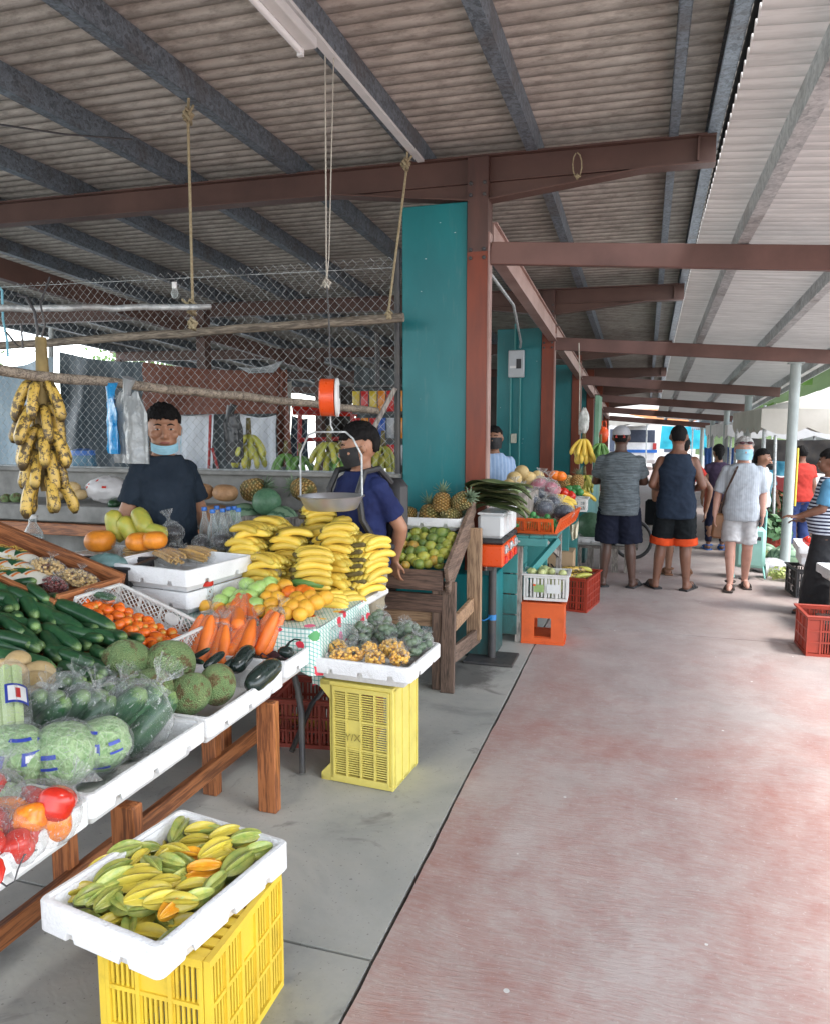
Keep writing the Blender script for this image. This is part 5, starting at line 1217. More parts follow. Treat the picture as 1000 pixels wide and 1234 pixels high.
for i in range(34):
    a = i * 2.4; e = .25 + 1.15 * (1 - i / 34) * rr.uniform(.8, 1.1); L = rr.uniform(.7, 1.15) * (.65 + .35 * i / 34) * 1.2
    pr = [(.12 * (1 - i / 40) + L * k / 5 * math.sin(e) * (1 + .12 * k / 5), L * k / 5 * math.cos(e) - .1 * (k / 5) ** 2 * math.sin(e)) for k in range(6)]
    w_ = [.09, .1, .085, .065, .04, .006]
    vs = []; 
    for (rad, z), ww in zip(pr, w_):
        for s in (-1, 0, 1): vs.append((rad * math.cos(a) - s * ww * math.sin(a), rad * math.sin(a) + s * ww * math.cos(a), .98 + z + abs(s) * .03))
    b.add(vs, [(3 * k + s, 3 * k + s + 1, 3 * k + s + 4, 3 * k + s + 3) for k in range(5) for s in (0, 1)])
PCROWN = mesh('pineapple_crown', b, M_pleaf, 60)
def pineapple(label, loc, rot, s, crown=True):
    t = thing('pineapple', label, 'pineapple', loc, rot, 'pineapples'); part('body', PINE, None, t)
    if crown: part('crown', PCROWN, None, t)
    t.scale = (s,) * 3; return t
for x, y, rx, ry, rz, s, l in ((517, 622, -.15, .0, 0, .085, 'greenish pineapple with an upright crown, left in the rack tray'), (543, 622, 1.35, .1, 2.6, .08, 'golden brown pineapple lying base forward in the rack tray'), (532, 606, -.1, .2, 1, .075, 'golden pineapple standing behind the two front ones'), (556, 604, .9, .8, .5, .075, 'brown pineapple lying at the right end beside the corn husks'), (492, 619, .2, -1.4, .4, .06, 'pineapple lying on its side at the left end with its leaves towards the man')):
    pineapple(l, at(x, y, Y=5.05), (rx, ry, rz), s)
# ---- banana leaves / corn husks
M_leafg = mk('banana_leaf', (.13, .17, .07), (.2, .22, .1), .5, 12, .3, 40, var=.4); M_leafd = mk('dark_banana_leaf', (.05, .085, .03), (.09, .13, .05), .5, 5, .2, 40)
t = thing('leaf_bundle', 'pile of folded green banana leaves on top of the vending machine', 'leaves', at(600, 612, Y=5.3))
rr = random.Random(9)
for i in range(13):
    b = MB(); L = rr.uniform(.34, .52); wd = rr.uniform(.08, .13); h0 = .02 + .014 * i; yo = rr.uniform(-.12, .12); xo = rr.uniform(-.05, .05) - .02
    tw = rr.uniform(-.25, .25); dr = rr.uniform(.02, .16)
    def lf(u, v, L=L, wd=wd, h0=h0, yo=yo, xo=xo, tw=tw, dr=dr):
        x = (u - .5) * L; ww = wd * (math.sin(PI * (.08 + .9 * u)) ** .7); y = (v - .5) * 2 * ww
        return (xo + x * math.cos(tw) - y * math.sin(tw), yo + y * math.cos(tw) + x * math.sin(tw), h0 - dr * (2 * (u - .5)) ** 2 * (1 if u > .5 else .45) + .02 * abs(v - .5) * 2 + .012 * math.sin(9 * u + 7 * yo) + .006 * math.sin(18 * v))
    b.sheet(lf, 14, 8); part('leaf', b, M_leafg if i % 3 else M_leafd, t, 80)
# ---- candy vending machine
VM = thing('candy_machine', 'row of orange candy vending machines with frosted tops on one black post', 'vending machine', (-1.03, 5.22, 0))
b = MB(); b.box((0, 0, .012), (.36, .3, .02), bev=.004); part('base_plate', b, M_dark_steel, VM, 0)
b = MB(); b.tube([(0, 0, .02), (0, 0, .7)], .028, 14); part('post', b, M_dark_steel, VM, 60)
b = MB(); b.tube([(.0, 0, .72), (0, .0, .73)], .05, 14); b.box((0, .22, .7), (.05, .6, .04)); part('cross_bar', b, M_dark_steel, VM, 0)
M_vo = mk('orange_enamel', (.75, .09, .015), (.66, .07, .012), .3, 5, .03)
b = MB(); b.tube([(0, 0, .3), (0, .002, .34)], .031, 12); b.tube([(.0, -.02, .33), (-.05, -.04, .3), (-.1, -.05, .31), (-.13, -.05, .27)], .006, 6); part('blue_tie', b, mk('blue_cord', (.02, .2, .5), None, .5, 9, .1), VM, 60)
for k in range(3):
    y = -.02 + .2 * k
    b = MB(); b.box((0, y, .79), (.19, .17, .16), bev=.012); part('coin_body', b, M_vo, VM, 30)
    b = MB(); b.box((0, y, .895), (.2, .18, .04), bev=.012); part('lid_ring', b, M_black, VM, 30)
    b = MB(); b.box((0, y, 1.0), (.185, .165, .17), bev=.022); part('clear_bin', b, M_frost, VM, 30)
    b = MB(); b.box((0, y, 1.09), (.19, .17, .016), bev=.006); part('bin_lid', b, M_frost, VM, 30)
    b = MB(); b.box((.1, y, .83), (.02, .07, .06), bev=.006); b.lathe([(.022, 0), (.022, .015), (.008, .018), (.008, .035)], 12, Matrix.Translation((.1, y, .83)) @ Matrix.Rotation(PI / 2, 4, 'Y')); part('coin_dial', b, M_galv_light, VM, 30)
    b = MB(); b.box((.1, y, .755), (.02, .06, .05), bev=.005); part('chute', b, M_red, VM, 30)
# ================================================================= wire fence, poles and ropes behind the stall
FN = thing('wire_fence', 'chain link fence on steel posts above the concrete counter at the back of the stall', 'fence', (-4, 5.46, 0))
def zig(x0, x1, z0, z1, p=.075, r=.0019):
    b = MB(); n = int((x1 - x0) / p) + 1; m = int((z1 - z0) / (p * .5))
    for i in range(n):
        for s in (0, 1):
            pts = []
            for j in range(m + 1):
                o = (p * .25 if (j + s) % 2 else -p * .25)
                pts.append((x0 + i * p + o + (p * .5 if s else 0), .002 * (1 if (j + s) % 2 else -1), z0 + (z1 - z0) * j / m))
            b.tube(pts, r, 3, caps=False)
    return b
part('wire_mesh', zig(-2.9, 2.14, 1.33, 2.98), M_galv_light, FN, 0)
for x in (-2.95, 2.17):
    b = MB(); b.tube([(x, .0, 1.1), (x, 0, 3.02)], .024, 10); part('post', b, M_dark_steel if x > 2 else M_galv_light, FN, 60)
b = MB(); b.tube([(-2.95, .0, 1.34), (2.17, 0, 1.34)], .014, 8); part('tension_bar', b, M_galv_light, FN, 60)
b = MB(); b.tube([(-2.95, .0, 2.98), (2.17, 0, 2.9)], .003, 5); part('tension_wire', b, M_galv_light, FN, 60)
# concrete counter with low wall under the fence
CT = thing('concrete_counter', 'rough concrete counter with a low wall under the wire fence', 'counter', (-3.8, 5.2, 0))
def cb(n_, c, d, m=M_conc, bv=.006): b = MB(); b.box((c[0] + 3.8, c[1] - 5.2, c[2]), d, bev=bv); part(n_, b, m, CT, 20)
cb('slab', (-4.6, 5.15, 1.0), (3.4, .56, .13)); cb('low_wall', (-4.3, 5.5, .66), (5.0, .1, 1.3)); cb('ledge', (-4.3, 5.48, 1.325), (5.0, .2, .035))
cb('pier', (-3.1, 5.15, .467), (.25, .54, .935)); cb('pier', (-6.2, 5.15, .467), (.25, .54, .935)); cb('beam', (-4.65, 4.93, .865), (2.8, .05, .1), M_wood_x)
b = MB(); b.box((-2.55, 5.1, .455), (1.1, .6, .91), bev=.005); solo('stall_shelf', b, M_old_x, 'dark timber shelf under the watermelons behind the bananas', 'shelf', smooth=20)
# poles
def pole(label, a, c, r, name='timber_pole', m=None, seed=0):
    b = MB(); a = Vector(a); c = Vector(c); k = 16
    b.tube([a.lerp(c, i / k) + Vector((0, .008 * noise.noise(Vector((i * .7, seed, 0))), .012 * noise.noise(Vector((i * .6, seed, 5))))) for i in range(k + 1)], [r * (1 + .12 * noise.noise(Vector((i * .9, seed, 9)))) for i in range(k + 1)], 10)
    return solo(name, b, m or M_pole, label, 'pole', smooth=60)
pole('upper weathered timber pole hung across the wire fence by ropes', at(-60, 421, Y=5.2), at(486, 383, Y=5.2), .034)
pole('lower weathered timber pole in front of the fence carrying plastic bags', at(-60, 441, Y=2.6), at(455, 495, Y=5.3), .026, seed=3)
pole('straight grey steel pipe hung level from the rope near the roof', at(-60, 372, Y=2.75), at(253, 370, Y=4.1), .018, 'steel_pipe', M_galv_light)
b = MB(); b.bar(at(443, 530, Y=5.3), at(476, 468, Y=5.4), .07, .03); solo('timber_brace', b, M_grey_wood, 'short grey timber brace slanting up to the fence post', 'brace', smooth=0)
def rope(label, pts, r, m=M_rope, knots=(), name='hanging_rope', tails=()):
    t = thing(name, label, 'rope', pts[0]); o = Vector(pts[0])
    b = MB(); b.tube([Vector(p) - o for p in pts], r, 7); part('strand', b, m, t, 60)
    for kx, s in knots:
        b = MB(); rr = random.Random(int(s * 1000)); c = Vector(kx) - o
        b.tube([c + Vector((s * math.cos(q * 1.9) * (.6 + .4 * math.sin(q * 3)), s * math.sin(q * 1.9) * .8, s * 1.1 * math.sin(q * 1.3))) for q in range(12)], r * 1.3, 6)
        for q in range(3): b.tube([c, c + Vector((rr.uniform(-1, 1), rr.uniform(-.5, .5), rr.uniform(-.4, .8))) * s * 2], r * .9, 5)
        part('knot', b, m, t, 60)
    return t
p1 = at(231, 88, X=-2.66); p2 = Vector((-2.68, 4.06, 3.55)); p3 = Vector((-2.69, 4.06, 2.43))
rope('sisal rope knotted twice, hanging left of the lamp and holding the steel pipe', [(-2.66, 4.06, 3.76), (-2.68, 4.06, 3.56), (-2.685, 4.06, 3.0), (-2.69, 4.06, 2.42)], .009, M_rope, ((p2, .035), (Vector((-2.69, 4.05, 2.43)), .04), (Vector((-2.69, 4.05, 2.33)), .03)))
rope('pale doubled string hanging from the purlin and holding the orange scale', [(-1.66, 3.78, 3.64), (-1.655, 3.75, 2.6), (-1.65, 3.74, 2.46)], .004, M_string, ((Vector((-1.65, 3.74, 2.46)), .025),))
rope('second pale string beside the first, tied to the same knot', [(-1.62, 3.8, 3.64), (-1.64, 3.75, 2.6), (-1.65, 3.738, 2.47)], .003, M_string, ())
rope('slanting sisal rope from the rafter down to the end of the upper timber pole', [(-1.66, 5.18, 3.62), (-1.67, 5.19, 3.5), tuple(at(468, 378, Y=5.2))], .009, M_rope, ((Vector((-1.67, 5.17, 3.53)), .035), (at(469, 380, Y=5.18), .03)))
lp = [at(695 + 5.5 * math.sin(q), 199 - 15 * math.cos(q), Y=5.41) for q in [i * .6 for i in range(11)]]
rope('small loop of rope tied round the brown rafter over the walkway', lp, .0045, M_rope, ((at(695, 213, Y=5.4), .014),), 'rope_loop')
b = MB()
for a_, c_ in (((0, 150), (160, 168)),): b.tube([at(a_[0], a_[1], Z=3.55), at(80, 162, Z=3.52), at(c_[0], c_[1], Z=3.6)], .006, 6)
solo('roof_cable', b, M_dark_steel, 'thin dark cable strung under the purlins at the upper left', 'cable')
b = MB(); b.tube([at(x, y, Y=4.2) for x, y in ((-5, 340), (3, 350), (4, 385), (9, 410), (10, 430))], .008, 6); solo('blue_rope', b, mk('light_blue_cord', (.2, .5, .62), None, .6, 9, .1), 'light blue rope hanging at the left picture edge', 'rope')
b = MB(); b.tube([at(x, y, Y=3.05) for x, y in ((22, 356), (32, 358), (42, 375), (46, 400), (44, 412))], .007, 6); b.tube([at(x, y, Y=3.05) for x, y in ((8, 400), (20, 415), (28, 420), (26, 390))], .005, 6); solo('bent_wire', b, M_dark_steel, 'bent dark wire holding the plantain bunch', 'wire')
t = thing('small_bulb', 'small bare light bulb hanging beside the knot on the steel pipe', 'bulb', at(211, 352, Y=4.1)); b = MB(); b.tube([(0, 0, .06), (0, 0, .02)], .016, 10); part('socket', b, M_white_plastic, t); b = MB().ell((0, 0, -.01), (.022, .022, .032), 14, 10); part('glass', b, M_glass, t, 180)
# ---- spotted plantain bunch hanging at the left
t = thing('plantain_bunch', 'big bunch of black spotted yellow plantains hanging from its stem at the left', 'plantains', (*at(45, 400, Y=3.0)[:2], 2.1))
b = MB(); b.tube([(.02, 0, .04), (.02, 0, -.12), (0, 0, -.35), (-.02, 0, -.6), (-.01, 0, -.72)], [.026, .03, .03, .024, .016], 10); part('stem', b, mk('plantain_stem', (.25, .18, .06), (.14, .1, .04), .7, 9, .2), t, 60)
b = MB(); b.tube([(.02, 0, .02), (.05, 0, .1), (.03, 0, .2), (.02, .08, .34), (-.02, .1, .3)], .005, 6); part('wire', b, M_dark_steel, t, 60)
rr = random.Random(12); PLF = mesh('plantain', banana_mb(.235, .027, .75), M_plant, 60)
for lv in range(5):
    n = (5, 6, 7, 7, 5)[lv]
    for j in range(n):
        a = 2 * PI * j / n + lv * .5; z = -.17 - .115 * lv; R0 = .055 + .006 * rr.uniform(-1, 1)
        up_ = lv < 1 and j % 2 == 0
        o = part('plantain', PLF, None, t)
        L = .1; el = -1.25 + rr.uniform(-.2, .25)
        d = Vector((math.cos(a) * math.cos(el), math.sin(a) * math.cos(el), math.sin(el)))
        o.location = Vector((math.cos(a) * R0, math.sin(a) * R0, z)) + d * .1
        x = d; zt = Vector((math.cos(a), math.sin(a), 0)); y = zt.cross(x).normalized(); zt = x.cross(y)
        o.rotation_euler = Matrix(((x.x, y.x, zt.x), (x.y, y.y, zt.y), (x.z, y.z, zt.z))).to_euler(); o.scale = (rr.uniform(.85, 1.08),) * 3
# ---- plastic carrier bags on the lower pole
def carrier(name, label, loc, w_, h_, m, rot, n=3):
    t = thing(name, label, 'plastic bag', loc, rot)
    for k in range(n):
        b = MB(); s = k * .011
        def sh(u, v, k=k):
            half = w_ / 2 * (1 if v > .32 else (.55 + .45 * min(1, v / .32)))
            x = (u - .5) * 2 * half + .01 * k * math.sin(3 * k); z = -h_ * v
            notch = .18 * h_ * max(0, 1 - abs(u - .5) * 4) if v < .02 else 0
            return (x + .015 * (1 - v) * math.sin(5 * k), s + .012 * math.sin(u * 9 + k) * (.3 + v) + .01 * noise.noise(Vector((u * 4, v * 5, k))), z - notch)
        b.sheet(sh, 14, 16); part('bag_layer', b, m, t, 80)
    b = MB(); b.tube([(0, .01, .07), (-.02, .01, .02), (-.03, .012, -.08), (.04, .0, -.16)], [.035, .022, .018, .006], 9); part('handle', b, m, t, 60)
    return t
M_silver = mk('silver_bag_film', (.28, .3, .31), (.21, .23, .24), .25, 4, .5, 12, spec=.8, bdist=.02); M_bluebag = mk('blue_bag_film', (.02, .26, .62), (.03, .36, .72), .25, 5, .5, 14, spec=.8, bdist=.02)
carrier('silver_bag', 'stack of silver grey carrier bags hanging from the lower pole', at(155, 472, Y=3.25), .27, .37, M_silver, -.25)
carrier('blue_bag', 'bright blue carrier bag hanging beside the silver bags', at(133, 476, Y=3.3), .17, .31, M_bluebag, -.6, 2)
# ---- hanging scale
t = thing('hanging_scale', 'hanging market scale with an orange housing, white dial and shallow steel pan', 'scale', (-1.63, 3.72, 1.86), R(19))
def drum(r, d, x): return Matrix.Translation((x, 0, 0)) @ Matrix.Rotation(PI / 2, 4, 'Y')
b = MB(); b.lathe([(.09, -.042), (.1, -.036), (.1, .036), (.09, .04)], 32, drum(0, 0, -.012)); part('housing', b, M_vo, t, 30)
b = MB(); b.lathe([(.1, .0), (.104, .004), (.104, .014), (.09, .018)], 32, drum(0, 0, .03)); part('dial', b, M_white_plastic, t, 30)
b = MB(); b.box((.051, 0, .03), (.004, .006, .07)); part('needle', b, M_dark_steel, t, 0)
b = MB(); b.tube([(0, 0, .1), (0, 0, .14), (.01, 0, .17), (0, 0, .2), (0, .01, .34), (-.01, .015, .6)], .005, 6); b.box((0, 0, .105), (.03, .03, .02)); part('hook', b, M_dark_steel, t, 60)
b = MB(); b.tube([(0, 0, -.1), (0, 0, -.15), (.012, 0, -.175), (0, 0, -.19)], .005, 6)
zp = -.545
b.tube([(-.168, 0, zp + .01), (-.165, 0, -.3), (-.12, 0, -.2), (-.08, 0, -.185), (.08, 0, -.185), (.12, 0, -.22), (.166, 0, -.31), (.168, 0, zp + .01)], .0055, 7); part('bail', b, M_galv_light, t, 60)
b = MB(); b.lathe([(.001, zp - .062), (.13, zp - .062), (.142, zp - .055), (.172, zp + .006), (.182, zp + .01), (.184, zp + .014), (.176, zp + .016), (.168, zp + .008), (.138, zp - .05), (.001, zp - .055)], 40, cap0=False, cap1=False); part('pan', b, mk('spun_aluminium', (.55, .56, .57), (.45, .46, .47), .35, 5, .05, 60, metal=.8), t, 40)
# ---- melons, pumpkins, pineapples on the shelf behind the bananas
def m_wm():
    t = NT('watermelon_rind'); v = t.map(1); n = t.noise(v, 3, 4); w_ = t.wave(t.map((0, 1, 1)), 3.2, 3.5, 2, 'Y')
    x, y, z = t.sep(v); a = t.math('ARCTAN2', y, z); s = t.math('SINE', t.math('ADD', t.math('MULTIPLY', a, 9), t.math('MULTIPLY', n, 5)))
    c = t.mix(t.ramp(s, [(.45, 0), (.75, 1)]), (.19, .3, .19), (.055, .13, .075)); t.col(c); t.set(Roughness=.45); return t.m
M_wm = m_wm(); M_wmd = mk('dark_melon_rind', (.06, .15, .08), (.1, .21, .12), .45, 4, .05, var=.15); M_buff = mk('buff_pumpkin_skin', (.42, .24, .12), (.33, .18, .09), .55, 4, .1, var=.2)
WM = mesh('watermelon', MB().ell((0, 0, 0), (1, .84, .84), 30, 18), M_wm, 180); WMD = mesh('melon', MB().ell((0, 0, 0), (1, .95, .95), 30, 18), M_wmd, 180)
BUF = mesh('pumpkin', MB().ell((0, 0, 0), (1, 1, .72), 40, 16, fn=lambda d: (1 - .07 * abs(math.cos(5 * math.atan2(d.y, d.x))) * (1 - d.z ** 2)) * (1 - .22 * max(0, abs(d.z)) ** 8)), M_buff, 180)
for x, y, r, me, n_, rz, l in ((296, 622, .12, WM, 'watermelon', .6, 'striped green watermelon, left of the three behind the bananas'), (341, 627, .13, WM, 'watermelon', -.2, 'striped green watermelon, right of the three behind the bananas'), (322, 605, .11, WMD, 'watermelon', 0, 'plain green round melon lying on top of the two striped ones'), (262, 618, .1, BUF, 'pumpkin', 0, 'brown buff pumpkin beside the bottles'), (243, 592, .1, BUF, 'pumpkin', 1, 'buff pumpkin on the shelf next to the young man'), (272, 594, .1, BUF, 'pumpkin', .5, 'flat buff pumpkin left of the dark pineapple'), (236, 618, .11, BUF, 'pumpkin', .2, 'large buff pumpkin behind the young man'), (349, 627 + 1, .03, BUF, 'pumpkin', .2, 'tiny brown squash in front of the watermelons')):
    inst(n_, me, l, 'melon' if me is not BUF else 'pumpkin', at(x, y, Y=4.95), (.1, .1, rz), 'melons and pumpkins on the shelf', r)
M_pined = m_pine(); M_pined.name = 'dark_pineapple_rind'
for x, y, rx, ry, rz, s, l in ((306, 590, .2, 1.3, .3, .1, 'dark pineapple lying on the shelf left of the scale pan'), (366, 590, .1, 1.35, 2.8, .1, 'yellowish pineapple lying on the shelf behind the scale pan')):
    pineapple(l, at(x, y, Y=5.2), (rx, ry, rz), s)
b = MB(); b.box((-2.75, 5.1, .98), (.9, .5, .13), bev=.01); solo('melon_crate', b, M_grey_wood, 'low grey timber box under the pumpkins and pineapples', 'box', smooth=20)
# things on the counter at the left
t = thing('rice_sack', 'crumpled white and red printed plastic sack on the concrete counter', 'sack', at(131, 590, Y=5.1)); 
part('sack', film_blob(.2, .12, .11, seed=14, crumple=.2), mk('white_sack', (.62, .6, .6), (.5, .48, .48), .4, 5, .5, 15, bdist=.02), t, 60)
printed(t, .2, .12, .11, [(-2.4, -2.2, .1, .5, 1.03), (-1.4, -1.2, .2, .35, 1.03), (-1.9, -1.75, .7, .9, 1.03)], 'printed_mark', M_pep[0])
for i, (x, y, s, me, l) in enumerate(((88, 588, .07, POT[0], 'brown root vegetable on the concrete counter, left of the sack'), (98, 596, .06, POT[1], 'second brown root vegetable on the concrete counter'), (140, 607, .1, CUKE[0], 'long dark green squash lying at the counter edge beside the young man'), (70, 597, .06, POT[2], 'grey root vegetable behind the plantain bunch'), (20, 600, .05, BREAD, 'small green breadfruit on the counter at the far left'), (8, 601, .05, BREAD, 'green fruit at the left end of the counter'))):
    inst('squash' if me is CUKE[0] else 'root_vegetable', me, l, 'vegetable', at(x, y, Y=5.0), (0, 0, i), None, s if me is not CUKE[0] else (.25, .35, .3))
t = thing('dark_produce_bag', 'dark grey bag of produce on the concrete counter under the plantains', 'bag of produce', at(72, 598, Y=5.1)); part('plastic_bag', film_blob(.12, .08, .07, seed=33, crumple=.2), mk('dark_film', (.07, .08, .08), (.13, .14, .14), .3, 8, .4), t, 60)
bottle('water_bottle', 'large clear water bottle with a white cap standing before the concrete counter', at(42, 667, Y=3.95), .26, .062, M_glass, M_white_plastic, None)
b = MB(); b.box((-3.98, 3.95, .41), (.5, .4, .83)); solo('dark_cabinet', b, M_black, 'dark box under the water bottle in the shade', 'box', smooth=0)
t = thing('water_drum', 'round blue water drum with a dark lid seen through the fence', 'water drum', at(101, 560, Y=6.4)); b = MB(); b.lathe([(.13, -.7), (.13, .0), (.12, .1)], 24); part('drum', b, mk('blue_drum', (.03, .12, .2), (.04, .16, .25), .3, 4, 0), t, 40); b = MB(); b.lathe([(.125, .1), (.12, .15), (.05, .17)], 24); part('lid', b, M_blu, t, 40)
# ---- seen through the fence: tarps, sheets, frames, fruit on the ledge
def hang(name, label, cat, pts, m, wav=.05, n=26, seed=0):
    """cloth hung between four corners: tl, tr, bl, br"""
    tl, tr, bl, br = [Vector(p) for p in pts]; b = MB()
    def fn(u, v):
        p = tl.lerp(tr, u).lerp(bl.lerp(br, u), v); return p + Vector((0, wav * math.sin(u * 13 + seed + v * 2) * (.3 + v) + wav * noise.noise(Vector((u * 4, v * 3, seed))), -.04 * math.sin(PI * u) * (1 - v)))
    b.sheet(fn, n, 14); return solo(name, b, m, label, cat, smooth=80)
M_tarpb = mk('dark_blue_grey_tarp', (.075, .105, .125), (.055, .08, .1), .5, 3, .3, 12, bdist=.02); M_tarpr = mk('brown_net_tarp', (.18, .06, .035), (.12, .04, .025), .7, 4, .3, 20, bdist=.02)
M_sheet = mk('white_cloth', (.72, .75, .8), (.6, .64, .7), .7, 3, .3, 10, bdist=.02); M_tarpl = mk('light_blue_tarp', (.35, .45, .52), (.26, .36, .44), .5, 3, .3, 10, bdist=.02)
Yt = 7.6
hang('dark_tarp', 'dark blue grey tarp hanging behind the fence, left of the brown one', 'tarp', (at(72, 424, Y=Yt), at(175, 436, Y=Yt), at(72, 570, Y=Yt), at(178, 570, Y=Yt)), M_tarpb)
hang('brown_tarp', 'brown net tarp hanging behind the fence above the white cloths', 'tarp', (at(172, 436, Y=7.3), at(346, 446, Y=7.3), at(172, 500, Y=7.3), at(346, 498, Y=7.3)), M_tarpr, seed=2)
hang('brown_tarp', 'narrow hanging end of brown net cloth at the right of the white cloths', 'tarp', (at(335, 440, Y=7.25), at(347, 445, Y=7.25), at(333, 565, Y=7.25), at(350, 560, Y=7.25)), M_tarpr, seed=5, n=8)
hang('grey_sheet', 'grey plastic sheet folded over the top of the brown tarp', 'sheet', (at(286, 442, Y=7.2), at(342, 434, Y=7.2), at(300, 450, Y=7.2), at(330, 449, Y=7.2)), M_silver, .01, seed=1, n=8)
hang('white_cloth', 'white cloth hanging under the brown tarp, left one', 'cloth', (at(200, 497, Y=7.5), at(258, 497, Y=7.5), at(200, 572, Y=7.5), at(260, 572, Y=7.5)), M_sheet, seed=3)
hang('white_cloth', 'white cloth hanging under the brown tarp, right one with a blue edge', 'cloth', (at(290, 498, Y=7.5), at(334, 500, Y=7.5), at(292, 570, Y=7.5), at(334, 570, Y=7.5)), M_sheet, seed=4)
hang('pale_tarp', 'pale blue tarp hanging at the far left behind the plantains', 'tarp', (at(-40, 446, Y=7.0), at(64, 430, Y=7.0), at(-40, 560, Y=7.0), at(62, 560, Y=7.0)), M_tarpl, seed=6)
hang('red_banner', 'red cloth behind the scale with white streaks', 'cloth', (at(352, 487, Y=9.5), at(430, 487, Y=9.5), at(352, 500, Y=9.5), at(430, 502, Y=9.5)), M_pep[0], .02, seed=6)
M_redst = mk('red_steel', (.4, .03, .03), (.3, .02, .02), .5, 5, 0)
def bars(name, label, cat, segs, r, m): b = MB(); [b.tube(s, r, 6) for s in segs]; return solo(name, b, m, label, cat)
bars('red_stand', 'red steel frame standing behind the fence at the white cloths', 'frame', [[at(254, 500, Y=7.2), at(252, 568, Y=7.2), at(264, 568, Y=7.2), at(256, 540, Y=7.2)]], .016, M_redst)
bars('red_stand', 'tall red steel frame behind the green bananas', 'frame', [[at(362, 496, Y=9), at(361, 556, Y=9)], [at(362, 497, Y=9), at(426, 495, Y=9)], [at(425, 495, Y=9), at(426, 556, Y=9)], [at(362, 530, Y=9), at(426, 528, Y=9)]], .03, M_redst)
carrier('dark_bag', 'black carrier bag hanging on the fence left of the yellow bananas', at(282, 498, Y=5.6), .16, .42, M_black, .1)
carrier('dark_bag', 'grey black plastic bag knotted high on the pole behind the bananas', at(279, 500, Y=5.35), .12, .22, mk('grey_black_film', (.05, .055, .06), None, .3, 8, .3), .5, 2)
def bunch(label, loc, me, n, L=.2, rot=0, s=1, name='banana_bunch', r0=.03, hang_=True, stalk=.1, cat='bananas', group=None, rows=2, spreadx=1):
    t = thing(name, label, cat, loc, rot, group); rr = random.Random(hash(label) % 997)
    b = MB(); b.tube([(0, 0, stalk), (0, 0, 0), (0, 0, -.06 * rows)], [.016, .02, .014], 8); part('stalk', b, M_stalk, t, 60)
    for lv in range(rows):
        for j in range(n):
            a = 2 * PI * j / n + lv * .4; el = -1.05 + rr.uniform(-.2, .2) - .1 * lv; d = Vector((math.cos(a) * math.cos(el) * spreadx, math.sin(a) * math.cos(el), math.sin(el))).normalized()
            o = part('banana' , me, None, t); o.location = Vector((math.cos(a) * r0, math.sin(a) * r0, -.07 * lv)) + d * L * .5
            zt = Vector((math.cos(a), math.sin(a), .2)); y = zt.cross(d).normalized(); z = d.cross(y)
            o.rotation_euler = Matrix(((d.x, y.x, z.x), (d.y, y.y, z.y), (d.z, y.z, z.z))).to_euler()
    t.scale = (s,) * 3; return t
bunch('bunch of yellow bananas on the ledge behind the fence, left of the green ones', at(300, 521, Y=5.75), BANY, 7, s=1.25)
for i, (x, y, s, l) in enumerate(((345, 545, 1.0, 'bunch of green bananas on the ledge, leftmost behind the fence'), (362, 548, 1.0, 'bunch of green bananas on the ledge, middle behind the fence'), (397, 530, 1.2, 'bunch of green and yellow bananas behind the masked man'), (410, 545, 1.0, 'bunch of green bananas close to the masked man'))):
    bunch(l, at(x, y, Y=5.75), BANG if i != 2 else BANY, 7, s=s, rows=1 if i < 2 else 2, group='bananas on the ledge')
bunch('bunch of brown yellow bananas right of the masked man at the fence post', at(462, 535, Y=5.75), BANY, 7, s=1.1)
bunch('bunch of dark plantains behind the masked man', at(418, 540, Y=5.9), PLANT, 6, s=.9, group='plantains behind')
# shelf of snack packets
t = thing('snack_shelf', 'shelf of bright snack packets behind the fence beside the pillar', 'shelf', at(462, 562, Y=6.6)); b = MB()
for z in (0, .25, .5, .75): b.box((0, .1, z), (.6, .25, .02))
part('shelf_board', b, M_dark_steel, t, 0)
M_sn = [mk(f'snack_{n_}', c, None, .3, 8, .1) for n_, c in (('red', (.5, .03, .03)), ('orange', (.7, .25, .03)), ('blue', (.03, .1, .4)), ('silver', (.4, .42, .45)), ('yellow', (.6, .45, .05)))]
rr = random.Random(5)
for z in (0, .25, .5):
    for k in range(7):
        b = MB(); f = pillow(.075, .19, .025); b.sheet(f, 6, 6); b.v = [Matrix.Translation((-.26 + .085 * k, -.02, z + .11)) @ Matrix.Rotation(PI / 2, 4, 'X') @ v for v in b.v]; part('snack_packet', b, M_sn[rr.randrange(5)], t, 60)
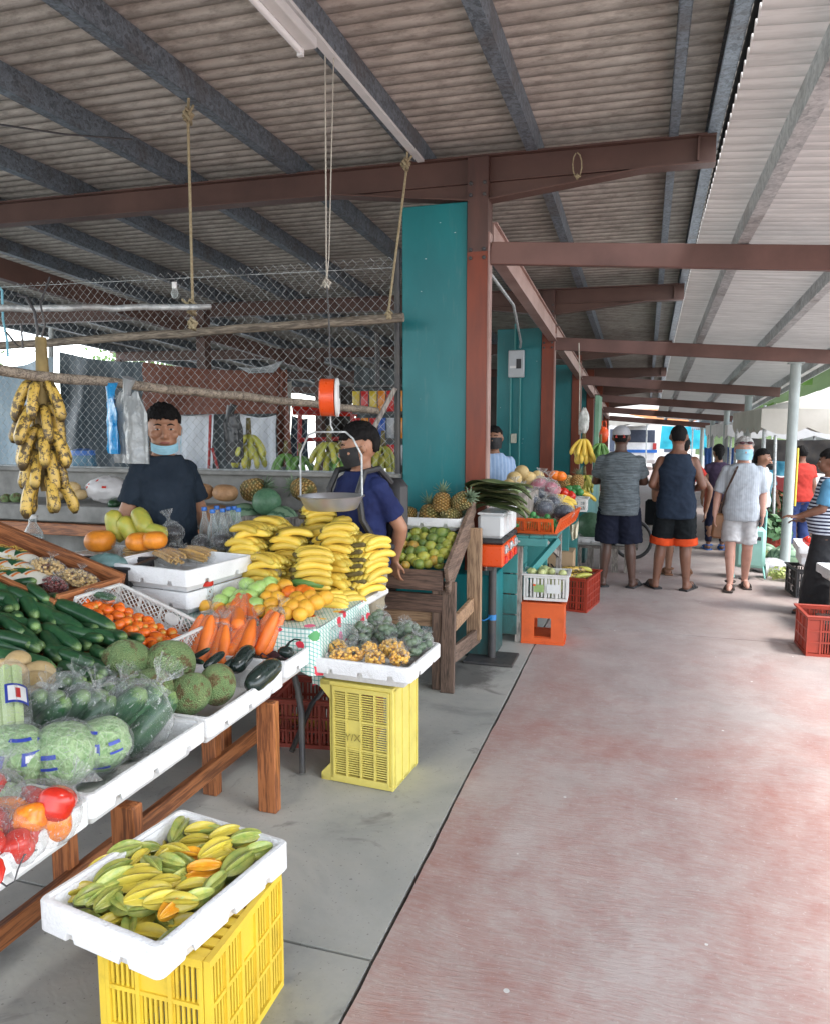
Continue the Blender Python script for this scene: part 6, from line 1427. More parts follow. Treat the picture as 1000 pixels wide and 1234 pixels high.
# deep in the hall: cloths added to darken the bright gaps, and stacked goods
M_bk = [mk('deep_cloth_%d' % k, c, None, .8, 4, .3, 10, bdist=.02) for k, c in enumerate(((.07, .06, .055), (.16, .1, .07), (.1, .12, .13), (.3, .28, .25), (.05, .07, .1)))]
for i, (x0, x1, y0, y1, Y, k, l) in enumerate(((-30, 75, 470, 580, 12, 2, 'added dark grey cloth deep in the hall behind the plantains'), (60, 150, 480, 575, 11, 0, 'added near black cloth deep in the hall behind the dark tarp'), (150, 215, 488, 575, 12, 1, 'added brown cloth deep in the hall behind the young man'), (318, 352, 455, 560, 12, 3, 'added beige cloth deep in the hall right of the brown tarp'), (352, 372, 500, 560, 13, 4, 'added navy cloth deep in the hall behind the green bananas'), (392, 425, 462, 545, 14, 0, 'added dark cloth deep in the hall behind the orange scale'), (428, 482, 440, 560, 12, 2, 'added grey cloth deep in the hall behind the fence post'), (205, 345, 490, 575, 9.2, 2, 'added wide grey cloth hanging behind the white cloths'), (480, 600, 450, 570, 15, 0, 'added dark cloth closing the back of the hall behind the pillar'))):
    hang('added_cloth', l, 'cloth', (at(x0, y0, Y=Y), at(x1, y0 + 4, Y=Y), at(x0, y1, Y=Y), at(x1, y1, Y=Y)), M_bk[k], .06, seed=i)
rr = random.Random(31)
for i in range(9):
    b = MB(); w_, h_ = rr.uniform(.4, .8), rr.uniform(.3, .6); b.box((0, 0, h_ / 2), (w_, .4, h_), bev=.02)
    solo('stacked_box', b, M_bk[i % 5], f'goods box on the floor deep in the hall, {ORD[i]} from the left', 'box', (-9 + .85 * i, 9.5 + .5 * (i % 2), 0), rr.uniform(-.3, .3), 'boxes deep in the hall', smooth=20)
# slender steel uprights and far clutter deep inside the hall
for i, (x, y0, y1, l) in enumerate(((455, 432, 500, 'thin dark upright near the fence post'), (62, 425, 565, 'white upright between the pale tarp and the dark tarp'))):
    bars('steel_upright', l, 'upright', [[at(x, y0 - 30, Y=8), at(x, y1, Y=8)]], .03, M_galv_light if i else M_dark_steel)
# ================================================================= next stall along the walkway (left side)
t = thing('teal_counter', 'pale teal boarded fruit counter with a diagonal brace beyond the vending machine', 'counter', (-.95, 6.6, 0))
def tb(n_, a, c, w_, h_, m=M_teal_light): b = MB(); b.bar(Vector(a) - Vector((-.95, 6.6, 0)), Vector(c) - Vector((-.95, 6.6, 0)), w_, h_, bev=.003); part(n_, b, m, t, 20)
for k in range(4): tb('front_board', (-1.12, 5.72, .14 + .165 * k), (-.93, 5.72, .14 + .165 * k), .02, .155)
for k in range(4): tb('side_board', (-.945, 5.75, .14 + .165 * k), (-.945, 6.25, .14 + .165 * k), .02, .155)
tb('side_board', (-.945, 6.5, .12), (-.945, 6.5, .82), .03, .3); tb('side_board', (-.945, 7.4, .1), (-.945, 7.4, .82), .03, .5)
tb('top_rail', (-.9, 5.7, .8), (-.72, 8.3, .8), .05, .05); tb('front_rail', (-1.15, 5.69, .815), (-.7, 5.69, .815), .03, .06)
tb('brace', (-.93, 5.75, .45), (-.66, 6.1, .78), .04, .06); tb('bottom_rail', (-.93, 5.75, .1), (-.92, 8.3, .1), .05, .06); tb('post', (-.72, 8.2, 0), (-.72, 8.2, 1.0), .09, .09)
tb('post', (-.92, 5.74, 0), (-.92, 5.74, .8), .05, .05, M_grey_wood); tb('post', (-.75, 7.0, 0), (-.75, 7.0, .8), .05, .05, M_grey_wood); tb('brace', (-.75, 7.0, .5), (-.9, 6.4, .8), .03, .05, M_grey_wood)
for k in range(5): tb('counter_board', (-1.12 + .11 * k, 5.72, .84 + .004 * k), (-1.12 + .11 * k, 8.3, .84 + .004 * k), .105, .02)
# orange crate of limes, sloping out over the counter edge
t = thing('lime_crate', 'shallow orange plastic crate of limes and bagged fruit on the teal counter', 'crate', (-.86, 6.3, .865), (0, 0, R(86)))
for ang, L, off, cols in ((0, .95, -.24, 9), (PI, .95, -.24, 9), (PI / 2, .46, -.475, 4), (-PI / 2, .46, -.475, 4)):
    b = MB(); slat_wall(b, L, .13, cols, 1, slats=7); M = Matrix.Rotation(ang, 4, 'Z') @ Matrix.Translation((0, off, 0)) @ Matrix.Rotation(R(20), 4, 'X'); b.v = [M @ v for v in b.v]; part('crate_wall', b, M_orangecrate, t, 0)
b = MB(); b.box((0, 0, .006), (.93, .46, .01)); part('crate_floor', b, M_orangecrate, t, 0)
LM = [(480,475),(430,495),(395,500),(350,520),(330,530),(460,510),(510,500),(545,515),(580,490),(600,515),(560,520),(420,515),(625,525),(500,520),(370,540),(440,530),(530,535),(590,535)]
pts = [(560 + x / 5.88, 540 + y / 5.88) for x, y in LM]
for p, l in zip(pts, rowlabels(pts, 'dark green lime', 'of the orange crate', 3)): inst('lime', LIME, l, 'lime', onplane(*p, (-.9, 5.95, .95), 0, .15), (rnd.uniform(-1, 1), rnd.uniform(-1, 1), rnd.uniform(0, 6)), 'limes', .031)
for i in range(18): inst('lime', LIME, 'dark green lime in the covered lower layer of the orange crate', 'lime', (-1.02 + .07 * (i % 6), 5.9 + .07 * (i // 6), .91), (i, i, i), 'limes underneath', .03)
def sbag(name, label, cat, x, y, Y, mat, r=.09, group=None, seed=0, film=None, lump=.08):
    t = thing(name, label, cat, at(x, y, Y=Y), (0, 0, seed), group); part('contents', MB().ell((0, 0, 0), (r, r * .8, r * .75), 18, 12, fn=lambda d: 1 + lump * noise.noise(d * 5 + Vector((seed, 0, 0)))), mat, t, 60); part('plastic_bag', film_blob(r * 1.12, r * .95, r * .9, neck=(.01, 0, r * .9), seed=seed, crumple=.16), film or M_film_dense, t, 60); return t
M_dkblue = mk('dark_blue_fruit', (.025, .035, .06), (.04, .05, .08), .35, 9, .1)
for i, (x, y, Y, l) in enumerate(((638, 605, 6.4, 'leftmost clear bag of dark fruit above the limes'), (655, 612, 6.35, 'second clear bag of dark fruit above the limes'), (665, 606, 6.6, 'third clear bag of dark fruit above the limes'), (678, 617, 6.4, 'rightmost clear bag of dark fruit above the orange crate'), (650, 596, 6.7, 'clear bag of dark fruit behind, under the pink bag'))): sbag('dark_fruit_bag', l, 'bag of fruit', x, y, Y, M_dkblue, .085, 'bags of dark fruit', i)
M_pinkf = mk('pink_bag_film', (.4, .12, .17), (.28, .07, .11), .3, 9, .4)
for i, (x, y, l) in enumerate(((650, 586, 'left pink net bag of onions on the teal counter'), (662, 590, 'right pink net bag of onions on the teal counter'))): sbag('onion_bag', l, 'bag of onions', x, y, 6.75, M_pinkf, .1, 'pink bags of onions', i + 7, M_film)
M_lett = mk('lettuce_leaf', (.2, .34, .1), (.35, .45, .2), .5, 14, .4)
for i, (x, y, l) in enumerate(((622, 593, 'clear bag of lettuce beside the banana leaves'), (630, 599, 'second clear bag of lettuce near the limes'))): sbag('lettuce_bag', l, 'bag of lettuce', x, y, 6.3, M_lett, .08, 'bags of lettuce', i + 9, None, .3)
# heap of round melons, oranges, peppers, bananas along the back of the counter
M_cant = m_fruit('netted_melon_skin', (.42, .3, .12), (.5, .38, .18), None, (.25, .17, .07), .6, 6, .4, 60, 30, .35)
CANT = mesh('netted_melon', MB().ell((0, 0, 0), (1, 1, .95), 22, 14), M_cant, 180)
for i, (x, y, Y, r, l) in enumerate(((628, 569, 6.7, .068, 'topmost netted brown melon on the heap'), (619, 577, 6.6, .07, 'netted brown melon at the left of the heap by the seller'), (637, 577, 6.75, .07, 'netted brown melon in the middle of the heap'), (647, 575, 6.85, .065, 'netted brown melon at the right of the heap'), (612, 585, 6.5, .06, 'netted brown melon low at the left of the heap'))): inst('netted_melon', CANT, l, 'melon', at(x, y, Y=Y), (0, 0, i), 'netted melons', r)
b = MB(); b.box((-1.05, 7.05, 1.0), (.3, 2.4, .3), bev=.01); solo('heap_box', b, M_grey_wood, 'grey timber box under the fruit heap on the teal counter', 'box', smooth=20)
b = MB(); b.box((-.88, 7.1, .91), (.3, 1.2, .1), bev=.01); solo('heap_tray', b, M_grey_wood, 'low grey timber tray in front of the fruit heap', 'tray', smooth=20)
for i, (x, y, l) in enumerate(((668, 573, 'orange at the left of the pair at the top of the heap'), (675, 574, 'orange at the right of the pair at the top of the heap'))): inst('orange', TANG, l, 'orange', at(x, y, Y=7.4), 0, 'oranges on the teal counter', .06)
for i, (x, y, rx, l) in enumerate(((667, 583, 1.4, 'yellow pineapple lying on the heap, left one'), (680, 582, 1.3, 'yellow pineapple lying on the heap, middle one'), (695, 581, .2, 'yellow pineapple standing at the right of the heap'))): pineapple(l, at(x, y, Y=7.5), (rx, .2, i), .075, i == 2)
for i, (x, y, l) in enumerate(((672, 592, 'red pepper on the counter behind the bananas, left'), (679, 594, 'red pepper on the counter behind the bananas, right'), (687, 598, 'red pepper at the right end near the basket'))): inst('pepper', PEP[0], l, 'pepper', at(x, y, Y=7.1), (1, 0, i), 'red peppers on the counter', .055)
banana_hand('hand of bananas on the teal counter beside the basket of limes', at(676, 605, Y=6.85), (.2, 0, .3), 6, BAN, 'bananas on the teal counter', .3, .035); banana_hand('upper hand of bananas on the teal counter', at(678, 600, Y=7.0), (.2, 0, .5), 6, BAN, 'bananas on the teal counter', .3, .035)
crate('lime_basket', 'small grey basket of big limes at the end of the teal counter', 'basket', .3, .22, .12, M_whitecrate, (-.68, 7.45, .88), 0, None, (4, 3), 2, 6)
for i, (x, y, l) in enumerate(((685, 589, 'big lime at the left in the grey basket'), (691, 593, 'big lime in the middle of the grey basket'), (698, 593, 'big lime at the right of the grey basket'), (694, 588, 'big lime on top of the grey basket'))): inst('lime', LIME, l, 'lime', at(x, y, Y=7.45), (0, 0, i), 'limes in the basket', .045)
banana_hand('hand of bananas hanging over the end of the counter', at(704, 593, Y=8.0), (.3, .4, 1), 6, BAN, 'bananas on the teal counter', .3, .035)
t = hang('pale_cloth', 'cream cloth hanging from the end of the orange crate', 'cloth', (at(684, 628, Y=6.9), at(697, 626, Y=6.9), at(688, 652, Y=6.9), at(695, 648, Y=6.9)), mk('cream_cloth', (.6, .56, .42), None, .8, 5, .2), .02, 8)
# under the counter
t = thing('cardboard_box', 'brown cardboard box with black letters under the teal counter', 'box', (-.8, 7.45, 0)); b = MB(); b.box((-.02, 0, .33), (.35, .3, .3)); part('carton', b, mk('cardboard', (.42, .29, .17), (.36, .25, .15), .8, 5, .1), t, 0)
text(t, 'IYI', .15, (-.02, -.152, .3), (PI / 2, 0, 0), M_black)
b = MB(); b.box((-.02, 0, .1), (.4, .32, .2), bev=.01); t2 = thing('blue_crate', 'dark blue plastic crate with a white mark under the cardboard box', 'crate', (-.8, 7.42, 0)); part('body', b, mk('dark_blue_plastic', (.02, .06, .13), None, .4, 5, .05), t2, 20)
b = MB(); b.box((-.1, -.162, .12), (.05, .004, .04)); part('printed_mark', b, M_white_plastic, t2, 0)
# white crate of pale limes on the orange drinks crate
t = thing('drinks_crate', 'bright orange drinks crate with an open handle hole standing on the walkway edge', 'crate', (-.735, 5.88, 0), R(3))
def hole_wall(L): 
    b = MB(); h = .33
    b.box((0, 0, .025), (L, .02, .05)); b.box((0, 0, h - .06), (L, .02, .12)); b.box((-L / 2 + .05, 0, .14), (.1, .019, .2)); b.box((L / 2 - .05, 0, .14), (.1, .019, .2)); b.box((0, -.006, h - .006), (L + .006, .034, .014)); b.box((0, -.005, .008), (L + .004, .03, .014))
    for s in (-1, 1):
        for z in (.07, .2, .3): b.lathe([(.008, 0), (.008, .003)], 8, Matrix.Translation((s * (L / 2 - .04), -.012, z)) @ Matrix.Rotation(PI / 2, 4, 'X'))
    return b
for ang, L, off in ((0, .33, -.15), (PI, .33, -.15), (PI / 2, .26, -.155), (-PI / 2, .26, -.155)):
    b = hole_wall(L); M = Matrix.Rotation(ang, 4, 'Z') @ Matrix.Translation((0, off, 0)); b.v = [M @ v for v in b.v]; part('crate_wall', b, M_orangecrate, t, 0)
b = MB(); b.box((0, 0, .05), (.3, .28, .01)); part('crate_floor', b, M_orangecrate, t, 0)
t = crate('white_crate', 'white plastic crate of pale limes stacked on the orange drinks crate', 'crate', .34, .28, .2, M_whitecrate, (-.72, 5.88, .345), R(3), None, (4, 3), 1, 3, True)
b = MB(); b.box((-.05, -.148, .1), (.08, .004, .06)); part('printed_label', b, M_lett, t, 0); b = MB(); b.box((.06, -.148, .1), (.1, .004, .07)); part('printed_label', b, M_label, t, 0); b = MB(); b.box((-.085, -.1495, .125), (.02, .004, .015)); part('printed_label', b, M_vo, t, 0)
M_plime = m_fruit('pale_lime_peel', (.42, .48, .18), (.55, .56, .28), None, None, .4, 4, .1, 60)
PLIME = mesh('pale_lime', MB().ell((0, 0, 0), (1, .93, .93), 14, 10), M_plime, 180); rr = random.Random(8)
pts = [(-.72 + rr.uniform(-.13, .13), 5.88 + rr.uniform(-.1, .1)) for i in range(16)]
for (x, y), l in zip(pts, rowlabels([(x * 300, -y * 300) for x, y in pts], 'pale green lime', 'of the white crate', 9)): inst('pale_lime', PLIME, l, 'lime', (x, y, .555), (0, 0, x * 90), 'pale limes', .034)
b = MB(); b.ell((0, 0, 0), (.14, .11, .09)); solo('lime_bag', b, M_plime, 'net of pale limes filling the lower part of the white crate', 'lime net', (-.72, 5.88, .44), smooth=180)
# red crate of plantains
crate('red_crate', 'red slatted plastic crate of plantains standing on the walkway by the counter', 'crate', .5, .36, .31, M_redcrate, (-.6, 7.1, 0), R(80), 'red crates', (5, 4), 4, 3, True)
for i, (dx, dy, r) in enumerate(((-.1, -.1, .2), (0, -.12, .1), (.09, -.09, .3), (-.08, .1, .4), (.05, .12, 0), (-.02, .0, .2))): inst('plantain', PLANT if i % 2 else BANY, f'{["left", "middle", "right", "far left", "far right", "central"][i]} yellow plantain on top of the red crate', 'plantain', (-.6 + dx, 7.1 + dy, .3 + .01 * i), (.3, 0, .3 + r), 'plantains in the red crate', 1.1)
b = MB(); b.box((-.6, 7.1, .14), (.26, .4, .24), bev=.03); solo('plantain_heap', b, M_plant, 'packed plantains filling the lower part of the red crate', 'plantains', smooth=20)
# hanging banana bunches by the fourth column
rope('pale strings with plastic bags holding the hanging bananas', [(-.72, 8.25, 2.6), (-.7, 8.25, 2.2), (-.695, 8.25, 1.62)], .006, M_string, (), 'hanging_string')
t = thing('white_bag_cluster', 'white and grey plastic bags tied above the hanging bananas', 'plastic bags', at(703, 508, Y=8.25)); part('bag', film_blob(.05, .04, .13, seed=51, crumple=.5), mk('white_grey_film', (.6, .62, .6), (.3, .32, .3), .35, 14, .5), t, 60)
bunch('large bunch of yellow bananas hanging beside the column', at(703, 528, Y=8.25), BAN, 9, s=1.05, rows=2, group='hanging bananas'); bunch('small bunch of green bananas hanging behind the yellow ones', at(723, 533, Y=9.2), BANG, 7, s=.95, rows=2, group='hanging bananas')
b = MB(); b.box((-.62, 9.3, .3), (.02, .02, .02))
t = thing('dark_melon_stand', 'grey timber crate with a white tray under the dark green melon', 'crate', (-.42, 9.1, 0))
for k in range(5): b = MB(); b.box((-.3 + .14 * k, -.2, .14), (.07, .03, .28)); part('crate_slat', b, M_grey_wood, t, 0)
b = MB(); b.box((0, 0, .29), (.75, .42, .03)); part('crate_top', b, M_grey_wood, t, 0)
inst('foam_tray', foam_tray(.4, .3, .1, .07), 'white foam tray under the dark green melon beside the man in the cap', 'tray', (-.58, 9.05, .306), 0, 'foam trays'); inst('foam_tray', foam_tray(.3, .3, .1, .07), 'small white foam tray behind the legs of the man in the cap', 'tray', (-.2, 9.1, .306), 0, 'foam trays')
inst('melon', WMD, 'dark green round melon on the white tray beside the man in the cap', 'melon', (-.6, 9.05, .53), (0, .4, 0), None, .165)
b = MB(); b.tube([(-.12 + .23 * math.cos(a), 9.6 + .04 * math.sin(a), .3 + .23 * math.sin(a)) for a in [k * PI / 14 for k in range(28)]], .022, 8, closed=True); solo('bicycle_tyre', b, M_black, 'dark tyre leaning behind the man in the cap', 'tyre', smooth=60)
# further counters and produce on the left, past the men
b = MB(); b.box((-.95, 10.6, .44), (.55, 2.4, .88), bev=.01); solo('far_counter', b, M_teal_light, 'pale teal counter further along beyond the man in the cap', 'counter', smooth=20)
rr = random.Random(2)
for i in range(14):
    k = i % 4; me = (CIT[0], TANG, BREAD, CANT)[k]
    inst(('green_orange', 'tangerine', 'breadfruit', 'netted_melon')[k], me, ('small green fruit', 'orange fruit', 'green fruit', 'brown fruit')[k] + f', {ORD[i]} along the far teal counter from the near end', 'fruit', (-.78 - .14 * (i % 3), 9.6 + .13 * i, .95), (0, 0, i), 'fruit on the far counter', .06)
bunch('bunch of bananas lying on the far teal counter by the man in the cap', (-.72, 9.5, 1.12), BANY, 7, s=1.0)
t = thing('orange_carrier', 'small orange bag hanging near the far column', 'bag', at(727, 524, Y=9.6)); b = MB(); b.ell((0, 0, 0), (.06, .04, .1), fn=lambda d: 1 + .15 * noise.noise(d * 4)); part('bag', b, M_vo, t, 60); b = MB(); b.tube([(-.03, 0, .08), (-.02, 0, .17), (.02, 0, .17), (.03, 0, .08)], .008, 6); part('handle', b, M_vo, t, 60)
b = MB(); b.box((-.75, 12.5, 1.1), (.06, .8, 2.2)); solo('green_door', b, mk('pale_green_paint', (.22, .42, .28), None, .5, 5, .05), 'pale green door panel by the far column', 'door panel', smooth=0)
# ================================================================= right side of the walkway
crate('red_crate', 'dark red slatted crate at the right picture edge before the woman in stripes', 'crate', .56, .38, .3, M_redcrate, (1.47, 6.2, 0), R(2), 'red crates', (6, 3), 3, 6, True, True, ((0, 0), (0, 1), (0, 2), (5, 0), (5, 1), (5, 2)))
b = MB(); b.box((1.5, 6.2, .16), (.4, .28, .2), bev=.02); solo('dark_produce', b, M_zuke, 'dark produce lying inside the dark red crate', 'produce', smooth=20)
crate('black_crate', 'black plastic crate with white letters under the white trays at the post', 'crate', .5, .4, .28, M_black, (1.72, 8.3, 0), R(5), None, (5, 4), 3, 4)
t = [o for o in bpy.data.objects if o.name.startswith('black_crate')][-1]
text(t, 'E', .14, (-.262, .0, .2), (PI / 2, 0, -PI / 2), M_white_plastic); text(t, 'IC', .1, (-.262, -.1, .08), (PI / 2, 0, -PI / 2), M_white_plastic)
for z, l in ((.3, 'lower white foam tray on the black crate by the post'), (.42, 'upper white foam tray of red fruit on the black crate by the post')): inst('foam_tray', foam_tray(.48, .36, .13, .08) if z < .4 else bpy.data.meshes['foam_tray'], l, 'tray', (1.7, 8.25, z), R(85), 'foam trays')
for i in range(6): inst('pepper', PEP[0], ['left', 'right', 'front', 'back', 'middle', 'topmost'][i] + ' red fruit in the upper foam tray by the post', 'pepper', (1.6 + .07 * (i % 3), 8.15 + .12 * (i // 3), .56), (1, i, i), 'red fruit in the tray by the post', .05)
t = thing('tray_stand', 'grey crate under the white tray at the right picture edge', 'crate', (1.72, 6.9, 0)); b = MB(); b.box((0, 0, .2), (.3, .4, .4), bev=.01); part('body', b, M_grey_wood, t, 20)
inst('foam_tray', bpy.data.meshes['foam_tray'], 'white foam tray of cucumbers at the right picture edge beside the skirt', 'tray', (1.7, 6.9, .402), R(95), 'foam trays')
for i in range(5): inst('cucumber', CUKE[i % 4], ['nearest', 'second', 'third', 'fourth', 'farthest'][i] + ' cucumber in the white tray at the right picture edge', 'cucumber', (1.6 + .05 * i, 6.82 + .02 * i, .53), (0, .2, 1.3 + .2 * i), 'cucumbers in the right tray', (.2, .25, .25))
# produce heaped on the ground by the post
GR = [(1.72, 9.9, .17, WM, 'watermelon', 'large pale watermelon at the back of the ground heap by the post'), (1.58, 9.75, .15, WM, 'watermelon', 'pale watermelon in front, nearest the post'), (1.4, 9.95, .13, BREAD, 'breadfruit', 'pale green cabbage like fruit left of the watermelons'), (1.5, 10.2, .14, WM, 'watermelon', 'watermelon behind the others near the cart'), (1.38, 9.75, .1, BREAD, 'breadfruit', 'small pale fruit beside the grey sack')]
for i, (x, y, r, me, n_, l) in enumerate(GR): inst(n_, me, l, 'melon', (x, y, r * .85), (0, 0, i), 'melons on the ground', r)
t = thing('grey_sack', 'limp pale grey sack on the ground behind the walking man', 'sack', (1.45, 9.5, .07), .4); part('sack', film_blob(.2, .16, .09, seed=17, crumple=.2), mk('grey_sack_cloth', (.42, .42, .43), (.32, .32, .33), .6, 5, .4), t, 60)
def leafy(name, label, loc, r, n, m, cat='vegetables', flat=.6, seed=0):
    b = MB(); rr = random.Random(seed)
    for i in range(n):
        d = Vector((rr.gauss(0, 1), rr.gauss(0, 1), abs(rr.gauss(0, 1)) * flat)).normalized(); p = d * r * rr.uniform(.3, 1); s = r * rr.uniform(.12, .22)
        u = d.orthogonal().normalized(); u = Matrix.Rotation(rr.uniform(0, 6.28), 3, d) @ u; v = d.cross(u)
        b.add([p - u * s, p + v * s * .6 + d * s * .3, p + u * s, p - v * s * .6], [(0, 1, 2, 3)])
    return solo(name, b, m, label, cat, loc, smooth=0)
M_leafy = mk('leafy_greens', (.03, .1, .04), (.07, .17, .05), .5, 8, .1, var=.2); M_leafy2 = mk('yellow_greens', (.3, .38, .1), (.45, .48, .18), .5, 8, .1)
crate('leaf_basket', 'red brown basket of dark leafy greens by the post', 'basket', .5, .4, .3, M_redcrate, (1.5, 10.6, 0), 0, None, (5, 4), 3, 4)
leafy('leafy_greens', 'heap of dark leafy greens overflowing the basket by the post', (1.55, 10.6, .3), .32, 260, M_leafy, seed=1); leafy('leafy_greens', 'dark leafy greens on the stall further back', (1.75, 11.4, .55), .3, 220, M_leafy, seed=2)
leafy('pale_greens', 'pale yellow green vegetables on the ground at the foot of the post', (1.5, 9.0, .03), .16, 160, M_leafy2, seed=3)
b = MB(); b.box((1.95, 12.2, .28), (.7, 1.6, .55), bev=.01); solo('market_table', b, M_old_x, 'low timber table under the brown produce right of the walkway', 'table', smooth=20)
rr = random.Random(6); MBR = mk('brown_spices', (.3, .11, .04), (.2, .07, .03), .6, 18, .3)
t = thing('brown_produce', 'baskets of small red brown produce on the table behind the post', 'produce', (1.9, 12.0, .56))
for i in range(5):
    b = MB()
    for k in range(40): b.ell((-.25 + .12 * i + rr.uniform(-.06, .06), rr.uniform(-.5, .2), .05 + rr.uniform(0, .12)), (.03, .025, .025), 6, 4)
    part('produce_heap', b, MBR, t, 60, kind='stuff')
# shopping trolley behind the walking man
t = thing('shopping_trolley', 'mint green wheeled shopping trolley pulled by the walking man', 'trolley', (1.16, 9.0, 0))
M_mint = mk('mint_fabric', (.3, .55, .48), (.22, .46, .4), .6, 4, .3, 20); M_mintm = mk('mint_metal', (.25, .55, .5), None, .4, 4, 0)
b = MB(); b.box((0, 0, .36), (.32, .2, .46), bev=.04); part('bag', b, M_mint, t, 40)
b = MB(); b.tube([(-.17, .1, .1), (-.17, .1, .75), (-.14, .1, .84), (.14, .1, .84), (.17, .1, .75), (.17, .1, .1)], .012, 8); b.tube([(-.17, .1, .12), (.17, .1, .12)], .01, 8); b.tube([(-.16, -.1, .02), (-.16, .1, .14)], .01, 6); b.tube([(.16, -.1, .02), (.16, .1, .14)], .01, 6); part('frame', b, M_mintm, t, 60)
b = MB(); b.box((0, -.1, .47), (.2, .02, .04)); part('pocket', b, M_black, t, 0)
for s in (-1, 1):
    b = MB(); b.tube([(s * .2 - .012, .11, .085), (s * .2 + .012, .11, .085)], .085, 20); w_ = part('wheel', b, M_white_plastic, t, 40); b = MB(); b.tube([(s * .2 - .016, .11, .085), (s * .2 + .016, .11, .085)], .045, 14); part('hub', b, M_mintm, w_, 40)
# tents and parasols right of the walkway
M_tent = mk('cream_tent_cloth', (.5, .48, .43), (.42, .4, .35), .8, 2, .2, 8, bdist=.02); M_tentw = mk('white_tent_cloth', (.6, .6, .59), (.52, .52, .51), .8, 2, .2, 8, bdist=.02)
def tent(label, x, y, w_, d, h, ridge, m, drop=.35, legs=True):
    t = thing('market_tent', label, 'tent', (x, y, 0)); b = MB()
    def top(u, v):
        px, py = (u - .5) * w_, (v - .5) * d; r = max(abs(u - .5), abs(v - .5)) * 2
        return (px, py, h + ridge * (1 - r) - .12 * ridge * math.sin(PI * r))
    b.sheet(top, 16, 16); part('roof_cloth', b, m, t, 80)
    b = MB(); pr = [(-.5, -.5), (.5, -.5), (.5, .5), (-.5, .5)]
    for (a, c) in zip(pr, pr[1:] + pr[:1]):
        b.sheet(lambda u, v, a=a, c=c: ((a[0] + (c[0] - a[0]) * u) * w_, (a[1] + (c[1] - a[1]) * u) * d, h - (drop * (.72 + .28 * abs(math.sin(u * PI * 5)))) * v), 30, 2)
    part('valance', b, m, t, 80)
    if legs:
        for a in pr: b = MB(); b.tube([(a[0] * w_ * .96, a[1] * d * .96, 0), (a[0] * w_ * .96, a[1] * d * .96, h)], .025, 8); part('tent_leg', b, M_galv_light, t, 60)
    return t
tent('big cream market tent right of the grey post with a scalloped valance', 3.05, 13.3, 3.0, 3.6, 1.96, .5, M_tent, .36)
tent('white market tent behind the cream one', 3.6, 19.5, 4.0, 6.0, 1.75, .5, M_tentw, .3); tent('pale blue and white market tent further down the walkway', 3.0, 27, 2.8, 5, 1.9, .5, M_tarpl, .3)
tent('white market tent nearest the right picture edge', 5.6, 12.0, 2.3, 4.0, 2.1, .8, M_tentw, .3)
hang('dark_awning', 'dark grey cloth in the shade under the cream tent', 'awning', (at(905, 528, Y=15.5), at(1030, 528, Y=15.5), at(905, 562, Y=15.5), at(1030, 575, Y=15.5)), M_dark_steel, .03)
hang('blue_banner', 'bright blue printed cloth between the stalls on the right', 'banner', (at(915, 548, Y=14.2), at(950, 556, Y=14.2), at(915, 572, Y=14.2), at(950, 574, Y=14.2)), mk('bright_blue_cloth', (.05, .33, .55), (.12, .5, .7), .6, 9, .1), .02)
hang('red_board', 'red panel at the stall behind the post', 'panel', (at(932, 572, Y=13.5), at(950, 573, Y=13.5), at(932, 604, Y=13.5), at(950, 604, Y=13.5)), M_redst, .0)
for i, (x, l) in enumerate(((848, 'narrow blue cloth hanging by the far posts, left one'), (860, 'narrow blue cloth hanging by the far posts, middle one'), (876, 'narrow blue cloth hanging by the far posts, right one'))): hang('blue_cloth', l, 'cloth', (at(x, 538, Y=17), at(x + 9, 538, Y=17), at(x, 575, Y=17), at(x + 9, 575, Y=17)), mk('royal_blue_cloth', (.03, .12, .4), None, .7, 9, .1), .02, 6)
tent('small cream parasol tent between the posts further along the walkway', 2.6, 17.2, 1.3, 1.3, 1.75, .45, M_tent, .2)
for i, (x, y) in enumerate(((2.1, 15.2), (2.2, 18.6), (2.15, 22.3))): pole(f'slim grey stall pole right of the walkway, {ORD[i]} from the near end', (x, y, 0), (x, y, 2.1), .025, 'stall_pole', M_galv_light, i)
pole('thin pole standing in front of the cream tent', at(934, 524, Y=11), at(931, 640, Y=11), .02, 'tent_pole', M_galv_light); pole('yellow cord beside the grey post', at(961, 540, Y=9.3), at(957, 610, Y=9.3), .012, 'yellow_pole', M_yellow)
# ================================================================= far end: street, buildings, vehicles, hill
t = thing('far_building', 'pale street building with an orange fascia at the far end of the walkway', 'building', (-2, 44, 0)); b = MB(); b.box((0, 0, 2.2), (9, 5, 4.4)); part('wall', b, M_tentw, t, 0)
b = MB(); b.box((0, -2.6, 2.3), (9.1, .2, .7)); part('fascia', b, mk('orange_fascia', (.6, .25, .1), None, .6, 3, 0), t, 0)
for k in range(6): b = MB(); b.box((-3.6 + 1.4 * k, -2.52, 1.0), (.9, .06, 1.2)); part('window', b, M_dkblue if k % 2 else M_vo, t, 0)
b = MB(); b.box((0, 0, 4.5), (9.4, 5.4, .2)); part('roof', b, M_galv_light, t, 0)
t = thing('delivery_van', 'white van with blue stripes parked at the far end of the walkway', 'van', (-.35, 33, 0)); M_van = mk('white_car_paint', (.75, .76, .78), None, .3, 3, 0)
b = MB(); b.box((0, 0, 1.0), (1.7, 3.8, 1.5), bev=.15); part('body', b, M_van, t, 30); b = MB(); b.box((0, -1.91, 1.35), (1.4, .03, .5), bev=.01); part('rear_window', b, M_dkblue, t, 0); b = MB(); b.box((0, -1.92, .75), (1.6, .03, .12)); part('stripe', b, M_blu, t, 0)
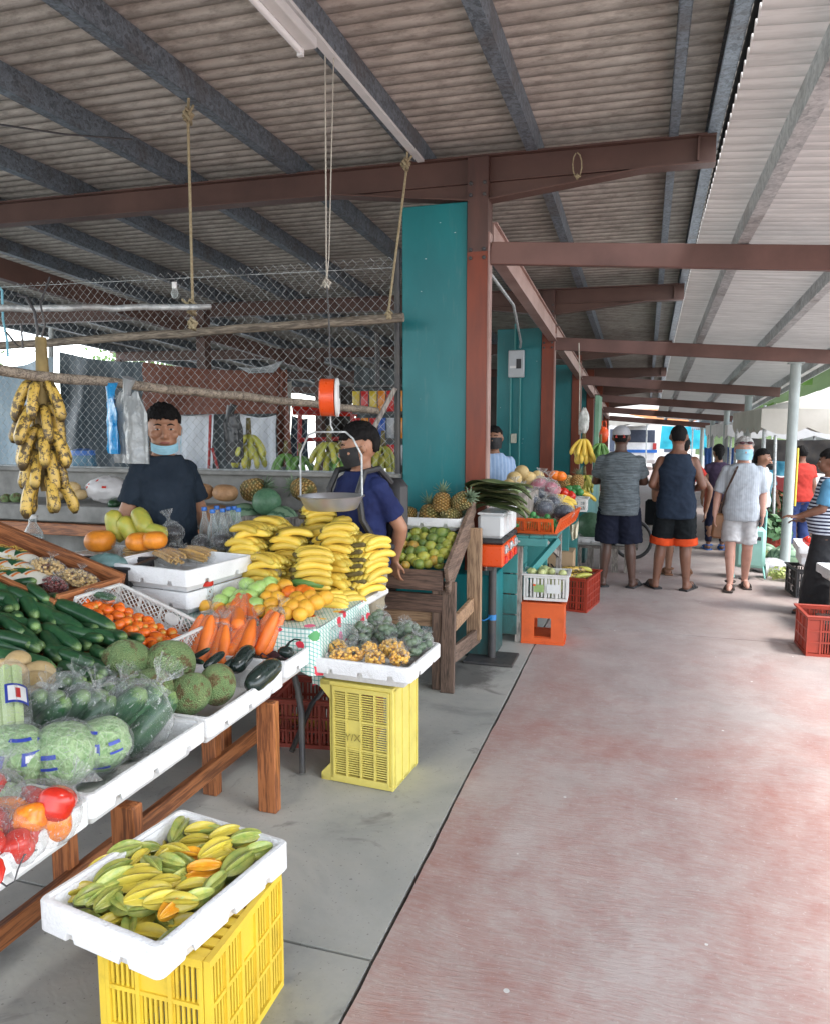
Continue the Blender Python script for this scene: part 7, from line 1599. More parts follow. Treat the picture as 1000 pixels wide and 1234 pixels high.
for s in (-1, 1):
    for yy in (-1.2, 1.2): b = MB(); b.tube([(s * .85, yy, .3), (s * .65, yy, .3)], .3, 18); part('wheel', b, M_black, t, 40)
    b = MB(); b.box((s * .7, -1.92, .95), (.14, .04, .25)); part('tail_light', b, M_redst, t, 0)
tent('cream awning tent over the stalls at the far end left', -1.7, 30, 3.6, 5, 2.0, .6, M_tent, .25)
hang('turquoise_tarp', 'bright turquoise tarp hung across the far end of the walkway', 'tarp', (at(797, 513, Y=31), at(851, 513, Y=31), at(794, 541, Y=31), at(851, 541, Y=31)), mk('turquoise_tarp', (.02, .42, .55), None, .6, 4, .1), .03)
# hill with trees: terrain plus a wood that reads as one mass
def hz(x, y): 
    d = max(0, (x - 2) * .62 + (y - 60) * .2); return min(44, d * 1.15) + 2 * noise.noise(Vector((x * .05, y * .05, 0)))
b = MB(); b.sheet(lambda u, v: ((u - .5) * 460 + 40, 48 + v * 150, hz((u - .5) * 460 + 40, 48 + v * 150) - 1.2), 60, 30)
struct('hill', b, mk('hill_soil', (.1, .15, .05), (.07, .11, .04), .9, .2, 0), 80)
def m_leaves(name, a, c):
    t = NT(name); inf = t.noise(t.map(1), .6, 3); t.col(t.ramp(inf, [(.3, a), (.7, c)])); t.set(Roughness=.6)
    tr = t.node('ShaderNodeBsdfTranslucent'); tr.inputs[0].default_value = (.2, .35, .08, 1); mx = t.node('ShaderNodeMixShader'); mx.inputs[0].default_value = .25
    t.link(t.b.outputs[0], mx.inputs[1]); t.link(tr.outputs[0], mx.inputs[2]); t.link(mx.outputs[0], t.out.inputs[0]); return t.m
M_wood_l = m_leaves('woodland_leaves', (.06, .13, .035), (.13, .22, .06))
b = MB(); rr = random.Random(21)
for i in range(420):
    x = rr.uniform(1, 70); y = rr.uniform(52, 120); z = hz(x, y) + 1.2; R_ = rr.uniform(1.6, 3.4)
    for k in range(46):
        d = Vector((rr.gauss(0, 1), rr.gauss(0, 1), rr.gauss(0, .8))).normalized(); p = Vector((x, y, z + R_ * .6)) + d * R_ * rr.uniform(.6, 1.05); s = rr.uniform(.25, .6)
        u = Vector((rr.gauss(0, 1), rr.gauss(0, 1), rr.gauss(0, 1))).normalized(); v = u.orthogonal().normalized()
        b.add([p - u * s, p - v * s * .7, p + u * s, p + v * s * .7], [(0, 1, 2, 3)])
o = part('hillside_wood', b, M_wood_l, None, 0); tag(o, 'dense green wood covering the hillside beyond the tents', 'wood', None, 'stuff')
# trees behind the hall on the left
for i, (x, y, h, l) in enumerate(((-19, 13, 6, 'leafy tree beyond the left side of the hall, nearest'), (-24, 19, 7, 'leafy tree beyond the left side of the hall, in the middle'), (-20, 27, 6.5, 'leafy tree beyond the left side of the hall, farthest'), (-12, 38, 6, 'leafy tree beyond the back of the hall'))):
    t = thing('broadleaf_tree', l, 'tree', (x, y, 0), 0, 'trees beyond the hall'); b = MB(); rr = random.Random(i)
    b.tube([(0, 0, 0), (.1, 0, h * .3), (0, .1, h * .55), (.1, 0, h * .8)], [.22, .16, .1, .04], 8)
    for k in range(5): a = k * 1.3; b.tube([(0, 0, h * (.35 + .07 * k)), (math.cos(a) * h * .2, math.sin(a) * h * .2, h * (.5 + .07 * k)), (math.cos(a) * h * .32, math.sin(a) * h * .32, h * (.58 + .07 * k))], [.08, .05, .02], 6)
    part('trunk', b, M_old_z, t, 60); b = MB()
    for k in range(1400):
        c_ = rr.randrange(9); a = c_ * .7; ctr_ = Vector((math.cos(a) * h * .24 * (c_ > 0), math.sin(a) * h * .24 * (c_ > 0), h * (.55 + .05 * (c_ % 5))))
        d = Vector((rr.gauss(0, 1), rr.gauss(0, 1), rr.gauss(0, .8))).normalized(); p = ctr_ + d * h * .2 * rr.uniform(.4, 1.1); s = rr.uniform(.07, .16)
        u = Vector((rr.gauss(0, 1), rr.gauss(0, 1), rr.gauss(0, 1))).normalized(); v = u.orthogonal().normalized(); b.add([p - u * s, p - v * s * .6, p + u * s, p + v * s * .6], [(0, 1, 2, 3)])
    part('crown', b, M_wood_l, t, 0)
# ================================================================= people
def cone(b, a, c, ra, rc, n=16, flat=False):
    """tapered limb; rounded ends unless flat"""
    a = Vector(a); c = Vector(c); d = c - a; L = d.length
    if L < 1e-5: return
    q = d.to_track_quat('Z', 'Y').to_matrix().to_4x4(); M = Matrix.Translation(a) @ q
    pr = [(max(.0005, ra * math.sin(t)), -ra * math.cos(t)) for t in [PI / 2 * i / 4 for i in range(5)]] if not flat else [(ra, 0)]
    pr += [(rc * math.cos(t) + .0003, L + rc * math.sin(t)) for t in [PI / 2 * i / 4 for i in range(5)]] if not flat else [(ra + (rc - ra) * .5, L * .5), (rc, L)]
    b.lathe(pr, n, M)
def loft(b, rings, n=24):
    vs = []; fs = []
    for (z, cx, cy, rx, ry) in rings:
        for j in range(n):
            a = 2 * PI * j / n; ca, sa = math.cos(a), math.sin(a); e = .82
            vs.append((cx + rx * math.copysign(abs(ca) ** e, ca), cy + ry * math.copysign(abs(sa) ** e, sa), z))
    k = len(rings)
    for i in range(k - 1):
        for j in range(n): fs.append((i * n + j, i * n + (j + 1) % n, (i + 1) * n + (j + 1) % n, (i + 1) * n + j))
    fs += [tuple(range(n - 1, -1, -1)), tuple((k - 1) * n + j for j in range(n))]
    b.add(vs, fs)
TMP = bpy.data.scenes.new('tmp')
def fuse(name, b, mat, vox=.011, smooth=4, wrinkle=0, seed=0):
    me = bpy.data.meshes.new('tmp'); me.from_pydata([tuple(v) for v in b.v], [], b.f)
    bm = bmesh.new(); bm.from_mesh(me); bmesh.ops.recalc_face_normals(bm, faces=bm.faces); bm.to_mesh(me); bm.free()
    o = bpy.data.objects.new('tmp', me); TMP.collection.objects.link(o)
    m = o.modifiers.new('r', 'REMESH'); m.mode = 'VOXEL'; m.voxel_size = vox
    s = o.modifiers.new('s', 'SMOOTH'); s.iterations = smooth; s.factor = .5
    with bpy.context.temp_override(scene=TMP, view_layer=TMP.view_layers[0]): dg = bpy.context.evaluated_depsgraph_get()
    out = bpy.data.meshes.new_from_object(o.evaluated_get(dg))
    bpy.data.objects.remove(o); bpy.data.meshes.remove(me)
    out.name = name; out.materials.clear(); out.materials.append(mat)
    if wrinkle:
        nr = [v.normal.copy() for v in out.vertices]; cs = []
        for v, n_ in zip(out.vertices, nr):
            p = v.co; f = abs(noise.noise(Vector((p.x * 9 + seed, p.y * 9, p.z * 15 + p.x * 8)))) + .5 * abs(noise.noise(Vector((p.x * 22, p.y * 22 + seed, p.z * 26 - p.x * 14)))); q = p + n_ * wrinkle * (.45 - f); cs += [q.x, q.y, q.z]
        out.vertices.foreach_set('co', cs); out.update()
    out.polygons.foreach_set('use_smooth', [True] * len(out.polygons)); return out
def hand(b, w, d, nrm, side, s=1.0, curl=.5):
    """palm, four separate fingers of unequal length bent twice, thumb from the side; d = hand direction, nrm = palm side"""
    w = Vector(w); d = Vector(d).normalized(); nrm = Vector(nrm); nrm = (nrm - d * nrm.dot(d)).normalized(); sd = d.cross(nrm).normalized() * side
    for k in range(4): cone(b, w + sd * (.018 * (k - 1.5)) * s * .8, w + d * .085 * s + sd * .0215 * (k - 1.5) * s, .0135 * s, .0115 * s, 10)
    for k, L in enumerate((.068, .078, .072, .056)):
        a = w + d * .085 * s + sd * .0225 * (k - 1.5) * s; p = a
        for q in range(3):
            an = curl * (.5 + .75 * q); dd = (d * math.cos(an) + nrm * math.sin(an) + sd * (k - 1.5) * .05); e = p + dd * L * (.45, .33, .26)[q] * s
            cone(b, p, e, (.0095, .0088, .008)[q] * s, (.0088, .008, .007)[q] * s, 10); p = e
    a = w + d * .025 * s - sd * .03 * s; e = a + (d * .7 - sd * .6 + nrm * .35).normalized() * .045 * s; cone(b, w + d * .02 * s - sd * .012 * s, a, .014 * s, .012 * s, 10); cone(b, a, e, .0115 * s, .0095 * s, 10); cone(b, e, e + (d * .9 + nrm * .35).normalized() * .032 * s, .0095 * s, .008 * s, 10)
def m_skin(name, c):
    t = NT(name); n = t.noise(t.map(1), 14, 5); t.col(t.ramp(n, [(.3, c), (.7, tuple(k * .8 for k in c))])); t.set(Roughness=.5); t.b.inputs['Subsurface Weight'].default_value = .08; t.b.inputs['Subsurface Radius'].default_value = (.01, .004, .002); t.bump(t.noise(t.map(1), 90, 3), .06, .002); return t.m
SK_TAN = m_skin('tan_skin', (.4, .2, .12)); SK_DARK = m_skin('deep_brown_skin', (.09, .042, .028)); SK_MID = m_skin('brown_skin', (.2, .09, .055)); SK_PALE = m_skin('pale_pink_skin', (.55, .3, .23)); SK_OLIVE = m_skin('olive_brown_skin', (.28, .14, .085))
def m_hair(name, c):
    t = NT(name); n = t.noise(t.map((1, 1, .25)), 60, 4, .7); t.col(t.ramp(n, [(.3, tuple(k * .4 for k in c)), (.7, c)])); t.set(Roughness=.75); t.b.inputs['Specular IOR Level'].default_value = .2; t.bump(n, 1, .008); return t.m
HR_BLACK = m_hair('black_hair', (.008, .007, .007)); HR_GREY = m_hair('grey_hair', (.5, .49, .47))
def m_cloth_plain(name, c, c2=None, rough=.85): return mk(name, c, c2 or tuple(k * .75 for k in c), rough, 6, .35, 18, bdist=.012, spec=.2)
def m_stripe(name, a, c, freq, axis=2, thr=.3, dist=0.0, nz=0):
    t = NT(name); v = t.map(1); x = t.sep(v)[axis]
    if nz: x = t.math('ADD', x, t.math('MULTIPLY', t.noise(t.map((2, 2, 40) if axis == 2 else 1), 3, 4), nz))
    s = t.math('SINE', t.math('MULTIPLY', x, freq)); col = t.mix(t.ramp(s, [(thr, 0), (thr + .12, 1)]), a, c); t.col(col); t.set(Roughness=.85); t.bump(t.noise(v, 18, 4), .35, .012); return t.m
M_mask = mk('blue_face_mask', (.3, .55, .66), (.24, .46, .58), .8, 20, .2, 60); M_maskb = mk('black_face_mask', (.012, .012, .014), None, .7, 20, .2, 60)
M_eye = mk('eye_white', (.6, .58, .55), None, .2, 5, 0); M_iris = mk('dark_iris', (.015, .01, .008), None, .1, 5, 0); M_lip = mk('lips', (.28, .1, .08), None, .4, 9, .1)
def person(label, loc, rot, H, skin, hair, arms, legs, clothes, head=(0, 0), hairkind='short', wide=1.0, belly=0.0, lean=0.0, fem=False, mask=None, face=True, hands=((0, 0, -1), (0, 0, -1)), palms=None, curl=.5, shoes=None, vox=.0105, hs=1.0, hair_len=0):
    """forward is +Y. arms = (elbow, wrist) for left (-x) and right (+x) in units of H; legs = (knee, ankle)."""
    t = thing('person', label, 'person', loc, rot); h = H; V = lambda p: Vector(p) * h
    b = MB(); W_ = wide * .86; arms = [tuple((p[0] * .87, p[1], p[2]) for p in a) for a in arms]
    def off(z): return lean * max(0, z - .5)
    sh = [V((s * .1 * W_, off(.81), .795)) for s in (-1, 1)]; hip = [V((s * .052 * W_, 0, .5)) for s in (-1, 1)]
    torso = [(.455, 0, 0, .06 * W_, .055), (.49, 0, 0, .092 * W_, .068), (.54, 0, 0, .094 * W_, .066 + belly * .3), (.6, 0, belly * .25, (.078 if fem else .085) * W_ + belly * .5, .058 + belly), (.67, 0, belly * .15, .088 * W_ + belly * .3, .06 + belly * .6), (.73, 0, 0, .1 * W_, .064), (.77, 0, 0, .104 * W_, .058), (.797, 0, 0, .092 * W_, .05), (.82, 0, 0, .066 * W_, .042), (.845, 0, 0, .036, .036)]
    def tor(rows, infl=0, flare=0): return [((z) * h, cx * h, (cy + off(z)) * h, (rx + infl) * h, (ry + infl) * h) for z, cx, cy, rx, ry in rows]
    loft(b, tor(torso))
    hc = V((0, off(.9) + .012, .928)); Mh = Matrix.Translation(hc) @ Euler((head[1], 0, head[0])).to_matrix().to_4x4(); u = .0665 * h * hs
    cone(b, V((0, off(.82), .82)), hc + Vector((0, -.012 * h, -.03 * h)), .036 * h, .033 * h)
    b.ell((0, -.08 * u, .12 * u), (.74 * u, .92 * u, .9 * u), 24, 16, M=Mh); b.ell((0, .16 * u, -.5 * u), (.58 * u, .68 * u, .55 * u), 20, 12, M=Mh)
    b.ell((0, .36 * u, -.78 * u), (.32 * u, .42 * u, .24 * u), 14, 8, M=Mh)
    cone(b, Mh @ Vector((0, .84 * u, .06 * u)), Mh @ Vector((0, 1.0 * u, -.28 * u)), .07 * u, .14 * u, 10)
    b.ell((0, .86 * u, -.34 * u), (.2 * u, .14 * u, .1 * u), 10, 8, M=Mh); b.ell((0, .74 * u, .2 * u), (.46 * u, .18 * u, .09 * u), 12, 8, M=Mh)
    for s in (-1, 1): b.ell((s * .13 * u, .86 * u, -.33 * u), (.1 * u, .1 * u, .085 * u), 10, 8, M=Mh); b.ell((s * .29 * u, .72 * u, .085 * u), (.16 * u, .12 * u, .055 * u), 10, 8, M=Mh); b.ell((0, .68 * u, -.6 * u), (.28 * u, .2 * u, .14 * u), 12, 8, M=Mh)
    for s in (-1, 1): b.ell((s * .76 * u, -.1 * u, -.08 * u), (.1 * u, .17 * u, .27 * u), 10, 8, M=Mh)
    for s in (-1, 1): b.ell((s * .4 * u, .55 * u, -.25 * u), (.24 * u, .25 * u, .22 * u), 10, 8, M=Mh)
    for i, s in enumerate((-1, 1)):
        e, w_ = V(arms[i][0]), V(arms[i][1]); cone(b, sh[i] + Vector((-s * .004 * h, 0, -.012 * h)), e, .0305 * h * W_ ** .7, .0255 * h); cone(b, e, e.lerp(w_, .3), .0255 * h, .0265 * h); cone(b, e.lerp(w_, .3), w_, .0265 * h, .0165 * h)
        hd = Vector(hands[i]) if hands else (w_ - e); pn = Vector(palms[i]) if palms else Vector((-s, 0, 0)); hand(b, w_, hd, pn, s, h / 1.75, curl)
        k, a = V(legs[i][0]), V(legs[i][1]); cone(b, hip[i], k, .054 * h * W_ ** .5, .034 * h); cone(b, k, k.lerp(a, .3) + Vector((0, -.008 * h, 0)), .033 * h, .034 * h); cone(b, k.lerp(a, .3) + Vector((0, -.008 * h, 0)), a, .034 * h, .02 * h)
        fd = (a - k); toe = Vector((s * .018 * h, .105 * h, -a.z + .014 * h)) if len(legs[i]) < 3 else V(legs[i][2]) - a
        cone(b, a + Vector((0, -.018 * h, -a.z + .022 * h)), a + toe * .72 + Vector((0, 0, .004 * h)), .021 * h, .02 * h); cone(b, a + toe * .6, a + toe, .022 * h, .013 * h); cone(b, a, a + Vector((0, -.016 * h, -a.z + .024 * h)), .022 * h, .021 * h)
    body = fuse('body', b, skin, vox, 3); part('body', body, None, t)
    # hair
    if hairkind:
        def hf(d):
            f = d.y; z = d.z; nz = .1 * noise.noise(d * 7)
            line = (.34 if f > .45 else (.02 + (f + .5) * .3 if f > -.5 else -.6)) + nz
            if .45 >= f > .2: line = .2 + nz
            q = {'crop': 1.015, 'thick': 1.1}.get(hairkind, 1.06) + (.05 * noise.noise(d * 5) + .035 * noise.noise(d * 14) + .03 * noise.noise(d * 31)) * (hairkind != 'crop')
            if hairkind == 'thick': q += .13 * max(0, z) + .06 * noise.noise(d * 9) * max(0, z + .2)
            return q if z > line else .8
        b = MB().ell((0, -.1 * u, .14 * u), (.745 * u, .93 * u, .9 * u), 84, 56, M=Mh, fn=hf)
        if hair_len: cone(b, Mh @ Vector((0, -.75 * u, .1 * u)), Mh @ Vector((0, -.95 * u, -hair_len * u)), .5 * u, .28 * u, 14)
        part('hair', b, hair, t, 180)
    if face:
        for s in (-1, 1):
            b = MB(); b.ell((s * .29 * u, .76 * u, .02 * u), (.125 * u, .09 * u, .036 * u), 12, 8, M=Mh); e = part('eye', b, M_eye, t, 180); b = MB(); b.ell((s * .29 * u, .83 * u, .015 * u), (.055 * u, .035 * u, .045 * u), 10, 8, M=Mh); part('iris', b, M_iris, e, 180)
            b = MB(); b.tube([Mh @ Vector((s * x * u, (y + .02) * u, z * u)) for x, y, z in ((.12, .86, .2), (.28, .83, .25), (.45, .72, .2))], [.03 * u, .04 * u, .02 * u], 6); part('eyebrow', b, hair if hair is not HR_GREY else HR_GREY, t, 60)
        if not mask or mask[1] == 'chin': b = MB(); b.ell((0, .86 * u, -.6 * u), (.24 * u, .07 * u, .065 * u), 12, 8, M=Mh); part('mouth', b, M_lip, t, 180)
    if mask:
        mm, kind = mask; dz_ = -.9 if kind == 'chin' else -.42; b = MB()
        def mf(p, q):
            a = (p - .5) * (2.1 if kind == 'chin' else 2.9); z = dz_ + (.5 - q) * (.34 if kind == 'chin' else .92) - .06 * math.cos(a) * (q > .5) + (.22 * (a / 1.25) ** 2 if kind == 'chin' else 0); r = 1.0 - (.1 * (z + .35) ** 2 * 2 if kind != 'chin' else .07)
            return Mh @ Vector(((.74 * math.sin(a)) * r * u, (.1 + (.93 - .12 * abs(q - .45)) * math.cos(a) * r + (.06 if abs(a) < .5 and q < .5 and kind != 'chin' else 0)) * u, (z + .02 * math.sin(q * 18)) * u))
        b.sheet(mf, 22, 12); m_ = part('face_mask', b, mm, t, 80)
        for s in (-1, 1): b = MB(); b.tube([Mh @ Vector((s * x * u, y * u, z * u)) for x, y, z in ((.7, .4, dz_ + .2), (.82, .1, -.02), (.83, -.16, .02), (.8, -.2, -.2), (.72, .36, dz_ - .2))], .012 * u, 5); part('ear_loop', b, mm, m_, 60)
    # clothes
    def top(mat, sleeve=.55, hem=.5, infl=.012, name='shirt', tank=False, seed=0, loose=.01):
        b = MB(); rows = [r for r in torso if r[0] > hem + .02 and r[0] < .84]; r0 = rows[0]
        rows = [(hem, r0[1], r0[2], r0[3] + loose, r0[4] + loose)] + [(z, a_, b_, c_ + (.013 if z < .6 else .004), d_ + (.013 if z < .6 else .004)) for z, a_, b_, c_, d_ in rows]
        if tank: rows = [r for r in rows if r[0] < .74] + [(.765, 0, -.004, .082 * W_, .056), (.79, 0, -.006, .07 * W_, .051), (.815, 0, -.008, .062 * W_, .045), (.826, 0, -.008, .056 * W_, .04)]
        else: rows = rows + [(.838, 0, 0, .045, .042)]
        loft(b, tor(rows, infl))
        if not tank:
            for i in (0, 1):
                e, w_ = V(arms[i][0]), V(arms[i][1]); end = sh[i].lerp(e, sleeve) if sleeve <= 1 else e.lerp(w_, sleeve - 1)
                b.ell(tuple(sh[i] + Vector((0, 0, -.01 * h))), (.042 * h * W_ ** .5, .04 * h, .037 * h), 16, 12)
                if sleeve > 1: cone(b, sh[i], e, .044 * h, .036 * h); cone(b, e, end, .036 * h, .034 * h, 16, True); 
                else: cone(b, sh[i] + Vector((0, 0, -.008 * h)), end, .039 * h * W_ ** .5, .041 * h, 18, True)
        return part(name, fuse(name, b, mat, vox, 2, .012, seed), None, t)
    def bottom(mat, length=.6, infl=.014, name='shorts', flare=.012, topz=.535, seed=0, skirt=False):
        b = MB(); loft(b, tor([(.47, 0, 0, .088 * W_, .066)] + [r for r in torso if .48 < r[0] < topz] + [(topz, 0, belly * .1, .088 * W_ + belly * .2, .064 + belly * .3)], infl))
        if skirt: loft(b, [(length * h, 0, .02 * h, .135 * h, .115 * h), (.3 * h, 0, .01 * h, .12 * h, .1 * h), (.47 * h, 0, 0, .105 * h, .085 * h), (.5 * h, 0, 0, .1 * h, .08 * h)])
        else:
            for i in (0, 1):
                k, a = V(legs[i][0]), V(legs[i][1]); end = hip[i].lerp(k, length) if length <= 1 else k.lerp(a, length - 1)
                st = hip[i] + Vector((0, 0, -.005 * h))
                if length > 1: cone(b, st, k, (.054 + infl) * h * W_ ** .5, (.034 + infl) * h); cone(b, k, end, (.034 + infl) * h, (.024 + infl + flare) * h, 16, True)
                else: cone(b, st, end, (.055 + infl) * h * W_ ** .5, (.046 + infl + flare) * h, 18, True)
        return part(name, fuse(name, b, mat, vox, 2, .014, seed + 5), None, t)
    for c in clothes:
        k = c[0]; (top if k == 'top' else bottom)(**c[1])
    if shoes:
        for i in (0, 1):
            a = V(legs[i][1]); s = (-1, 1)[i]; toe = Vector((s * .018 * h, .105 * h, 0)) if len(legs[i]) < 3 else V(legs[i][2]) - a
            d = Vector((toe.x, toe.y, 0)); z0 = .006 * h + (0 if len(legs[i]) < 3 else max(0, V(legs[i][2]).z - .015 * h)); b = MB()
            c0 = Vector((a.x, a.y, z0)) ; b.bar(c0 - d * .38, c0 + d * 1.12, .055 * h, .012 * h, bev=.004); sole = b
            for q in (.35, .6): b.tube([c0 + d * q + Vector((.03 * h * math.cos(x), 0, .034 * h * math.sin(x))) for x in [PI * k / 8 for k in range(9)]], .007 * h, 6)
            if shoes[1] == 'strap': b.tube([c0 - d * .2 + Vector((.03 * h * math.cos(x), .03 * h * math.sin(x), .045 * h)) for x in [2 * PI * k / 12 for k in range(12)]], .006 * h, 6, closed=True)
            part('sandal', b, shoes[0], t, 40)
    return t, Mh, u
DN = (0, 0, -1)
def LEG(sx=.06, kn=.02): return [((s * sx, kn, .275), (s * sx * 1.05, -.005, .045)) for s in (-1, 1)]
ARM = [((s * .135, -.02, .635), (s * .15, .03, .49)) for s in (-1, 1)]
M_navyT = m_cloth_plain('dark_navy_shirt', (.012, .02, .032), (.02, .03, .045)); M_navy2 = m_cloth_plain('navy_tshirt', (.018, .028, .1), (.014, .02, .075)); M_khaki = m_cloth_plain('khaki_trousers', (.34, .3, .22)); M_darkj = m_cloth_plain('dark_trousers', (.02, .022, .03))
# young man, mask under his chin, behind the papayas
person('young man in dark navy shirt, pale blue mask under his chin, behind the papayas', (*at(199, 600, Y=3.95)[:2], 0), R(236), 1.82, SK_TAN, HR_BLACK, [((-.16, -.03, .635), (-.175, .05, .5)), ((.155, -.01, .635), (.15, .09, .52))], LEG(), [('top', dict(mat=M_navyT, sleeve=.72, hem=.44, seed=1, infl=.016)), ('bottom', dict(mat=M_darkj, length=1.9, name='trousers'))], head=(-.3, -.03), hairkind='thick', wide=.93, belly=.02, mask=(M_mask, 'chin'), vox=.0065, hs=1.1)
# masked man leaning on the rack
t, Mh, u = person('young man in navy T-shirt with black mask and backpack leaning on the fruit rack', (-1.655, 4.24, 0), R(150), 1.71, SK_TAN, HR_BLACK, [((-.125, -.09, .635), (-.04, -.125, .505)), ((.15, .03, .64), (.14, .12, .56))], LEG(), [('top', dict(mat=M_navy2, sleeve=.72, hem=.47, seed=2)), ('bottom', dict(mat=M_khaki, length=1.9, name='trousers'))], head=(-.5, -.2), hairkind='thick', wide=1.02, mask=(M_maskb, 'on'), hands=((.05, -.1, -1), DN), palms=((0, -1, .0), (-1, 0, 0)), vox=.0075, hs=1.07)
b = MB(); H_ = 1.7
for s in (-1, 1): b.tube([Vector(p) * H_ for p in ((s * .07, -.08, .8), (s * .072, -.02, .855), (s * .078, .05, .845), (s * .085, .082, .78), (s * .095, .075, .68), (s * .11, .03, .6), (s * .1, -.06, .57))], .02, 8)
b.box((0, -.13 * H_, .69 * H_), (.28, .16, .42), bev=.05); part('backpack', b, M_black, t, 40)
# seller behind the column
person('man in light blue shirt with dark mask behind the heap of netted melons', (-1.46, 7.35, 0), R(205), 1.72, SK_OLIVE, HR_BLACK, [((-.14, .03, .64), (-.02, .17, .62)), ((.14, .03, .64), (.06, .16, .6))], LEG(), [('top', dict(mat=m_stripe('blue_check_shirt', (.25, .36, .55), (.34, .45, .62), 160, 0), sleeve=.8, hem=.46, seed=3)), ('bottom', dict(mat=M_darkj, length=1.9, name='trousers'))], head=(-.35, 0), wide=1.05, mask=(M_maskb, 'on'), vox=.012, hands=((.6, .7, 0), (-.4, .8, 0)))
# man in a cap
t, Mh, u = person('man in a grey cap, heathered grey T-shirt and navy shorts, seen from behind', (-.245, 8.1, 0), R(3), 1.72, SK_DARK, HR_BLACK, [((-.17, .055, .655), (-.01, .135, .675)), ((.17, .055, .655), (.01, .15, .655))], [((-.068, .015, .275), (-.085, -.01, .045), (-.125, .085, .015)), ((.07, .015, .275), (.09, -.01, .045), (.13, .08, .015))], [('top', dict(mat=m_stripe('heathered_shirt', (.05, .065, .075), (.13, .155, .17), 420, 2, -.2, nz=.03), sleeve=.75, hem=.455, seed=4, infl=.014)), ('bottom', dict(mat=m_cloth_plain('navy_shorts', (.01, .013, .028)), length=.97, flare=.016, seed=4, infl=.017))], head=(-.12, .05), hairkind='crop', wide=1.2, belly=.015, face=False, hands=((1, .2, .05), (-1, .2, -.05)), palms=((0, -1, 0), (0, -1, 0)), shoes=(M_black, 'flip'))
b = MB(); b.ell((0, -.08 * u, .3 * u), (.84 * u, 1.02 * u, .82 * u), 28, 16, M=Mh, fn=lambda d: 1 if d.z > -.15 else .8); b.sheet(lambda p, q: Mh @ Vector(((p - .5) * 1.3 * u * math.cos((q) * .9), (.8 + .75 * q) * u, (.36 - .12 * q - .5 * (p - .5) ** 2) * u)), 10, 6)
c_ = part('cap', b, m_cloth_plain('grey_cap', (.36, .37, .39), (.28, .29, .31)), t, 60)
b = MB(); b.tube([Mh @ Vector((x * u, -1.0 * u * (1 - .2 * x * x), (.06 + .32 * max(0, 1 - (x / .42) ** 2) ** .5) * u)) for x in [-.42 + .14 * k for k in range(7)]], .05 * u, 6); b.bar(Mh @ Vector((-.44 * u, -.96 * u, .06 * u)), Mh @ Vector((.44 * u, -.96 * u, .06 * u)), .06 * u, .1 * u); part('cap_strap', b, mk('cap_red', (.4, .04, .03), None, .7, 9, .1), c_, 40)
# man in a tank top
M_tank = m_cloth_plain('navy_tank', (.02, .032, .055), (.015, .024, .042)); M_blk = m_cloth_plain('black_shorts', (.008, .011, .013)); M_orc = m_cloth_plain('orange_trim', (.7, .08, .02))
LT = [((-.075, .015, .275), (-.1, -.01, .045), (-.15, .075, .015)), ((.06, .015, .275), (.075, -.01, .045), (.115, .085, .015))]
t, Mh, u = person('man in a navy tank top and black shorts with orange hems seen from behind', (.325, 8.14, 0), R(-4), 1.73, SK_MID, HR_BLACK, [((-.16, -.02, .64), (-.12, .12, .6)), ((.165, -.02, .64), (.12, .12, .61))], LT, [('top', dict(mat=M_tank, tank=True, hem=.44, seed=6, infl=.012, name='tank_top')), ('bottom', dict(mat=M_blk, length=.82, flare=.008, seed=7, infl=.012))], head=(.05, .0), hairkind='crop', wide=1.13, face=False, hands=((.4, .9, .1), (-.4, .9, .1)), shoes=(M_black, 'flip'))
hp = [Vector((s * .052 * 1.13 * .86, 0, .5)) * 1.73 for s in (-1, 1)]; b = MB()
for i in (0, 1): k = Vector(LT[i][0]) * 1.73; cone(b, hp[i].lerp(k, .79), hp[i].lerp(k, .99), .0725 * 1.73, .0745 * 1.73, 24, True)
part('shorts_hem', fuse('shorts_hem', b, M_orc, .01, 2, .006, 3), None, t)
# woman hidden behind him
person('person in red top and black leggings hidden behind the man in tank top', (.40, 8.95, 0), R(0), 1.6, SK_OLIVE, HR_BLACK, [((-.2, -.01, .63), (-.19, .03, .46)), ((.22, -.01, .63), (.2, .03, .47))], LEG(.06), [('top', dict(mat=m_cloth_plain('red_top', (.5, .04, .03)), sleeve=.5, hem=.47, seed=8)), ('bottom', dict(mat=M_blk, length=1.6, name='leggings', flare=0, infl=.004))], hairkind='thick', wide=1.05, face=False, fem=True, shoes=(mk('brown_sandal', (.2, .09, .04), None, .6, 9, .1), 'strap'), vox=.013)
b = MB(); b.box((.0, 0, 0), (.16, .1, .3), bev=.03); solo('black_handbag', b, M_blk, 'black handbag carried by the hidden person, left of the tank top man', 'handbag', (.1, 8.98, .72), smooth=40)
# walking man
LG = [((-.05, .0, .27), (-.045, -.055, .05), (-.06, .05, .015)), ((.058, .055, .285), (.05, .1, .055), (.06, .2, .02))]
t, Mh, u = person('grey haired man in pale shirt and shorts with blue mask, walking this way', (.985, 8.42, 0), R(176), 1.585, SK_PALE, HR_GREY, [((-.15, -.02, .64), (-.15, .035, .5)), ((.165, -.01, .635), (.185, .03, .49))], LG, [('top', dict(mat=m_stripe('pale_shirt', (.42, .46, .5), (.36, .4, .45), 300, 0, .4), sleeve=.95, hem=.46, seed=9, infl=.014)), ('bottom', dict(mat=m_cloth_plain('pale_shorts', (.5, .5, .51), (.42, .42, .43)), length=.86, flare=.004, seed=9, infl=.009))], head=(.12, .0), hairkind='thick', wide=1.1, belly=.01, mask=(M_mask, 'on'), shoes=(mk('dark_sandal', (.05, .035, .03), None, .6, 9, .1), 'strap'), hs=1.08)
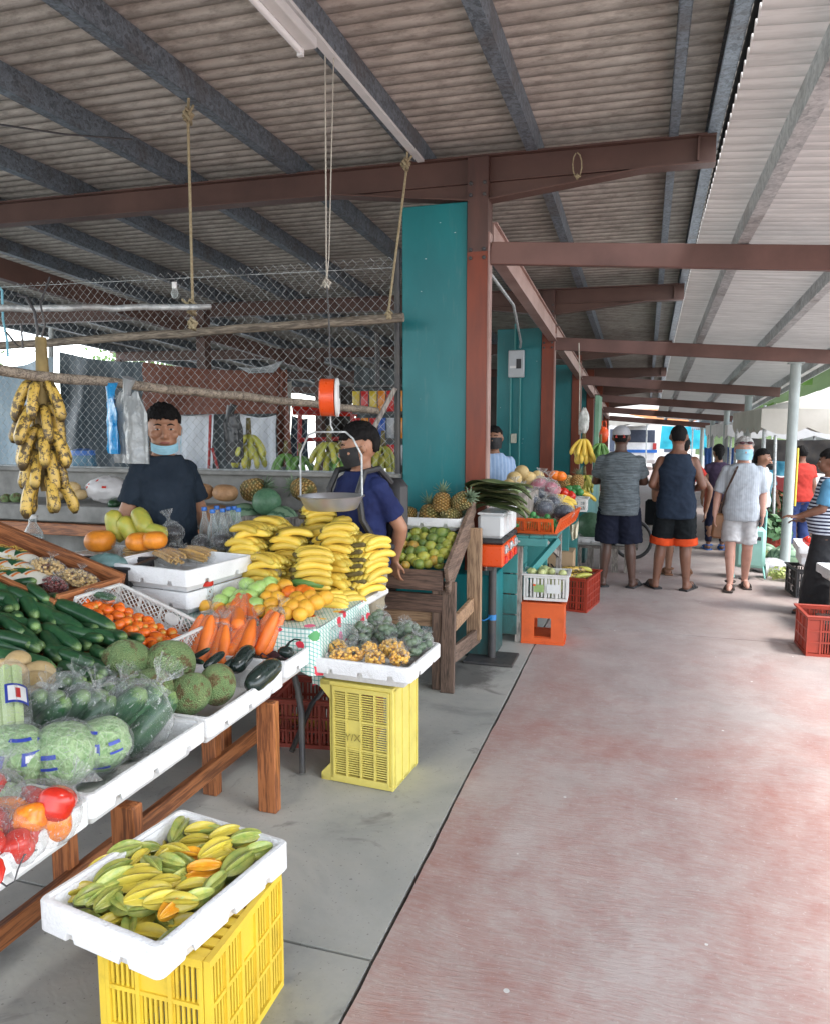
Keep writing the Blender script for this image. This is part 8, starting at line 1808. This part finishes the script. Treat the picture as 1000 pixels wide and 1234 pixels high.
b = MB(); b.tube([Mh @ Vector((x * u, y * u, z * u)) for x, y, z in ((-.84, -.1, .45), (-.7, .6, .6), (0, .98, .68), (.7, .6, .6), (.84, -.1, .45))], .03 * u, 6)
for s in (-1, 1): b.ell((s * .33 * u, .92 * u, .63 * u), (.26 * u, .1 * u, .13 * u), 12, 8, M=Mh)
part('sunglasses', b, mk('dark_red_glasses', (.06, .012, .02), None, .2, 9, 0), t, 60)
b = MB()
for k in range(3): b.tube([Mh @ Vector((0, 0, 0)) + Vector((.0, .06 + .016, -.22 - .09 * k)), Mh @ Vector((0, 0, 0)) + Vector((0, .06 + .018, -.222 - .09 * k))], .006, 6)
part('shirt_button', b, M_white_plastic, t, 60, kind='stuff')
t2 = thing('shoulder_bag', 'brown leather shoulder bag hanging at the walking man\'s side', 'bag', (.8, 8.4, .66)); b = MB(); b.box((-.02, .02, 0), (.14, .1, .27), (.0, .12, 0), bev=.02); part('bag', b, mk('brown_leather', (.25, .12, .05), (.18, .08, .035), .5, 6, .2), t2, 40); b = MB(); b.tube([(-.03, 0, .12), (.02, -.03, .35), (.1, -.13, .6), (.14, -.03, .66), (.08, .1, .5), (-.02, .06, .12)], .012, 6); part('strap', b, mk('dark_leather', (.06, .03, .02), None, .5, 6, .1), t2, 60)
# others further back
person('woman with dark tied hair, purple top and dark leggings walking away between the men', (.97, 11.0, 0), R(10), 1.46, SK_OLIVE, HR_BLACK, ARM, LEG(), [('top', dict(mat=m_cloth_plain('purple_top', (.06, .04, .075)), sleeve=.4, hem=.5, seed=11)), ('bottom', dict(mat=m_cloth_plain('dark_leggings', (.018, .02, .045)), length=1.85, name='leggings', flare=0, infl=.005))], hairkind='thick', face=False, fem=True, shoes=(M_blu, 'strap'), vox=.014, hair_len=.8)
person('person with dark hair in a white shirt beside the walking man, facing right', (1.43, 10.4, 0), R(250), 1.42, SK_OLIVE, HR_BLACK, ARM, LEG(), [('top', dict(mat=m_cloth_plain('white_shirt', (.6, .6, .6)), sleeve=.6, hem=.48, seed=12)), ('bottom', dict(mat=M_darkj, length=1.85, name='trousers'))], hairkind='thick', fem=True, vox=.014, hair_len=.6)
person('person in light blue patterned shirt and black mask bending behind the trolley', (1.55, 11.2, 0), R(215), 1.3, SK_TAN, HR_BLACK, [((-.15, .06, .62), (-.12, .16, .5)), ((.15, .06, .62), (.12, .16, .5))], LEG(), [('top', dict(mat=m_stripe('blue_pattern_shirt', (.25, .5, .6), (.6, .65, .65), 60, 0, .1, nz=.1), sleeve=.6, hem=.48, seed=13)), ('bottom', dict(mat=M_darkj, length=1.85, name='trousers'))], lean=.15, mask=(M_maskb, 'on'), vox=.014)
person('person in a red T-shirt and blue trousers standing behind the grey post', (2.02, 11.1, 0), R(20), 1.46, SK_MID, HR_BLACK, ARM, LEG(), [('top', dict(mat=m_cloth_plain('red_tshirt', (.42, .04, .03)), sleeve=.6, hem=.48, seed=14)), ('bottom', dict(mat=m_cloth_plain('blue_trousers', (.03, .05, .15)), length=1.85, name='trousers'))], face=False, wide=1.15, vox=.014)
M_str = m_stripe('striped_top', (.02, .022, .05), (.5, .55, .64), 200, 2, -.1)
t, Mh, u = person('woman in navy and white striped top and long black skirt at right edge', (1.6, 7.42, 0), R(75), 1.5, SK_MID, HR_BLACK, [((-.14, .03, .655), (-.12, .16, .60)), ((.14, .03, .64), (.1, .15, .56))], [((-.05, .03, .27), (-.05, .03, .045), (-.05, .15, .015)), ((.05, .0, .27), (.05, -.03, .045))], [('top', dict(mat=M_str, sleeve=.2, hem=.5, seed=15, infl=.016)), ('bottom', dict(mat=mk('black_flowered_skirt', (.012, .013, .016), (.02, .02, .024), .8, 6, .3, 16, bdist=.02), length=.06, skirt=True, name='skirt', topz=.58))], hairkind='thick', wide=1.25, belly=.04, fem=True, hair_len=1.3, shoes=(M_black, 'flip'), hands=((-.3, .9, .1), (.2, .9, -.1)), palms=((0, 0, -1), (0, 0, -1)))
b = MB()
for i, s in enumerate((-1, 1)):
    S0 = Vector((s * .1 * 1.25 * .86, 0, .795)) * 1.5; E0 = Vector((s * .14 * .87, .03, .655 if s < 0 else .64)) * 1.5; b2 = MB(); b2.ell(tuple(S0), (.067, .067, .062), 16, 12); cone(b2, S0, S0.lerp(E0, .85), .066, .064, 18, True); part('sleeve', fuse('sleeve', b2, m_cloth_plain('blue_sleeve', (.1, .28, .45)), .011, 2, .008, i), None, t)

bpy.data.scenes.remove(TMP)
